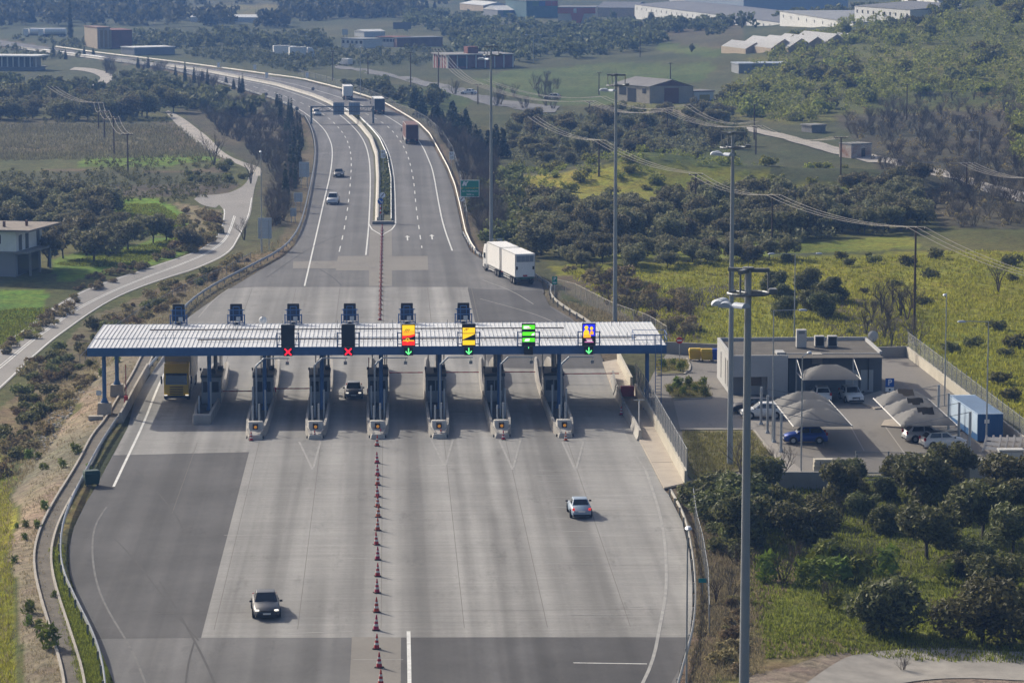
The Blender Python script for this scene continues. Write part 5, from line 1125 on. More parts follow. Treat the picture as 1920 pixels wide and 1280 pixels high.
t, pn, ht = post_sign(1668, 742, 709, 'blue square parking sign with a white plate below, beside the service building', .85, .85, SBLUE); text_mesh('P', .8, SWH, pn, (0, -.03, ht - .43), bold=.015); MB().b2((-.42, -.03, ht - 1.3), (.42, .02, ht - .9)).build('lower_plate', SWH, t); MB().lathe([(0, 0), (.1, .0)], (0, -.035, ht - 1.12), 12, 'Y').build('wheelchair_symbol', TRIM, t)
t, pn, ht = post_sign(1040, 560, 518, 'green parking sign on a post at the end of the lay-by', .62, 1.0, SGREEN); text_mesh('P', .6, SWH, pn, (0, -.03, ht - .33), bold=.01); MB().b2((-.22, -.03, ht - .82), (.22, -.022, ht - .72)).build('symbol', SWH, pn)
q = P(881, 412); t = thing('exit_sign', 'large green motorway exit sign with yellow and white lettering', 'sign', (q.x + .3, P(0, 385).y, 0)); t.location = (PY(881, 352, 505).x, 505, -.05); zt = PY(881, 337, 505).z; zl = PY(881, 369, 505).z
wd = 36 / 6000 * 505
MB().b2((-wd / 2, -.03, zl), (wd / 2, .05, zt)).build('border', SWH, t); pn = MB().b2((-wd / 2 + .1, -.045, zl + .1), (wd / 2 - .1, -.03, zt - .1)).build('panel', SGREEN, t)
hh = zt - zl
text_mesh('ΑΓ. ΠΑΡΑΣΚΕΥΗ', .36, SYEL, pn, (0, -.05, zl + hh * .52)); text_mesh('AG. PARASKEVI', .36, SWH, pn, (0, -.05, zl + hh * .34)); text_mesh('2000 m', .40, SWH, pn, (0.05, -.05, zl + hh * .15))
ar = MB(); ar.poly([(-1.25, -.05, zl + hh * .66), (-.95, -.05, zl + hh * .66), (-.75, -.05, zl + hh * .92), (-1.0, -.05, zl + hh * .92)]); ar.poly([(-.8, -.052, zl + hh * .66), (-.52, -.052, zl + hh * .66), (-.5, -.052, zl + hh * .78), (-.2, -.052, zl + hh * .92), (-.45, -.052, zl + hh * .92), (-.62, -.052, zl + hh * .84), (-.8, -.052, zl + hh * .92), (-.95, -.052, zl + hh * .92)]); ar.build('arrow_symbol', SWH, pn)
mb = MB(); [mb.cyl((x, .12, 0), (x, .12, zt - .2), .08, n=8) for x in (-.9, .9)]; mb.build('posts', STEEL, t)
def round_sign(px, cy, base_y, lab, face, stripe, rad=.42, stripec=None, extra=None, Yd=None):
    b = P(px, base_y); t = thing('round_sign', lab, 'sign', (b.x, b.y, 0)); hc = height_for(b, cy)
    MB().cyl((0, .06, 0), (0, .06, hc + .3), .045, n=8).build('post', STEEL, t); pn = MB().cyl((0, -.02, hc), (0, .03, hc), rad, n=24).build('disc', face, t)
    if stripe is not None:
        mb = MB().box((0, -.03, hc), (.11, .012, rad * 1.7), ry=R(stripe)); mb.build('stripe', stripec or TRIM, pn)
    return t, hc
round_sign(866, 373, 402, 'white round sign with a black diagonal bar below the green exit sign', SWH, 42, .42)
t, hc = round_sign(717.5, 366, 416, 'white round sign with a black diagonal bar on the end of the median', SWH, 42, .43)
b = P(713.5, 418); t = thing('keep_right_sign', 'blue round arrow sign over a red and white striped post at the median end', 'sign', (b.x, b.y + .7, 0)); hc = height_for(b, 378)
pm = MB(); n_ = 5
for k in range(n_): pm.cur = k % 2; pm.cyl((0, 0, hc * (.42 + .10 * k)), (0, 0, hc * (.42 + .10 * (k + 1))), .09, n=10)
pm.build('striped_post', [mat('stripe_red', (.5, .03, .03), .5), SWH], t); MB().cyl((0, 0, 0), (0, 0, hc * .42), .05, n=8).build('post', STEEL, t)
d_ = MB().cyl((0, -.12, hc), (0, -.08, hc), .47, n=24).build('disc', SBLUE, t); MB().box((0, -.13, hc), (.13, .012, .7), ry=R(-45)).build('arrow', SWH, d_); mb = MB().box((.2, -.13, hc - .2), (.32, .012, .12)); mb.box((.29, -.13, hc - .1), (.12, .012, .32)); mb.build('arrow_head', SWH, d_)
b = P(711, 408); lp = MB().box((0, 0, .25), (1.6, .12, .18), ry=R(-25)); tag(lp.build('fallen_board', WHITEC, rz if False else None, loc=(b.x, b.y, .1)), 'pale board lying on the soil at the end of the median', 'board')
for px, cy, by, lab in ((718.5, 289, 330, 'white kilometre sign reading 61 over 10 on the median'), (847, 292, 322, 'white kilometre sign reading 61 over 10 beside the right carriageway')):
    q = P(px, by); t = thing('kilometre_sign', lab, 'sign', (q.x, q.y, 0)); hc = height_for(q, cy); MB().cyl((0, .05, 0), (0, .05, hc), .05, n=8).build('post', STEEL, t); pn = MB().b2((-.42, -.02, hc - .72), (.42, .03, hc + .72)).build('panel', SWH, t)
    text_mesh('61', .62, TRIM, pn, (0, -.03, hc + .33)); text_mesh('10', .62, TRIM, pn, (0, -.03, hc - .33))
# backs of signs beside the left carriageway
for px, cy, by, w_, h_, lab in ((570.5, 318, 352, 1.75, 2.6, 'largest grey sign back beside the left carriageway near the cypresses'), (559.5, 370, 398, 1.35, 1.45, 'square grey sign back below the largest one'), (550, 398, 418, .95, 1.2, 'small blue-grey sign back nearest the guardrail bend'), (497, 428, 468, 1.9, 2.95, 'tall pale double-post sign back standing on the bare verge')):
    q = PT(px, by); t = thing('traffic_sign', lab, 'sign', q); hc = height_for(q, cy); mb = MB(); [mb.cyl((x * w_ * .3, .0, -.1), (x * w_ * .3, 0, hc + h_ * .4), .06, n=8) for x in (-1, 1)]; mb.build('posts', STEEL, t); pn = MB().b2((-w_ / 2, .07, hc - h_ / 2), (w_ / 2, .11, hc + h_ / 2)).build('panel', SBACK, t)
    mb = MB(); [mb.b2((-w_ / 2, .04, hc + k * h_ * .33 - .03), (w_ / 2, .07, hc + k * h_ * .33 + .03)) for k in (-1, 0, 1)]; mb.build('rails', STEEL, pn)
q = P(932, 470); t = thing('traffic_sign', 'grey sign panel behind the roof of the parked white lorry', 'sign', (q.x, q.y, 0)); hc = height_for(q, 454); MB().b2((-.75, 0, hc - .7), (.75, .05, hc + .5)).build('panel', SBACK, t); MB().cyl((0, .1, 0), (0, .1, hc), .05).build('post', STEEL, t)
for px, cy, by, lab in ((410, 122, 130, 'farthest small white sign along the motorway bend'), (478, 126, 136, 'small white sign on the outer edge of the bend'), (500, 141, 150, 'small white sign on the median of the bend'), (576, 141, 153, 'small white sign above the outer rail near the tall lamp')):
    q = P(px, by); t = thing('road_sign', lab, 'sign', (q.x, q.y, 0)); hc = height_for(q, cy); MB().b2((-.42, 0, hc - .75), (.42, .05, hc + .75)).build('panel', SWH, t); MB().cyl((0, .08, 0), (0, .08, hc), .05, n=6).build('post', STEEL, t)
for px, cy, by, lab in ((587, 167, 172, 'dark round sign back on the median beyond the gantry'), (499, 177, 184, 'dark round sign back on the left verge of the bend'), (557, 204, 216, 'pair of dark round sign backs on one post before the gantry')):
    q = P(px, by); t = thing('round_sign', lab, 'sign', (q.x, q.y, 0)); hc = height_for(q, cy); MB().cyl((0, .05, 0), (0, .05, hc), .05, n=6).build('post', STEELD, t); MB().cyl((0, 0, hc), (0, .04, hc), .45, n=16).build('disc', STEELD, t)
    if px == 557: MB().cyl((0, 0, hc - 1), (0, .04, hc - 1), .42, n=16).build('disc', STEELD, t)
q = P(201, 770); t = thing('road_sign', 'small pale blue notice board on a thin post by the canopy footing', 'sign', PT(186, 775)); MB().cyl((0, 0, 0), (0, 0, 2.1), .03, n=6).build('post', STEELD, t); MB().b2((-.25, -.05, 1.75), (.25, -.02, 2.2)).build('panel', SBACK, t)
mb = MB().box((0, 0, .15), (1.35, .8, .4)); q = PT(180, 786); tag(mb.build('concrete_block', CONCRETE, loc=q, bevel=.03), 'loose concrete block on the ground before the left canopy column', 'block')
q = PT(1317, 1118); t = thing('road_sign', 'small teal marker sign behind the front right guardrail', 'sign', q); MB().cyl((0, 0, 0), (0, 0, 1.3), .03).build('post', STEELD, t); MB().b2((-.28, -.03, 1.0), (.28, 0, 1.3)).build('panel', mat('teal', (.01, .22, .25), .5), t)
q = P(1224, 618); t = thing('round_sign', 'red no-entry disc seen just behind the right end of the canopy roof', 'sign', (q.x + .3, 330, 0)); MB().cyl((0, 0, 0), (0, 0, 3.0), .04).build('post', STEEL, t); d_ = MB().cyl((0, -.04, 2.8), (0, 0, 2.8), .35, n=18).build('disc', mat('stripe_red', (.5, .03, .03)), t); MB().b2((-.25, -.055, 2.74), (.25, -.042, 2.86)).build('bar', SWH, d_)
# ---- overhead gantry
Yg = P(584, 232).y; ga = PY(584, 232, Yg); gb2 = PY(700, 246, Yg)
gy = thing('sign_gantry', 'grey lattice gantry with two sign backs spanning the left carriageway', 'gantry', (0, Yg, 0)); z1 = PY(640, 200, Yg).z; z0 = PY(640, 209, Yg).z; ya = Yg; 
GM = mat('gantry_steel', (.15, .18, .21), .55, metal=.2); mb = MB(); xa, xb = ga.x, gb2.x
for x in (xa, xb): mb.b2((x - .22, -.2, -.3), (x + .22, .2, z1 + .1))
mb.build('legs', GM, gy); mb = MB()
for z in (z0, z1): mb.tube([(xa, -.25, z), (xb, -.25, z)], .11); mb.tube([(xa, .25, z), (xb, .25, z)], .11)
n_ = 11
for k in range(n_):
    u, v = xa + (xb - xa) * k / n_, xa + (xb - xa) * (k + 1) / n_; mb.tube([(u, -.25, z0), (u, -.25, z1)], .06); mb.tube([(u, -.25, z0 if k % 2 else z1), (v, -.25, z1 if k % 2 else z0)], .06)
mb.build('truss', GM, gy)
for px in (635, 664.5):
    x = PY(px, 203, Yg).x; pn = MB().b2((x - 1.2, .3, z0 - .8), (x + 1.2, .4, z1 + .9)).build('sign_panel', mat('gantry_panel', (.26, .33, .42), .5), gy); mb = MB(); [mb.b2((x - 1.2 + k * .6 - .03, .24, z0 - .8), (x - 1.2 + k * .6 + .03, .3, z1 + .9)) for k in range(5)]; mb.build('ribs', GM, pn)
# ================================================================== MASTS AND LAMPS
POLE = mat('mast_grey', (.33, .355, .375), .5, var=.06, scale=.3, metal=.25); LAMPH = mat('floodlight_shell', (.50, .54, .60), .45, metal=.2)
def mast(px, by, top, lab, rb=.26, rt=.14):
    b = P(px, by); t = thing('high_mast', lab, 'light mast', (b.x, b.y, -.3)); hh = height_for(Vector((b.x, b.y, 0)), top) + .3
    MB().cyl((0, 0, 0), (0, 0, hh), rb, rt, n=20).build('pole', POLE, t, smooth_deg=40)
    zr = hh - 1.25; rg = MB(); n = 20; ring = [(1.05 * math.cos(2 * PI * k / n), 1.05 * math.sin(2 * PI * k / n), zr) for k in range(n + 1)]; rg.tube(ring, .075); 
    for a in (0, 2.1, 4.2): rg.tube([(0, 0, zr), (1.05 * math.cos(a), 1.05 * math.sin(a), zr)], .06)
    rg.build('ring', STEELD, t); hd = MB(); hd.cyl((0, 0, hh), (0, 0, hh + .12), .3, n=12)
    for a in (0, 2.6, 4.2):
        c, s = math.cos(a), math.sin(a); hd.box((c * .55, s * .55, hh - .05), (1.1, .22, .2), rz=a); hd.tube([(c * 1.05, s * 1.05, hh - .1), (c * 1.05, s * 1.05, zr)], .05)
    hd.build('head_frame', STEELD, t)
    MB().b2((1.05, -.3, zr - .05), (1.5, .3, zr + .25)).build('gear_box', STEELD, t, bevel=.05)
    MB().cyl((0, 0, hh), (0, 0, hh + .7), .015, n=5).build('lightning_rod', STEELD, t)
    for k, (dx, dy, a) in enumerate(((-1.25, -.75, 2.9), (-1.55, .1, 3.1), (-.5, -1.1, 3.9), (-1.3, .9, 2.7))):
        r_ = .34; pr = [(r_ * math.cos(q), r_ * .8 * math.sin(q)) for q in np.linspace(0, PI, 9)]; M_ = Matrix.Translation((dx, dy, zr - .62)) @ Matrix.Rotation(a, 4, 'Z')
        rings = [[M_ @ Vector((x, y, z)) for x, z in pr] for y in (-.36, .36)]; MB().loft(rings).build('floodlight', LAMPH, t, smooth_deg=35)
    return t
mast(921, 462, 87, 'tall floodlight mast behind the parked white lorry, leftmost of four'); mast(1153, 604, 140, 'tall floodlight mast behind the right end of the canopy'); mast(1368.5, 872, 249, 'tall floodlight mast at the left corner of the compound lawn'); mast(1393, 1517, 505, 'nearest and thickest floodlight mast in the right foreground', .30, .17)
def lamp(px, by, top, arms, lab, r=.085):
    b = PT(px, by); t = thing('street_lamp', lab, 'street lamp', b); hh = height_for(b, top); MB().cyl((0, 0, -.1), (0, 0, hh), r, r * .55, n=10).build('pole', STEEL, t, smooth_deg=40)
    for dx, dy in arms:
        MB().tube([(0, 0, hh), (dx, dy, hh + .05)], .04).build('arm', STEEL, t); u = Vector((dx, dy, 0)).normalized(); rzz = math.atan2(u.y, u.x)
        LN = MB().lathe([(0, -.05), (.2, -.02), (.26, .06), (.16, .2), (0, .24)], n=12).build('lantern', LAMPH, t, smooth_deg=40).name; l_ = bpy.data.objects[LN]; l_.location = (dx + u.x * .2, dy + u.y * .2, hh - .05); l_.scale = (1.7, .8, .8); l_.rotation_euler.z = rzz
lamp(1489, 648, 476, ((-2.4, 0), (2.4, 0)), 'double armed street lamp behind the service building'); lamp(1448, 829, 582, ((2.4, 0),), 'street lamp with one long arm left of the carport'); lamp(1502, 884, 668, ((.8, 2),), 'thin street lamp post in front of the left carport'); lamp(1771, 762, 550, ((-.35, -1.2),), 'street lamp with its lantern facing the camera on the right side of the yard')
lamp(1849, 838, 603, ((-2.2, 0),), 'street lamp with arm pointing left beside the blue container'); lamp(491, 474, 284, ((.0, -.4),), 'tall thin lamp post on the bare verge beside the pale sign back', .1); lamp(676, 181, 88, ((0, -.4),), 'far lamp post on the right edge of the motorway bend', .1)
lamp(1286, 1420, 987, ((0, -.3),), 'thin pole rising at the front right guardrail', .07); lamp(1836, 300, 245, ((-1.5, 0),), 'small lamp post in the bare wood on the right'); lamp(1000, 118, 66, ((-2, 0), (2, 0)), 'distant double armed lamp beside the green fields')
# ---- utility poles and lines
WOOD = mat('pole_wood', (.085, .06, .045), .9, var=.2, scale=3); WIRE = mat('cable', (.30, .28, .25), .6)
def upole(px, by, top, lab, x2=1.1):
    b = PT(px, by); t = thing('utility_pole', lab, 'utility pole', b, 0, 'wooden utility poles'); hh = height_for(b, top); MB().cyl((0, 0, -.2), (0, 0, hh), .16, .11, n=8).build('pole', WOOD, t)
    MB().box((0, 0, hh - .15), (x2 * 2, .12, .12)).build('crossarm', WOOD, t); mb = MB(); [mb.cyl((x, 0, hh - .1), (x, 0, hh + .12), .05, n=6) for x in (-x2 + .1, 0, x2 - .1)]; mb.build('insulators', mat('porcelain', (.6, .58, .55), .4), t)
    return Vector((b.x, b.y, b.z + hh + .1))
def line(pts, lab, offs=(-1, 0, 1), sag=1.1, r=.028):
    t = thing('power_line', lab, 'power line', (0, 0, 0))
    for o_ in offs:
        mb = MB()
        for a, b in zip(pts[:-1], pts[1:]):
            seg = []
            for k in range(11):
                f = k / 10; p = a.lerp(b, f); seg.append((p.x + o_, p.y, p.z - sag * 4 * f * (1 - f)))
            mb.tube(seg, r * max(1, a.y / 420), 4)
        mb.build('cable', WIRE, t)
B_ = [upole(2050, 720, 540, 'wooden pole at the right edge of the meadow'), upole(1714, 622, 427, 'reddish wooden pole at the back corner of the compound'), upole(1447, 476, 366, 'wooden pole at the edge of the mid olive grove'), upole(1304, 407, 326, 'wooden pole in the olive grove right of the mound'), upole(1123, 331, 264, 'wooden pole left of the yellow-green mound'), upole(999, 272, 220, 'wooden pole in the dark scrub behind the leftmost mast')]
line(B_, 'three cables sagging from the compound corner over the meadow towards the scrub')
A_ = [upole(1990, 400, 325, 'wooden pole out by the bare wood'), upole(1812, 356, 306, 'wooden pole in front of the bare wood'), upole(1576, 345, 257, 'wooden pole left of the white ruin'), upole(1417, 290, 236, 'wooden pole behind the second mast'), upole(1251, 262, 206, 'wooden pole below the stone barn'), upole(1105, 228, 190, 'wooden pole left of the stone barn'), upole(896, 195, 158, 'wooden pole beside the country road'), upole(822, 171, 92, 'tall pole near the red brick building')]
line(A_, 'bundle of cables running along the stream towards the red brick building', (-1.4, -.5, .4, 1.3), 1.6); line([A_[3] + Vector((0, 0, .8)), A_[4] + Vector((4, 0, 1)), A_[5] + Vector((3, 0, 1)), A_[6] + Vector((2, 0, 1))], 'second cable run above the stream in front of the stone barn', (-.6, .6), 1.8)
C_ = [upole(240, 322, 251, 'dark pole nearest in the reed field'), upole(214, 290, 219, 'dark pole second in the reed field'), upole(196, 258, 208, 'dark pole third in the reed field'), upole(185, 242, 193, 'dark pole at the back of the reed field'), upole(98, 217, 163, 'dark pole by the woods behind the reed field')]
line(C_, 'cables between the poles in the reed field')
for px, by, top, lab in ((770, 183, 98, 'dark pole right of the far vans'), (690, 140, 100, 'dark pole beside the far country road'), (624, 152, 96, 'thin dark pole beyond the motorway bend'), (1414, 262, 196, 'slender dark pole on the scrub hill foot'), (1200, 108, 46, 'distant pole in the olive belt below the factory'), (1700, 225, 158, 'slender pole on the scrub hillside'), (1123, 178, 136, 'pole left of the barn in the field'), (1257, 148, 118, 'short pole behind the barn')): upole(px, by, top, lab, .7)
# ================================================================== FAR BUILDINGS
def hz_(px, py): return PT(px, py)
def frame(A, B):
    a, b = PT(*A), PT(*B); u = (b - a); u.z = 0; wd = u.length; u.normalize(); return a, wd, math.atan2(u.y, u.x)
def house(name, label, cat, A, B, depth, h, wallm, roofm, roof='flat', rh=1.5, over=.2, wins=0, winm=None, wrow=.6, wsz=(.8, .8), parts=None):
    a, wd, rz = frame(A, B); t = thing(name, label, cat, (a.x, a.y, min(a.z, PT(*B).z) - .1), rz)
    MB().b2((0, 0, -1), (wd, depth, h)).build('wall', wallm, t)
    if roof == 'flat': MB().b2((-over, -over, h + .002), (wd + over, depth + over, h + .3)).build('roof', roofm, t)
    elif roof == 'gable_x':     # ridge along the front
        MB().add([(-over, -over, h), (wd + over, -over, h), (wd + over, depth / 2, h + rh), (-over, depth / 2, h + rh), (-over, depth + over, h), (wd + over, depth + over, h)], [(0, 1, 2, 3), (3, 2, 5, 4), (0, 3, 4), (1, 5, 2), (0, 4, 5, 1)]).build('roof', roofm, t)
    else:                       # gable faces the front
        MB().add([(-over, -over, h), (wd / 2, -over, h + rh), (wd + over, -over, h), (-over, depth + over, h), (wd / 2, depth + over, h + rh), (wd + over, depth + over, h)], [(0, 1, 4, 3), (1, 2, 5, 4), (0, 2, 1), (3, 4, 5), (0, 3, 5, 2)]).build('roof', roofm, t)
    for k in range(wins):
        x = wd * (k + .5) / wins; MB().b2((x - wsz[0] / 2, -.06, h * wrow - wsz[1] / 2), (x + wsz[0] / 2, -.01, h * wrow + wsz[1] / 2)).build('window', winm or FWIN, t)
    return t, wd
FWIN = mat('far_window', (.03, .035, .045), .3); FWHITE = mat('far_white', (.62, .62, .60), .8, var=.06, scale=.1); FGREY = mat('far_grey', (.25, .26, .27), .8, var=.1, scale=.1); BRICK = mat('brick', (.20, .075, .055), .9, var=.2, scale=.4); RUST = mat('roof_tile', (.2, .12, .09), .9, var=.2, scale=.3); FROOF = mat('far_roof', (.15, .155, .165), .7, var=.1, scale=.1); FBEIGE = mat('far_beige', (.42, .34, .24), .85, var=.1)
# white house on the left
a, b = PT(31, 520), PT(73, 508); u = (b - a); u.z = 0; D_ = 11.0; u.normalize(); rzh = math.atan2(u.y, u.x) 
hs = thing('white_house', 'two storey white house with a flat brown slab roof at the left edge', 'house', (a.x, a.y, a.z), R(-15))
hh = height_for(a, 434); h1 = hh * .56; L2 = 9.5; 
MB().b2((-13, 0, h1), (0, L2, hh)).build('upper_wall', mat('house_white', (.74, .76, .76), .85, var=.06), hs); MB().b2((-12.8, .2, -1), (-.2, L2 - .2, h1 - .25)).build('lower_wall', FGREY, hs); MB().b2((-13.2, -.2, h1 - .25), (1.6, L2 + .8, h1)).build('balcony_slab', CONCD, hs)
MB().b2((-14, -.8, hh), (2.2, L2 + 1.6, hh + .25)).build('roof', mat('slab_roof_brown', (.23, .195, .165), .9, var=.15), hs)
for x, w_ in ((-3.0, .9), (-9, .9)): MB().b2((x, -.05, h1 + 1), (x + w_, -.01, hh - .5)).build('window', FWIN, hs)
for y, w_ in ((1, 1.1), (3.4, 1.1), (7.5, 1.0)): MB().b2((.01, y, h1 + .05), (.05, y + w_, hh - .6)).build('shutter', mat('shutter_grey', (.09, .1, .1), .6), hs)
mb = MB(); [mb.b2((1.2, y, -1), (1.45, y + .25, h1 - .25)) for y in (1.5, 5, 8.8)]; mb.build('pillars', CONCD, hs); MB().b2((-.19, 1, .2), (-.15, 8.5, h1 - .6)).build('dark_opening', FWIN, hs)
mb = MB(); [mb.b2((x, y, hh + .25), (x + .3, y + .3, hh + 1.0)) for x, y in ((-3, 3), (-.6, 5), (-8, 2))]; mb.build('chimney', RUST, hs)
# concrete frame house
t, wd = house('unfinished_house', 'pale unfinished concrete frame house with open columns far left', 'house', (-30, 132), (66, 133), 9, .9, FGREY, CONCD, over=.6)
mb = MB(); [mb.b2((x * wd / 9, .2, 1.2), (x * wd / 9 + .35, .5, 4.2)) for x in range(10)]; mb.build('columns', FWHITE, t); MB().b2((1, 1.2, 1.2), (wd - 1, 8, 4.2)).build('glazing', mat('far_glazing', (.1, .12, .14), .3), t); MB().b2((-1, -.6, 4.2), (wd + 1, 10, 4.6)).build('roof', FWHITE, t)
# tall brick building
t, wd = house('brick_building', 'tall beige and brick building beside the far motorway', 'building', (183, 92), (207, 92), 18, 7.3, FBEIGE, RUST); MB().b2((wd + .02, .5, -1), (wd + 8, 17, 6.6)).build('brick_wing', BRICK, t); mb = MB(); [mb.b2((k * wd / 3 + 1, -.05, .5), (k * wd / 3 + 2, -.01, 6.5)) for k in range(3)]; mb.build('window', mat('ochre_strip', (.3, .2, .1), .8), t)
for A, B, d, h, wm, rm, rf, rh, nw, lab, cat in (
 ((357, 42), (520, 42), 12, 2.3, FWHITE, FWHITE, 'gable_x', 1.0, 0, 'long low white shed far across the fields', 'shed'),
 ((252, 104), (328, 101), 10, 2.4, FGREY, FWHITE, 'flat', 1, 0, 'low shed with pale roof beside the brick building', 'shed'),
 ((488, 38), (518, 38), 6, 2, FWHITE, FWHITE, 'gable_x', .8, 0, 'small pale shed right of the long white shed', 'shed'),
 ((640, 91), (681, 90), 9, 3.4, FWHITE, FGREY, 'flat', 1, 5, 'pale yard building with windows beyond the motorway', 'building'),
 ((683, 70), (722, 69), 8, 2.2, FWHITE, FWHITE, 'gable_x', .7, 0, 'low white hall behind the yard buildings', 'shed'),
 ((706, 88), (742, 87), 9, 3.4, FWHITE, BRICK, 'flat', 1, 6, 'white and red yard building right of the pale one', 'building'),
 ((744, 88), (830, 86), 10, 3.0, RUST, FROOF, 'flat', 1, 0, 'long dark brown shed right of the yard buildings', 'shed'),
 ((862, 18), (906, 22), 14, 3, FBEIGE, FWHITE, 'gable_x', 1.5, 0, 'cream shed far behind the olive belt', 'shed'),
 ((933, 32), (986, 32), 20, 3.2, FGREY, FWHITE, 'gable_x', 1.8, 0, 'pale roofed workshop left of the teal hall', 'building'),
 ((1190, 34), (1462, 48), 40, 6.0, FWHITE, FROOF, 'gable_x', 1.6, 26, 'long white factory hall with a row of small windows', 'factory'),
 ((1462, 50), (1600, 48), 40, 5.6, FWHITE, FGREY, 'flat', 1, 9, 'white factory block with grey roof, second from the left', 'factory'),
 ((1602, 46), (1706, 44), 40, 6.2, FWHITE, FROOF, 'gable_x', 1.5, 10, 'white factory block behind the scrub hill', 'factory'),
 ((1310, 14), (1394, 13), 30, 6.0, FWHITE, FGREY, 'flat', 1, 9, 'upper white factory storey behind the long hall', 'factory'),
 ((1394, 22), (1590, 19), 60, 8.0, mat('factory_blue', (.36, .42, .5), .7), FROOF, 'gable_x', 2, 0, 'large blue-grey factory hall behind the white blocks', 'factory'),
 ((1690, 16), (1760, 14), 30, 6, FWHITE, FROOF, 'flat', 1, 6, 'farthest white factory block at the top right', 'factory'),
 ((987, 34), (1046, 33), 30, 7.5, mat('teal_hall', (.06, .13, .14), .7), FROOF, 'flat', 1, 0, 'dark teal industrial hall at the top of the picture', 'building'),
 ((1118, 33), (1190, 32), 45, 4.5, FBEIGE, FROOF, 'gable_x', 2, 0, 'grey roofed hall between orange building and factory', 'building'),
 ((1385, 138), (1480, 130), 10, 2.6, FGREY, mat('roof_metal_far', (.34, .38, .44), .5), 'flat', 1, 0, 'low shed with a pale metal roof at the foot of the scrub hill', 'shed'),
 ((1452, 84), (1466, 84), 5, 2.6, mat('factory_blue', (.3, .3, .3)), FROOF, 'flat', 1, 0, 'small blue-grey tank house behind the white tents', 'shed'),
 ((1522, 250), (1548, 248), 4, 1.6, CONCD, CONCD, 'flat', 1, 0, 'small concrete hut on the scrub hill foot', 'hut')):
    t, wd = house('far_building' if cat != 'factory' else 'factory_hall', lab, cat, A, B, d, h, wm, rm, rf, rh, wins=nw, wrow=.72, wsz=(1.1, 1.0))
    if 'teal' in lab:
        for k, c in enumerate(((.1, .2, .14), (.03, .09, .3), (.3, .04, .05), (.3, .04, .05))): MB().b2((wd * .2 + k * wd * .2, -.1, h - 2.2), (wd * .2 + (k + .95) * wd * .2, -.02, h - .1)).build('cladding_panel', mat('cladding_%d' % k, c, .6), t)
# orange and cream building
t, wd = house('orange_building', 'cream building with an orange band and a wedge on its front', 'building', (1046, 44), (1116, 42), 25, 6.6, mat('cream_far', (.55, .5, .4), .8), FROOF); ORG = mat('orange_far', (.42, .10, .05), .7)
MB().b2((-.1, -.25, 4.2), (wd + .1, -.02, 6.6)).build('band', ORG, t); MB().loft([[(wd * .34, -.3, 4.2), (wd * .7, -.3, 4.2), (wd * .6, -.3, -.5), (wd * .42, -.3, -.5)], [(wd * .34, -.02, 4.2), (wd * .7, -.02, 4.2), (wd * .6, -.02, -.5), (wd * .42, -.02, -.5)]]).build('wedge', ORG, t); MB().b2((wd * .42, -.35, 4.4), (wd * .5, -.26, 6.3)).build('sign_panel', FWHITE, t)
# red brick building
a, wd, rz = frame((840, 128), (962, 126)); t = thing('red_brick_building', 'long unfinished red brick building with pale concrete columns', 'building', (a.x, a.y, a.z - .1), rz)
MB().b2((0, .1, -1), (wd, 15, 3.7)).build('brick_infill', BRICK, t); mb = MB(); [mb.b2((x * wd / 7 - .2, -.08, -1), (x * wd / 7 + .2, .3, 3.8)) for x in range(8)]; [mb.b2((-.1, y - .2, -1), (.12, y + .2, 3.8)) for y in np.linspace(1.5, 14.8, 6)]; mb.build('columns', FWHITE, t)
MB().b2((-.6, -.5, 3.8), (wd + .4, 15.5, 4.15)).build('roof', CONCD, t); MB().b2((-.02, 8, .4), (.02, 9.5, 2.6)).build('window', FWIN, t); MB().b2((wd * .38, 5, 4.15), (wd * .54, 9, 6.2)).build('penthouse', BRICK, t); MB().b2((wd * .16, .05, .6), (wd * .31, .11, 3.0)).build('opening', FWIN, t)
# stone barn
a, b = PT(1218, 194), PT(1300, 193); back = Vector((-7.6, 15, 0)); u = b - a; u.z = 0; W_ = u.length; uy = back.normalized(); Ln = 16
bn = thing('stone_barn', 'old grey barn with a pitched roof, sunlit open left side and red-brown doors', 'barn', (a.x, a.y, a.z - .1), math.atan2(u.y, u.x)); un = u.normalized(); loc_b = Vector((back.dot(un), back.dot(Vector((-un.y, un.x, 0))), 0)); hE, hR = 4.3, 5.9
def bp_(x, f, z): return (x * W_ + loc_b.x * f, loc_b.y * f, z)
BW = mat('barn_wall', (.34, .31, .26), .9, var=.15, scale=.3)
MB().add([bp_(0, 0, -1), bp_(1, 0, -1), bp_(1, 0, hE), bp_(.5, 0, hR), bp_(0, 0, hE), bp_(0, 1, -1), bp_(1, 1, -1), bp_(1, 1, hE), bp_(.5, 1, hR), bp_(0, 1, hE)], [(0, 1, 2, 3, 4), (5, 9, 8, 7, 6), (0, 4, 9, 5), (1, 6, 7, 2), (0, 5, 6, 1)]).build('wall', BW, bn)
rf = MB(); rf.add([bp_(-.04, -.02, hE - .1), bp_(.5, -.02, hR + .08), bp_(1.04, -.02, hE - .1), bp_(-.04, 1.02, hE - .1), bp_(.5, 1.02, hR + .08), bp_(1.04, 1.02, hE - .1)], [(0, 1, 4, 3), (1, 2, 5, 4)]); rf.build('roof', mat('barn_roof', (.17, .165, .165), .8, var=.15, scale=.3), bn)
MB().add([bp_(.08, -.006, hE + .1), bp_(.92, -.006, hE + .1), bp_(.5, -.006, hR - .15)], [(0, 1, 2)]).build('gable_panel', mat('gable_red', (.14, .075, .06), .9), bn); MB().add([bp_(.33, -.006, -.5), bp_(.66, -.006, -.5), bp_(.66, -.006, 3.9), bp_(.33, -.006, 3.9)], [(0, 1, 2, 3)]).build('door', mat('barn_door', (.16, .075, .05), .9), bn)
mb = MB()
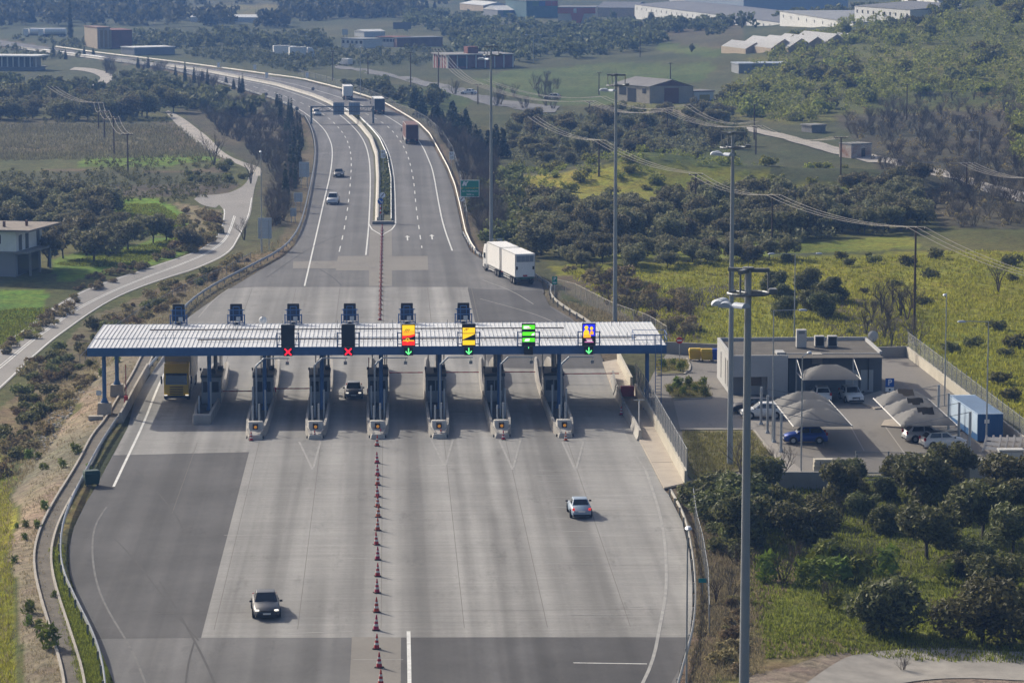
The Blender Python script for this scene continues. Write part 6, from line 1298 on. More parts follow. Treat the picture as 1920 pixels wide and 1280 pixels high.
for f0, f1, z0, z1 in ((.38, .62, 0, 3.4), (.66, .86, 1.6, 3.6), (.1, .2, 2.4, 3.6)): mb.add([bp_(-.006, f0, z0), bp_(-.006, f1, z0), bp_(-.006, f1, z1), bp_(-.006, f0, z1)], [(0, 1, 2, 3)])
mb.build('opening', FWIN, bn)
t, wd = house('barn_annexe', 'small white lean-to with a yellow door beside the stone barn', 'shed', (1301, 192), (1338, 187), 6, 2.6, FWHITE, mat('barn_roof', (.2, .2, .2))); MB().b2((wd * .28, -.06, 0), (wd * .8, -.01, 1.9)).build('door', mat('door_yellow', (.35, .26, .02), .7), t)
# ruin
t, wd = house('white_ruin', 'small derelict white hut with rusty stains beside the stream', 'hut', (1596, 297), (1634, 295), 4, 2.6, mat('ruin_white', (.58, .56, .52), .85, c2=(.30, .14, .08), scale=.55, detail=8), CONCD, over=.05); MB().b2((wd * .5, -.05, .2), (wd * .68, -.01, 1.9)).build('doorway', FWIN, t)
# tents
TENT = mat('tent_white', (.85, .85, .85), .6, trans=.6)
for k, (px, py, s) in enumerate(((1398, 100, .8), (1446, 99, 1.0), (1478, 98, 1.0), (1508, 95, 1.0), (1545, 90, 1.0), (1590, 79, .6))):
    a = PT(px, py); t = thing('white_tent', ['leftmost white greenhouse tent', 'second white greenhouse tent from the left', 'third white greenhouse tent from the left', 'tallest white greenhouse tent near the scrub', 'white greenhouse tent partly behind the scrub', 'small white tent alone at the right end'][k] + ' in the row below the factory', 'tent', (a.x, a.y, max(a.z - .3, -1)), R(14), 'white greenhouse tents'); w_, d_, e_, r_ = 8.5 * s, 27 * s, 1.6, 4.4 * s
    MB().add([(0, 0, e_), (w_ / 2, 0, r_), (w_, 0, e_), (0, d_, e_), (w_ / 2, d_, r_), (w_, d_, e_)], [(0, 1, 4, 3), (1, 2, 5, 4)]).build('roof', TENT, t); MB().add([(0, .05, -1), (w_, .05, -1), (w_, .05, e_), (w_ / 2, .05, r_ - .1), (0, .05, e_), (0, d_, -1), (w_, d_, -1), (w_, d_, e_), (w_ / 2, d_, r_ - .1), (0, d_, e_)], [(0, 1, 2, 3, 4), (5, 9, 8, 7, 6), (0, 4, 9, 5), (1, 6, 7, 2)]).build('wall', FBEIGE, t)
# far billboards
for px, by, top, w_, lab in ((754, 62, 42, 7, 'dark far billboard frame seen from behind'), (575, 78, 60, 2, 'tall white far sign beside the petrol yard'), (647, 72, 55, 2.2, 'white far sign above the yard buildings')):
    q = PT(px, by); t = thing('billboard', lab, 'sign', q); h_ = height_for(q, top); MB().b2((-w_ / 2, 0, h_ * .35), (w_ / 2, .15, h_)).build('panel', FWHITE if w_ < 5 else FROOF, t); mb = MB(); [mb.cyl((x, .3, 0), (x, .3, h_ * .9), .12, n=6) for x in (-w_ * .3, w_ * .3)]; mb.build('legs', STEELD, t)
# ================================================================== VEGETATION
rng = np.random.default_rng(7)
OLIVE = mat('olive_leaf', (.185, .18, .095), .7, island=.5, objvar=.2, trans=.4, spec=.25); HILLS = mat('hill_leaf', (.22, .225, .05), .75, island=.5, objvar=.35, trans=.4); NEAROL = mat('near_olive_leaf', (.122, .127, .046), .65, island=.55, objvar=.2, trans=.35, spec=.3); SCRUB = mat('scrub_leaf', (.155, .16, .055), .75, island=.5, objvar=.32, trans=.35); CYP = mat('cypress_leaf', (.045, .06, .028), .8, island=.4, objvar=.2, trans=.1)
BARE = mat('bare_twig', (.125, .103, .078), .9, island=.4, objvar=.25); DRYL = mat('dry_leaf', (.25, .205, .105), .85, island=.45, objvar=.25, trans=.35); BARK = mat('bark', (.07, .058, .047), .9, var=.25, scale=3); FARL = mat('far_leaf', (.14, .148, .07), .8, island=.4, objvar=.3, trans=.3); WEED = mat('weed_leaf', (.16, .20, .03), .8, island=.4, objvar=.25, trans=.25)
def leaves(blobs, n, size, seed, flat=.0, elong=1.0, shell=.55):
    r = np.random.default_rng(seed); B = np.array(blobs, float); vol = (B[:, 3] * B[:, 4] * B[:, 5]) ** .8; k = r.choice(len(B), n, p=vol / vol.sum())
    d = r.normal(size=(n, 3)); d /= np.linalg.norm(d, axis=1)[:, None]; rad = shell + (1 - shell) * r.random(n) ** .6; rad *= 1 + .16 * np.sin(d[:, 0] * 7 + k) * np.cos(d[:, 2] * 6)
    c = B[k, :3] + d * rad[:, None] * B[k, 3:]
    nrm = d + r.normal(size=(n, 3)) * .7; nrm /= np.linalg.norm(nrm, axis=1)[:, None]; a = np.cross(nrm, r.normal(size=(n, 3))); a /= np.linalg.norm(a, axis=1)[:, None]; b = np.cross(nrm, a)
    s = (size * (.55 + .9 * r.random(n)))[:, None]; a = a * s * elong; b = b * s * .55
    V = np.stack([c - a, c - b * 1.0, c + a, c + b], 1).reshape(-1, 3); return V
def leaf_mesh(name, V, m):
    me = bpy.data.meshes.new(name); n = len(V) // 4; me.from_pydata(V.tolist(), [], np.arange(n * 4).reshape(n, 4).tolist()); me.materials.append(m); return me
def rblobs(seed, n, R_, z0, z1, r0, r1, flat=.8):
    r = random.Random(seed); out = [(r.uniform(-.2, .2) * R_, r.uniform(-.2, .2) * R_, (z0 + z1) / 2, R_ * .5, R_ * .5, (z1 - z0) * .34)]
    for i in range(n):
        a = 2 * PI * (i + r.random() * .7) / n; q = R_ * r.uniform(.25, .85); s = r.uniform(r0 * .6, r1 * 1.05); out.append((q * math.cos(a), q * math.sin(a), r.uniform(z0 + s * .7, z1 - s * .7), s, s, s * flat))
    return out
def limbs(seed, h, rr, n=5, spread=.6, th=.12):
    r = random.Random(seed); mb = MB(); mb.cyl((0, 0, -.3), (r.uniform(-.1, .1), 0, h * .35), th, th * .75, 7)
    for i in range(n):
        a = 2 * PI * i / n + r.random(); p0 = (0, 0, h * .3); p1 = (math.cos(a) * rr * spread * .5, math.sin(a) * rr * spread * .5, h * r.uniform(.5, .62)); p2 = (math.cos(a) * rr * spread, math.sin(a) * rr * spread, h * r.uniform(.7, .9)); mb.cyl(p0, p1, th * .6, th * .4, 5); mb.cyl(p1, p2, th * .4, th * .15, 5)
    return mb
def mesh_of(mb, name, m):
    o = mb.build(name, m); me = o.data; bpy.data.objects.remove(o); return me
def twigs(seed, h, rr, n0=7, depth=3, r0=.07, dens=3):
    r = random.Random(seed); mb = MB()
    def br(p, d, L, rad, k):
        q = p + d * L; mb.cyl(p, q, rad, rad * .55, 4 if k > 1 else 3, cap=False)
        if k == 0: return
        for _ in range(dens if k > 1 else dens + 1):
            nd = (d + Vector((r.uniform(-1, 1), r.uniform(-1, 1), r.uniform(-.25, .8))) * .75).normalized(); br(p + d * L * r.uniform(.45, 1), nd, L * r.uniform(.55, .8), rad * .5, k - 1)
    for i in range(n0):
        a = 2 * PI * i / n0 + r.random(); d = Vector((math.cos(a) * rr / h * r.uniform(.2, .9), math.sin(a) * rr / h * r.uniform(.2, .9), 1)).normalized(); br(Vector((0, 0, -.1)) if n0 < 5 else Vector((r.uniform(-.3, .3), r.uniform(-.3, .3), -.1)), d, h * .42, r0, depth)
    return mb
KIND = {}
def kind(k, crown, trunk=None): KIND.setdefault(k, []).append((crown, trunk))
for s in range(5):
    kind('olive', leaf_mesh('crown', leaves(rblobs(s, 13, 2.1, .6, 3.7, .7, 1.15), 5200, .125, s, elong=1.3), NEAROL), mesh_of(limbs(s, 3.2, 2.0), 'trunk', BARK))
    kind('bush', leaf_mesh('crown', leaves(rblobs(s + 20, 12, 1.7, -.1, 3.0, .6, 1.05, .95), 4200, .115, s + 9, elong=1.3), NEAROL), mesh_of(limbs(s + 7, 2.4, 1.5), 'trunk', BARK))
for s in range(4):
    kind('midolive', leaf_mesh('crown', leaves(rblobs(s + 40, 10, 2.3, .5, 4.1, .7, 1.2), 2600, .155, s + 40, elong=1.3), OLIVE), mesh_of(limbs(s + 40, 3.2, 2.0), 'trunk', BARK))
    kind('scrub', leaf_mesh('crown', leaves(rblobs(s + 60, 6, 1.5, -.3, 1.9, .6, 1.1, .85), 420, .25, s + 60), SCRUB))
    kind('hillbush', leaf_mesh('crown', leaves(rblobs(s + 60, 8, 1.5, -.3, 1.8, .5, 1.0, .8), 520, .22, s + 160), HILLS))
    kind('fartree', leaf_mesh('crown', leaves(rblobs(s + 80, 7, 2.6, .1, 5.0, .9, 1.7), 420, .46, s + 80), FARL))
    kind('bare', mesh_of(twigs(s + 5, 4.6, 2.2, 3, 4, .10, 3), 'crown', BARE))
    kind('thicket', mesh_of(twigs(s + 15, 3.2, 2.6, 9, 3, .05, 3), 'crown', BARE))
    kind('weed', leaf_mesh('crown', leaves([(0, 0, .3, .35, .35, .4), (.2, .1, .55, .25, .25, .35), (-.15, .1, .5, .2, .2, .3)], 130, .09, s + 90, elong=1.8), WEED))
    kind('dryshrub', leaf_mesh('crown', leaves(rblobs(s + 100, 5, 1.3, -.2, 1.5, .5, .9), 420, .17, s + 100), DRYL))
for s in range(3):
    bl = [(0, 0, .4 + 6.6 * k / 11, .72 * (1 - (k / 12) ** 1.6) + .08, .72 * (1 - (k / 12) ** 1.6) + .08, .75) for k in range(12)]
    kind('cypress', leaf_mesh('crown', leaves(bl, 900, .2, s + 120), CYP))
    bl = [(0, 0, .8 + 6 * k / 8, 2.3 * (1 - k / 9), 2.3 * (1 - k / 9), .7) for k in range(9)]
    kind('conifer', leaf_mesh('crown', leaves(bl, 600, .42, s + 130), CYP))
CATS = dict(olive=('olive_tree', 'tree'), bush=('olive_bush', 'tree'), midolive=('olive_tree', 'tree'), scrub=('scrub_bush', 'bush'), hillbush=('evergreen_bush', 'bush'), fartree=('tree', 'tree'), bare=('bare_tree', 'tree'), thicket=('bare_thicket', 'bush'), weed=('weed', 'plant'), dryshrub=('dry_shrub', 'bush'), cypress=('cypress', 'tree'), conifer=('conifer', 'tree'))
def plant(k, p, s, label, group=None, rnd=random, sxy=None):
    crown, trunk = rnd.choice(KIND[k]); nm, cat = CATS[k]; sc = (s * rnd.uniform(.9, 1.1), s * rnd.uniform(.9, 1.1), s * rnd.uniform(.88, 1.12)) if not sxy else sxy
    if trunk:
        t = thing(nm, label, cat, p, rnd.uniform(0, 6.28), group); t.scale = sc
        for me, n_ in ((crown, 'crown'), (trunk, 'trunk')): o = bpy.data.objects.new(n_, me); COL.objects.link(o); o.parent = t
    else:
        t = bpy.data.objects.new(nm, crown); COL.objects.link(t); t.location = p; t.rotation_euler = (0, 0, rnd.uniform(0, 6.28)); t.scale = sc; tag(t, label, cat, group)
    return t
def pts_in(poly, n, mind, seed, maxtry=40):
    r = random.Random(seed); xs = [q[0] for q in poly]; ys = [q[1] for q in poly]; out = []
    for _ in range(n * maxtry):
        if len(out) >= n: break
        y = r.uniform(min(ys), max(ys)); x = r.uniform(min(xs), max(xs))
        if not inpoly(np.array([x]), np.array([y]), poly)[0]: continue
        p = P(x, y); p.z = G(p.x, p.y)
        if XL(p.y) - 2.5 < p.x < XR(p.y) + 2.5: continue
        if any((p.x - q.x) ** 2 + (p.y - q.y) ** 2 < mind * mind for q in out): continue
        out.append(p)
    return out
def scatter(k, poly, n, s0, s1, label, group, mind, seed):
    r = random.Random(seed)
    for p in pts_in(poly, n, mind, seed): plant(k, p, r.uniform(s0, s1), label, group, r)
# ---- near olive trees, lower right (each where it stands)
rt = random.Random(11)
def q3(x, y): return PT(1240 + x / 2.8235, 860 + y / 2.8235)
for (x, y, wd, k, lab) in ((1170, 925, 330, 'bush', 'broad dark olive bush standing alone beside the gravel lane'), (1700, 980, 350, 'bush', 'broad olive bush above the gravel lane near the right edge'), (1405, 530, 330, 'olive', 'olive tree with a clearly visible forked trunk amid the grass'), (1570, 615, 160, 'bush', 'small round olive bush right of the forked olive tree'), (1780, 690, 240, 'bush', 'grey-green olive bush above the broad right one'), (770, 445, 250, 'bush', 'round olive bush in the clearing nearest the front mast'), (1070, 350, 170, 'olive', 'slim dark olive tree below the grey front wall'), (1200, 395, 170, 'bush', 'rounded olive between slim and forked trees'), (1380, 262, 300, 'olive', 'dark tall olive tree in front of the sliding gate'), (1300, 190, 180, 'olive', 'dark olive tree left of the gate olive'), (1850, 235, 280, 'olive', 'dark olive tree hiding the utility cabinets'), (1700, 425, 290, 'olive', 'wide olive tree in the right part of the grove'), (1860, 505, 280, 'olive', 'olive tree at the right edge of the grove'), (900, 565, 170, 'bush', 'narrow upright olive in the clearing centre'), (600, 350, 240, 'bush', 'olive bush right behind the front mast'), (400, 355, 300, 'bush', 'grey-green bush left of the front mast'), (270, 255, 250, 'bush', 'shaggy bush at the end of the mesh fence'), (420, 450, 280, 'bush', 'low bush under the front mast'), (950, 245, 200, 'bush', 'bush against the grey front wall'), (530, 190, 200, 'bush', 'bush by the low lawn wall corner'), (1905, 860, 220, 'bush', 'olive bush cut by the right edge above the lane'), (1530, 290, 170, 'olive', 'small olive behind the forked one'), (1640, 300, 150, 'bush', 'olive bush between gate and kiosk'), (1240, 130, 140, 'olive', 'olive top in front of the compound fence'), (1480, 190, 160, 'bush', 'olive bush below the gate'), (1760, 300, 170, 'olive', 'olive below the meter kiosk'), (1180, 200, 120, 'bush', 'small olive bush beside the gate end'), (1010, 160, 170, 'olive', 'olive tree just left of the gate'), (1560, 130, 200, 'olive', 'olive crown hiding the end of the sliding gate'), (1920, 330, 220, 'olive', 'olive at the right edge below the meter kiosk'), (1650, 590, 190, 'bush', 'olive bush between the small round and the grey-green one'), (1480, 420, 150, 'bush', 'low olive bush behind the forked olive tree'), (820, 330, 150, 'bush', 'olive bush between the round and the slim olive')):
    p = q3(x, y); s = wd / 2.8235 / (6000 / p.y) / (3.4 if k == 'olive' else 2.85); plant(k, p, s, lab, None, rt)
for (x, y, wd, k, lab) in ((1070, 615, 190, 'bare', 'leafless grey tree in the clearing'), (1435, 862, 150, 'bare', 'small leafless tree between the two broad bushes'), (370, 750, 190, 'bare', 'leafless brown tree left of the front mast'), (290, 760, 140, 'bare', 'leafless brown sapling near the fence'), (1270, 680, 120, 'bare', 'faint leafless sapling beside the broad bush'), (700, 560, 240, 'thicket', 'brown bare thicket below the round bush'), (640, 640, 230, 'thicket', 'reddish bare thicket right of the front mast'), (400, 560, 230, 'thicket', 'tangled bare thicket left of the front mast'), (640, 110, 220, 'bare', 'leafless bush at the corner of the lawn'), (420, 80, 200, 'bare', 'leafless bush on the compound lawn'), (330, 180, 220, 'thicket', 'bare thicket by the mesh fence end'), (870, 740, 150, 'thicket', 'small bare thicket in the grass'), (960, 280, 150, 'thicket', 'bare thicket below the grey wall'), (1280, 1120, 120, 'thicket', 'dry clump on the gravel at the bottom edge')):
    p = q3(x, y); s = wd / 2.8235 / (6000 / p.y) / 4.0; plant(k, p, s, lab, None, rt)
for i, (x, y) in enumerate(((860, 650), (950, 640), (760, 660), (1060, 660), (910, 790), (840, 600), (1180, 620), (1500, 660), (560, 650), (1330, 250))):
    plant('weed', q3(x, y), rt.uniform(1.6, 3.0), 'bright green weed clump in the olive clearing', 'bright weed clumps in the clearing', rt)
scatter('scrub', [(1310, 1000), (1390, 950), (1400, 1060), (1330, 1100)], 7, .5, .8, 'low dark bush on the bank beside the fence', 'bushes on the bank beside the fence', 1.5, 31)
scatter('dryshrub', [(1320, 1130), (1390, 1100), (1390, 1270), (1310, 1270)], 12, .35, .7, 'low dry shrub on the bank below the fence', 'dry shrubs on the bank below the fence', .9, 32)
# ---- left grove
rt = random.Random(12)
for (x, y, wd, lab) in ((287, 456, 66, 'olive tree with a visible dark trunk in the green field'), (312, 452, 58, 'rightmost olive tree of the left grove'), (176, 492, 92, 'wide low olive tree in front of the left grove'), (240, 470, 76, 'olive tree between the wide one and the trunk one'), (205, 400, 70, 'tall olive at the edge of the bright field'), (150, 470, 80, 'olive tree right of the white house'), (90, 500, 70, 'olive at the corner of the white house'), (355, 470, 60, 'dark round bush by the side road'), (20, 400, 60, 'olive tree behind the white house roof')):
    p = PT(x, y); plant('midolive', p, wd / (6000 / p.y) / 4.6, lab, None, rt)
scatter('midolive', [(-120, 400), (60, 385), (215, 372), (225, 425), (190, 470), (110, 480), (80, 430), (-120, 430)], 34, .9, 1.3, 'olive tree in the dense left grove above the white house', 'olive trees of the dense left grove', 3.2, 13)
scatter('scrub', [(60, 640), (180, 565), (320, 515), (420, 490), (440, 500), (340, 550), (220, 620), (90, 760), (0, 830), (0, 760)], 55, .35, .8, 'dry bush on the slope between side road and verge', 'bushes on the slope below the verge', 1.2, 14)
scatter('dryshrub', [(60, 640), (180, 565), (320, 515), (450, 485), (480, 490), (340, 560), (230, 630), (90, 780), (0, 850), (0, 760)], 110, .35, .9, 'straw coloured shrub on the slope between side road and verge', 'dry shrubs on the slope below the verge', 1.0, 15)
scatter('dryshrub', [(0, 640), (150, 535), (300, 485), (400, 455), (395, 440), (300, 470), (150, 515), (0, 605)], 50, .4, .8, 'dry shrub on the upper edge of the side road', 'dry shrubs along the upper edge of the side road', 1.2, 16)
scatter('dryshrub', [(340, 385), (410, 395), (415, 440), (370, 468), (330, 470)], 26, .5, 1.1, 'brown shrub in the bend of the side road', 'brown shrubs in the road bend', 1.6, 17)
for i, (x, y, s) in enumerate(((145, 850, 1.2), (118, 876, 1.0), (85, 955, 1.0), (48, 988, .8), (72, 990, .9), (48, 1012, .7), (95, 1215, 1.9), (52, 1150, 1.3), (52, 1172, 1.0), (75, 1180, .9), (27, 1055, .7), (80, 880, .8), (88, 880, .6), (168, 880, .7), (190, 705, 1.0), (220, 680, 1.1), (55, 860, 1.3), (70, 862, .9), (30, 990, .6), (100, 1120, .6))):
    plant('weed', PT(x, y), s, ['leafy weed on the bare verge left of the drainage channel', 'largest leafy weed on the bare verge near the bottom edge'][1 if i == 6 else 0], None if i == 6 else 'weeds on the bare verge', rt)
# ---- wooded strip left of the motorway
scatter('thicket', [(375, 203), (470, 182), (560, 235), (575, 300), (530, 420), (500, 430), (508, 312), (440, 268), (405, 240)], 90, .75, 1.25, 'leafless brown thicket between the gravel track and the motorway', 'bare thickets between track and motorway', 2.2, 18)
scatter('cypress', [(500, 190), (575, 235), (586, 300), (570, 395), (545, 430), (520, 420), (545, 300), (530, 240)], 34, .4, .85, 'dark cypress in the strip along the left carriageway', 'cypresses along the left carriageway', 2.0, 19)
for i, (x, y, top) in enumerate(((259, 128, 105), (278, 128, 103), (329, 146, 121), (347, 154, 115), (364, 156, 123), (379, 152, 130), (389, 160, 127), (424, 160, 142), (438, 168, 145), (449, 175, 142), (455, 175, 138), (520, 198, 175), (482, 196, 175), (100, 108, 80), (123, 112, 92), (158, 106, 85), (175, 104, 88), (563, 135, 115))):
    p = PT(x, y); plant('cypress', p, 1, 'slender dark cypress in the row beside the motorway bend', 'cypresses beside the motorway bend', rt, sxy=(.8, .8, height_for(p, top) / 7.6))
plant('bare', PT(402, 310), 1.5, 'lone leafless tree beside the gravel track', None, rt); plant('bare', PT(470, 345), 1.1, 'leafless tree at the junction of track and side road', None, rt); plant('bare', PT(458, 450), .8, 'small leafless tree at the inner kerb of the side road', None, rt)
scatter('scrub', [(330, 330), (430, 300), (470, 318), (455, 335), (380, 340)], 12, .4, .8, 'dark bush in the loop of the gravel track', 'dark bushes by the gravel track loop', 1.8, 20)
scatter('midolive', [(-100, 205), (150, 195), (330, 205), (300, 222), (-100, 226)], 46, 1.0, 1.6, 'dark tree in the belt behind the reed field', 'trees in the belt behind the reed field', 4, 21)
scatter('fartree', [(-100, 160), (150, 168), (330, 175), (330, 205), (-100, 200)], 60, .8, 1.3, 'dusky tree in the upper belt behind the reed field', 'trees in the upper belt behind the reed field', 4.5, 22)
scatter('thicket', [(180, 120), (300, 130), (450, 180), (340, 200), (230, 170)], 24, 1.1, 1.7, 'brown leafless tree below the motorway bend', 'bare trees below the motorway bend', 4, 23)
# ---- right of the motorway
scatter('thicket', [(800, 235), (850, 245), (930, 305), (940, 440), (905, 475), (885, 450), (860, 360), (830, 280)], 70, .9, 1.5, 'leafless thicket beside the right carriageway', 'bare thickets beside the right carriageway', 2.2, 24)
scatter('conifer', [(760, 195), (860, 225), (950, 290), (925, 310), (850, 260), (770, 212)], 30, .5, .8, 'small dark conifer on the bank right of the motorway', 'small conifers right of the motorway', 2.5, 25)
scatter('scrub', [(880, 380), (950, 330), (1010, 420), (1000, 500), (920, 470)], 32, .9, 1.6, 'dusky bush behind the leftmost mast', 'bushes behind the leftmost mast', 2.4, 26)
scatter('midolive', [(1005, 405), (1250, 400), (1500, 375), (1730, 355), (1730, 430), (1500, 450), (1330, 452), (1110, 468), (1010, 480)], 120, .75, 1.3, 'grey-green olive tree in the grove across the meadow', 'olive trees of the grove across the meadow', 3.6, 27)
scatter('midolive', [(950, 240), (1180, 215), (1370, 212), (1400, 275), (1300, 300), (1120, 300), (960, 325)], 80, .55, 1.15, 'olive tree in the dark belt below the stone barn', 'olive trees below the stone barn', 4, 28)
scatter('hillbush', [(960, 300), (1400, 290), (1600, 320), (1580, 372), (1200, 372), (960, 400)], 42, .5, 1.2, 'low bush scattered over the yellow-green mound', 'bushes on the yellow-green mound', 3, 29)
scatter('thicket', [(1570, 225), (1700, 205), (1960, 200), (1960, 430), (1790, 425), (1660, 330)], 75, .8, 1.35, 'leafless tree in the dark wood along the stream', 'bare trees of the wood along the stream', 3.2, 30)
scatter('thicket', [(1080, 500), (1230, 540), (1320, 560), (1290, 640), (1210, 620), (1140, 580)], 22, .5, .9, 'low bare thicket on the brown patch behind the compound', 'bare thickets behind the compound', 2, 33)
scatter('dryshrub', [(1040, 500), (1160, 520), (1320, 560), (1290, 640), (1190, 600)], 30, .6, 1.2, 'brown shrub on the slope behind the canopy', 'brown shrubs behind the canopy', 2, 34)
scatter('bush', [(1420, 545), (1560, 545), (1555, 610), (1430, 610)], 7, .8, 1.2, 'large dark bush in the middle of the meadow', 'dark bushes in the middle of the meadow', 2.6, 35)
scatter('bare', [(1600, 570), (1730, 570), (1720, 655), (1580, 655)], 16, .7, 1.0, 'slender reddish bare sapling at the compound back corner', 'bare saplings at the compound back corner', 1.4, 36)
scatter('scrub', [(1300, 485), (1900, 470), (1920, 760), (1720, 640), (1560, 620), (1420, 500)], 26, .3, .8, 'small bush in the yellow-green meadow', 'small bushes in the meadow', 4, 37)
plant('bare', PT(1872, 548), 1.0, 'pale blossoming bare tree in the meadow near the right edge', None, rt)
scatter('midolive', [(1330, 475), (1520, 480), (1420, 500), (1060, 505), (1050, 480)], 26, .6, .9, 'dark low tree along the front edge of the far grove', 'low trees along the front edge of the grove', 3, 38)
scatter('hillbush', [(1345, 215), (1410, 150), (1500, 118), (1600, 96), (1700, 54), (1920, 2), (2060, -30), (2060, 330), (1920, 330), (1880, 205), (1700, 200), (1500, 235)], 130, 1.0, 2.4, 'round evergreen bush on the scrub covered hillside', 'evergreen bushes on the hillside', 3.4, 39)
scatter('scrub', [(1345, 215), (1410, 150), (1500, 118), (1600, 96), (1700, 54), (1920, 2), (2060, -30), (2060, 330), (1920, 330), (1880, 205), (1700, 200), (1500, 235)], 75, .9, 2.2, 'darker bush on the scrub covered hillside', 'darker bushes on the hillside', 3.4, 42)
scatter('thicket', [(830, 175), (960, 205), (1040, 205), (1060, 160), (1010, 150), (950, 175)], 14, 1.1, 1.7, 'bare reddish tree beside the country road', 'bare trees beside the country road', 4, 40)
scatter('fartree', [(620, 160), (720, 165), (830, 185), (820, 205), (740, 198), (640, 175)], 30, .5, .9, 'bush between motorway bend and country road', 'bushes between bend and country road', 4, 41)
def mass(name, label, polys, n, size, seed, m, leafn=60, leaf=.8, big=None):
    r = np.random.default_rng(seed); base = [leaves(rblobs(s + 200, 5, 2.4, .0, 4.6, .9, 1.6), leafn, leaf, s + 200) for s in range(6)]; allv = []
    for poly, k in zip(polys, n):
        for p in pts_in(poly, k, size * 2.2, seed + len(allv), 12):
            s = size * r.uniform(.7, 1.4); a = r.uniform(0, 6.28); V = base[r.integers(6)]; c, sn = math.cos(a), math.sin(a)
            allv.append(np.c_[(V[:, 0] * c - V[:, 1] * sn) * s + p.x, (V[:, 0] * sn + V[:, 1] * c) * s + p.y, V[:, 2] * s + p.z])
    me = leaf_mesh(name, np.concatenate(allv), m); o = bpy.data.objects.new(name, me); COL.objects.link(o); return tag(o, label, 'trees', None, 'stuff')
mass('hill_scrub', 'continuous low scrub between the larger bushes of the hillside', [[(1345, 215), (1410, 150), (1500, 116), (1600, 94), (1700, 52), (1920, 0), (2100, -40), (2100, 330), (1920, 330), (1880, 205), (1700, 200), (1500, 235)]], [2400], .6, 50, HILLS, 60, .5)
mass('far_woodland', 'hazy mass of far trees behind the motorway bend', [[(250, 68), (560, 74), (620, 74), (620, 92), (330, 92), (255, 95)], [(830, 62), (930, 62), (1000, 75), (850, 92), (840, 84)], [(235, 145), (300, 158), (400, 190), (480, 215), (430, 216), (350, 203), (240, 175)]], [130, 30, 90], .85, 51, FARL, 70, .75)
mass('far_woodland', 'low hazy scrub between the motorway bend and the yard buildings', [[(330, 98), (620, 97), (860, 96), (800, 124), (640, 122), (560, 138), (480, 122), (400, 118)], [(-150, 98), (165, 96), (175, 108), (60, 112), (-150, 140)], [(-150, 76), (170, 74), (175, 92), (-150, 96)]], [330, 90, 70], .45, 58, FARL, 60, .7)
mass('far_woodland', 'dark belts of far olive trees below the white factory', [[(850, 75), (1000, 62), (1240, 70), (1260, 92), (1160, 108), (960, 120), (860, 100)], [(1000, 62), (1200, 56), (1440, 60), (1400, 70), (1200, 70), (1020, 72)], [(1330, 84), (1480, 62), (1700, 52), (1640, 64), (1450, 66), (1340, 84)], [(760, 30), (1000, 45), (1000, 60), (760, 58)]], [190, 120, 120, 90], .95, 52, FARL, 70, .75)
mass('far_woodland', 'faint farthest woods along the top edge of the picture', [[(-150, -5), (330, -5), (340, 30), (560, 40), (560, 56), (200, 48), (-150, 58)], [(330, -20), (1000, -20), (980, 10), (830, 14), (560, 14), (330, 10)], [(-400, -60), (2200, -70), (2200, -20), (-400, -20)], [(520, 22), (780, 14), (820, 30), (560, 40)]], [240, 90, 160, 90], 1.5, 53, FARL, 55, .8)
for i, (x, by, top, k) in enumerate(((393, 22, 0, 'conifer'), (435, 44, 8, 'cypress'), (480, 42, 18, 'cypress'), (132, 70, -8, 'cypress'), (252, 30, 0, 'conifer'), (640, 34, 6, 'conifer'), (664, 34, 2, 'conifer'), (800, 32, -2, 'conifer'), (815, 32, 0, 'conifer'), (775, 34, -4, 'conifer'), (510, 40, 12, 'conifer'), (345, 32, 14, 'conifer'), (700, 34, 12, 'fartree'), (735, 36, 10, 'fartree'), (60, 44, 5, 'conifer'), (1590, 70, 40, 'fartree'), (1220, 46, 20, 'fartree'), (1325, 46, 18, 'fartree'), (1395, 52, 22, 'fartree'), (1775, 30, 0, 'fartree'), (1298, 98, 80, 'fartree'), (1150, 45, 16, 'fartree'))):
    p = PT(x, by); h_ = height_for(p, top); plant(k, p, 1, 'tall dark tree standing out of the far woods along the top', 'tall trees standing out of the far woods', rt, sxy=(h_ / 8.5 if k != 'cypress' else h_ / 11, h_ / 8.5 if k != 'cypress' else h_ / 11, h_ / 7.4 if k != 'fartree' else h_ / 5.2))
def mass_bare(name, label, poly, n, s0, s1, mind, seed):
    r = np.random.default_rng(seed); V = []; Fc = []; k = 0
    for p in pts_in(poly, n, mind, seed, 12):
        me = KIND['thicket'][r.integers(4)][0]; v = np.zeros(len(me.vertices) * 3); me.vertices.foreach_get('co', v); v = v.reshape(-1, 3); s = r.uniform(s0, s1); a = r.uniform(0, 6.28); c, sn = math.cos(a), math.sin(a)
        V.append(np.c_[(v[:, 0] * c - v[:, 1] * sn) * s + p.x, (v[:, 0] * sn + v[:, 1] * c) * s + p.y, v[:, 2] * s * .85 + p.z]); Fc += [tuple(i + k for i in q.vertices) for q in me.polygons]; k += len(v)
    me = bpy.data.meshes.new(name); me.from_pydata(np.concatenate(V).tolist(), [], Fc); me.materials.append(BARE); o = bpy.data.objects.new(name, me); COL.objects.link(o); tag(o, label, 'trees', None, 'stuff')
mass_bare('bare_wood', 'dark mass of leafless wood along the stream on the right', [(1570, 222), (1700, 203), (1990, 198), (1990, 430), (1790, 425), (1660, 330)], 290, .7, 1.25, 1.9, 71)
mass_bare('bare_wood', 'brown leafless undergrowth between gravel track and motorway', [(375, 203), (470, 182), (560, 235), (575, 300), (530, 420), (500, 430), (508, 312), (440, 268), (405, 240)], 120, .7, 1.3, 1.8, 72)
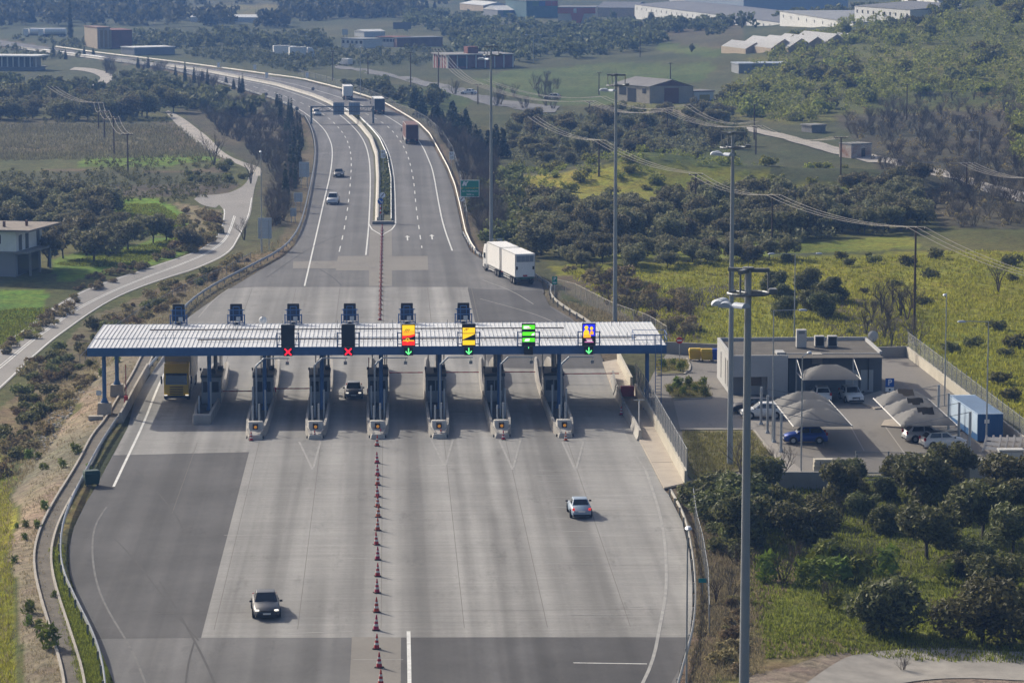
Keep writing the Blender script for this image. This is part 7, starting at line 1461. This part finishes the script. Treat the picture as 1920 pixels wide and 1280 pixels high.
mass_bare('bare_wood', 'leafless undergrowth on the bank right of the motorway', [(800, 235), (850, 245), (930, 305), (940, 440), (905, 475), (885, 450), (860, 360), (830, 280)], 90, .7, 1.2, 1.8, 73)
mass('low_scrub', 'low dark scrub and rough herbs over the left fields', [[(-60, 322), (430, 326), (445, 345), (400, 366), (300, 378), (-60, 380)], [(-60, 212), (330, 216), (340, 228), (-60, 230)], [(150, 300), (400, 296), (425, 312), (200, 322)]], [420, 110, 60], .22, 54, SCRUB, 40, .7)
mass('low_scrub', 'low brown and green scrub under the leftmost mast and on the mound', [[(940, 320), (1060, 310), (1060, 400), (960, 420), (940, 480), (900, 470)], [(1085, 335), (1250, 315), (1430, 320), (1440, 348), (1085, 352)]], [150, 130], .25, 55, HILLS, 50, .6)
mass('low_scrub', 'olive undergrowth filling the grove across the meadow', [[(1005, 400), (1250, 395), (1500, 372), (1730, 352), (1730, 432), (1500, 458), (1330, 470), (1110, 488), (1000, 490)], [(950, 235), (1180, 212), (1370, 208), (1400, 278), (1300, 302), (1120, 302), (960, 328)]], [200, 220], .42, 57, OLIVE, 60, .5)
mass('low_scrub', 'brown leafy undergrowth of the wood along the stream', [[(1570, 222), (1700, 203), (1990, 198), (1990, 430), (1790, 425), (1660, 330)]], [330], .3, 56, DRYL, 36, .6)
mass_bare('bare_wood', 'brown undergrowth between the olive trees across the meadow', [(1005, 405), (1250, 400), (1500, 375), (1730, 355), (1730, 430), (1500, 455), (1110, 470), (1010, 485)], 70, .4, .9, 2.2, 74)
mass_bare('bare_wood', 'brown undergrowth in the dark belt below the stone barn', [(950, 240), (1180, 215), (1370, 212), (1400, 275), (1300, 300), (1120, 300), (960, 325)], 70, .4, 1.0, 2.6, 75)
for (x, y) in ((1255, 735), (1268, 728), (1280, 740), (1293, 726), (1304, 735), (1316, 724), (1322, 741), (1245, 690), (1262, 684), (1276, 695)): plant('weed', P(x, y, .09), rt.uniform(.8, 1.5), 'leafy shrub in the planted beds left of the service building', 'shrubs in the compound beds', rt)
# ---- median planting
hv = []; r = np.random.default_rng(3)
for y in np.arange(P(0, 405).y, 1010, .9):
    a, b = ML(y) + 1.6, MR(y) - 1.0
    if b > a + .4:
        for _ in range(3): hv.append(leaves([(r.uniform(a, b), y + r.uniform(-.5, .5), .35, .55, .55, .45 + .3 * (y > 600))], 9, .26, int(y * 10) + _))
me = leaf_mesh('median_planting', np.concatenate(hv), mat('median_leaf', (.13, .14, .04), .8, island=.45, trans=.2)); o = bpy.data.objects.new('median_planting', me); COL.objects.link(o); tag(o, 'low green and straw planting filling the median', 'plants', None, 'stuff')
# ---- grass tufts
def tufts(name, label, polys, n, h0, h1, m, seed, w=.05, blades=5, spread=.16):
    r = np.random.default_rng(seed); allv = []
    for poly, k in zip(polys, n):
        xs = [q[0] for q in poly]; ys = [q[1] for q in poly]; N = k * 4; x = r.uniform(min(xs), max(xs), N); y = r.uniform(min(ys), max(ys), N); ok = inpoly(x, y, poly); x, y = x[ok][:k], y[ok][:k]
        d = CF[None] + RT[None] * ((x - 960) / F)[:, None] + CU[None] * ((640 - y) / F)[:, None]; t = -H / d[:, 2]; X, Y = d[:, 0] * t, d[:, 1] * t; out = np.maximum(XL(Y) - X, X - XR(Y)) > .35; X, Y = X[out], Y[out]; Z = gz(X, Y)
        for b in range(blades):
            a = r.uniform(0, 6.28, len(X)); ox_, oy_ = r.normal(0, spread, len(X)), r.normal(0, spread, len(X)); hh_ = r.uniform(h0, h1, len(X)); lx_, ly_ = r.normal(0, .35, len(X)) * hh_, r.normal(0, .35, len(X)) * hh_; dx, dy = np.cos(a) * w * (Y / 250) ** .5, np.sin(a) * w * (Y / 250) ** .5
            allv.append(np.stack([np.c_[X + ox_ - dx, Y + oy_ - dy, Z - .02], np.c_[X + ox_ + dx, Y + oy_ + dy, Z - .02], np.c_[X + ox_ + lx_ + dx * .3, Y + oy_ + ly_ + dy * .3, Z + hh_], np.c_[X + ox_ + lx_ - dx * .3, Y + oy_ + ly_ - dy * .3, Z + hh_]], 1).reshape(-1, 3))
    me = leaf_mesh(name, np.concatenate(allv), m); o = bpy.data.objects.new(name, me); COL.objects.link(o); tag(o, label, 'grass', None, 'stuff')
YG = mat('grass_yellow_green', (.27, .27, .035), .9, island=.45, trans=.5); DG = mat('grass_dry', (.26, .22, .13), .9, island=.4, trans=.4); GG = mat('grass_green', (.165, .19, .03), .9, island=.5, trans=.5); RD = mat('reed_dry', (.18, .17, .10), .9, island=.4, trans=.35)
tufts('meadow_grass', 'yellow-green meadow grass behind the compound', [[(1060, 510), (1330, 490), (1920, 470), (1990, 840), (1700, 650), (1240, 640)]], [9000], .15, .45, YG, 60)
tufts('clearing_grass', 'green grass under the olive trees at the lower right', [[(1440, 900), (1920, 880), (1940, 1215), (1600, 1212), (1440, 1240), (1400, 1100)]], [6500], .1, .35, GG, 61)
tufts('dry_grass', 'straw grass on the banks beside the right guardrail', [[(1300, 940), (1420, 1000), (1430, 1260), (1290, 1290), (1310, 1120)], [(1040, 560), (1200, 600), (1240, 645), (1130, 625)]], [2500, 1200], .1, .4, DG, 62, .03)
tufts('dry_grass', 'straw grass along the left verge and slope', [[(60, 700), (330, 540), (520, 450), (560, 440), (480, 510), (330, 600), (190, 680), (60, 850), (0, 900), (0, 800)], [(-40, 860), (25, 900), (22, 1280), (-40, 1280)]], [3500, 700], .1, .4, DG, 63, .03)
tufts('verge_grass', 'green weeds between drainage channel and left guardrail', [[(95, 1030), (118, 1020), (118, 1085), (185, 1215), (205, 1280), (150, 1280), (110, 1120)]], [1500], .08, .28, GG, 64, .03)
tufts('verge_grass', 'yellow-green grass at the far left bottom corner', [[(-60, 780), (15, 860), (22, 1000), (25, 1280), (-60, 1280)]], [2200], .1, .35, YG, 65, .03)
tufts('reed_bed', 'brown reeds covering the left field', [[(-100, 228), (330, 232), (420, 300), (410, 290), (-100, 300)]], [5000], .3, .7, RD, 66, .05, 4, .5)
tufts('field_crop', 'bright green crop in the left fields', [[(215, 378), (300, 378), (345, 410), (355, 440), (240, 430)], [(-20, 550), (92, 546), (70, 585), (10, 612), (-20, 615)], [(100, 490), (330, 442), (410, 432), (250, 495)]], [2500, 1500, 2000], .1, .3, GG, 67)
tufts('lawn_grass', 'ragged grass on the compound lawns', [[(1282, 812), (1410, 812), (1448, 866), (1300, 900)], [(1250, 724), (1318, 718), (1330, 744), (1264, 746)], [(1234, 676), (1286, 676), (1290, 692), (1234, 700)]], [1500, 700, 350], .2, .42, mat('lawn_blade', (.2, .185, .06), .9, island=.5, trans=.4), 80, .035)
tufts('dry_grass', 'sparse straw on the bare left verge', [[(170, 720), (270, 650), (240, 740), (180, 810), (110, 960), (80, 1060), (100, 1160), (125, 1280), (45, 1280), (30, 1000), (60, 870)]], [900], .05, .22, DG, 81, .03)
# stones on the left slope
st = MB(); r = random.Random(8)
for p in pts_in([(60, 770), (130, 700), (170, 690), (120, 780), (70, 830)], 190, .25, 70):
    s = r.uniform(.08, .28); st.box((p.x, p.y, p.z + s * .2), (s * 1.4, s, s * .8), rz=r.uniform(0, 3), rx=r.uniform(-.4, .4))
tag(st.build('rubble', mat('stone', (.34, .32, .29), .9, var=.2, scale=2), bevel=0), 'grey rubble stones strewn over the slope below the verge', 'stones', None, 'stuff')
# ================================================================== HAZE
hb = MB().b2((-2600, -60, -8), (2900, 4350, 62)); o = hb.build('haze', bpy.data.materials.new('haze_air')); o['kind'] = 'stuff'; o['label'] = 'pale blue winter haze thickening with distance'
m = o.data.materials[0]; m.use_nodes = True; n = m.node_tree.nodes; n.remove(n['Principled BSDF']); v = n.new('ShaderNodeVolumePrincipled')
v.inputs['Density'].default_value = HAZE; v.inputs['Color'].default_value = (.125, .25, .56, 1); v.inputs['Anisotropy'].default_value = .3; m.node_tree.links.new(v.outputs[0], n['Material Output'].inputs['Volume'])
o.display_type = 'WIRE'
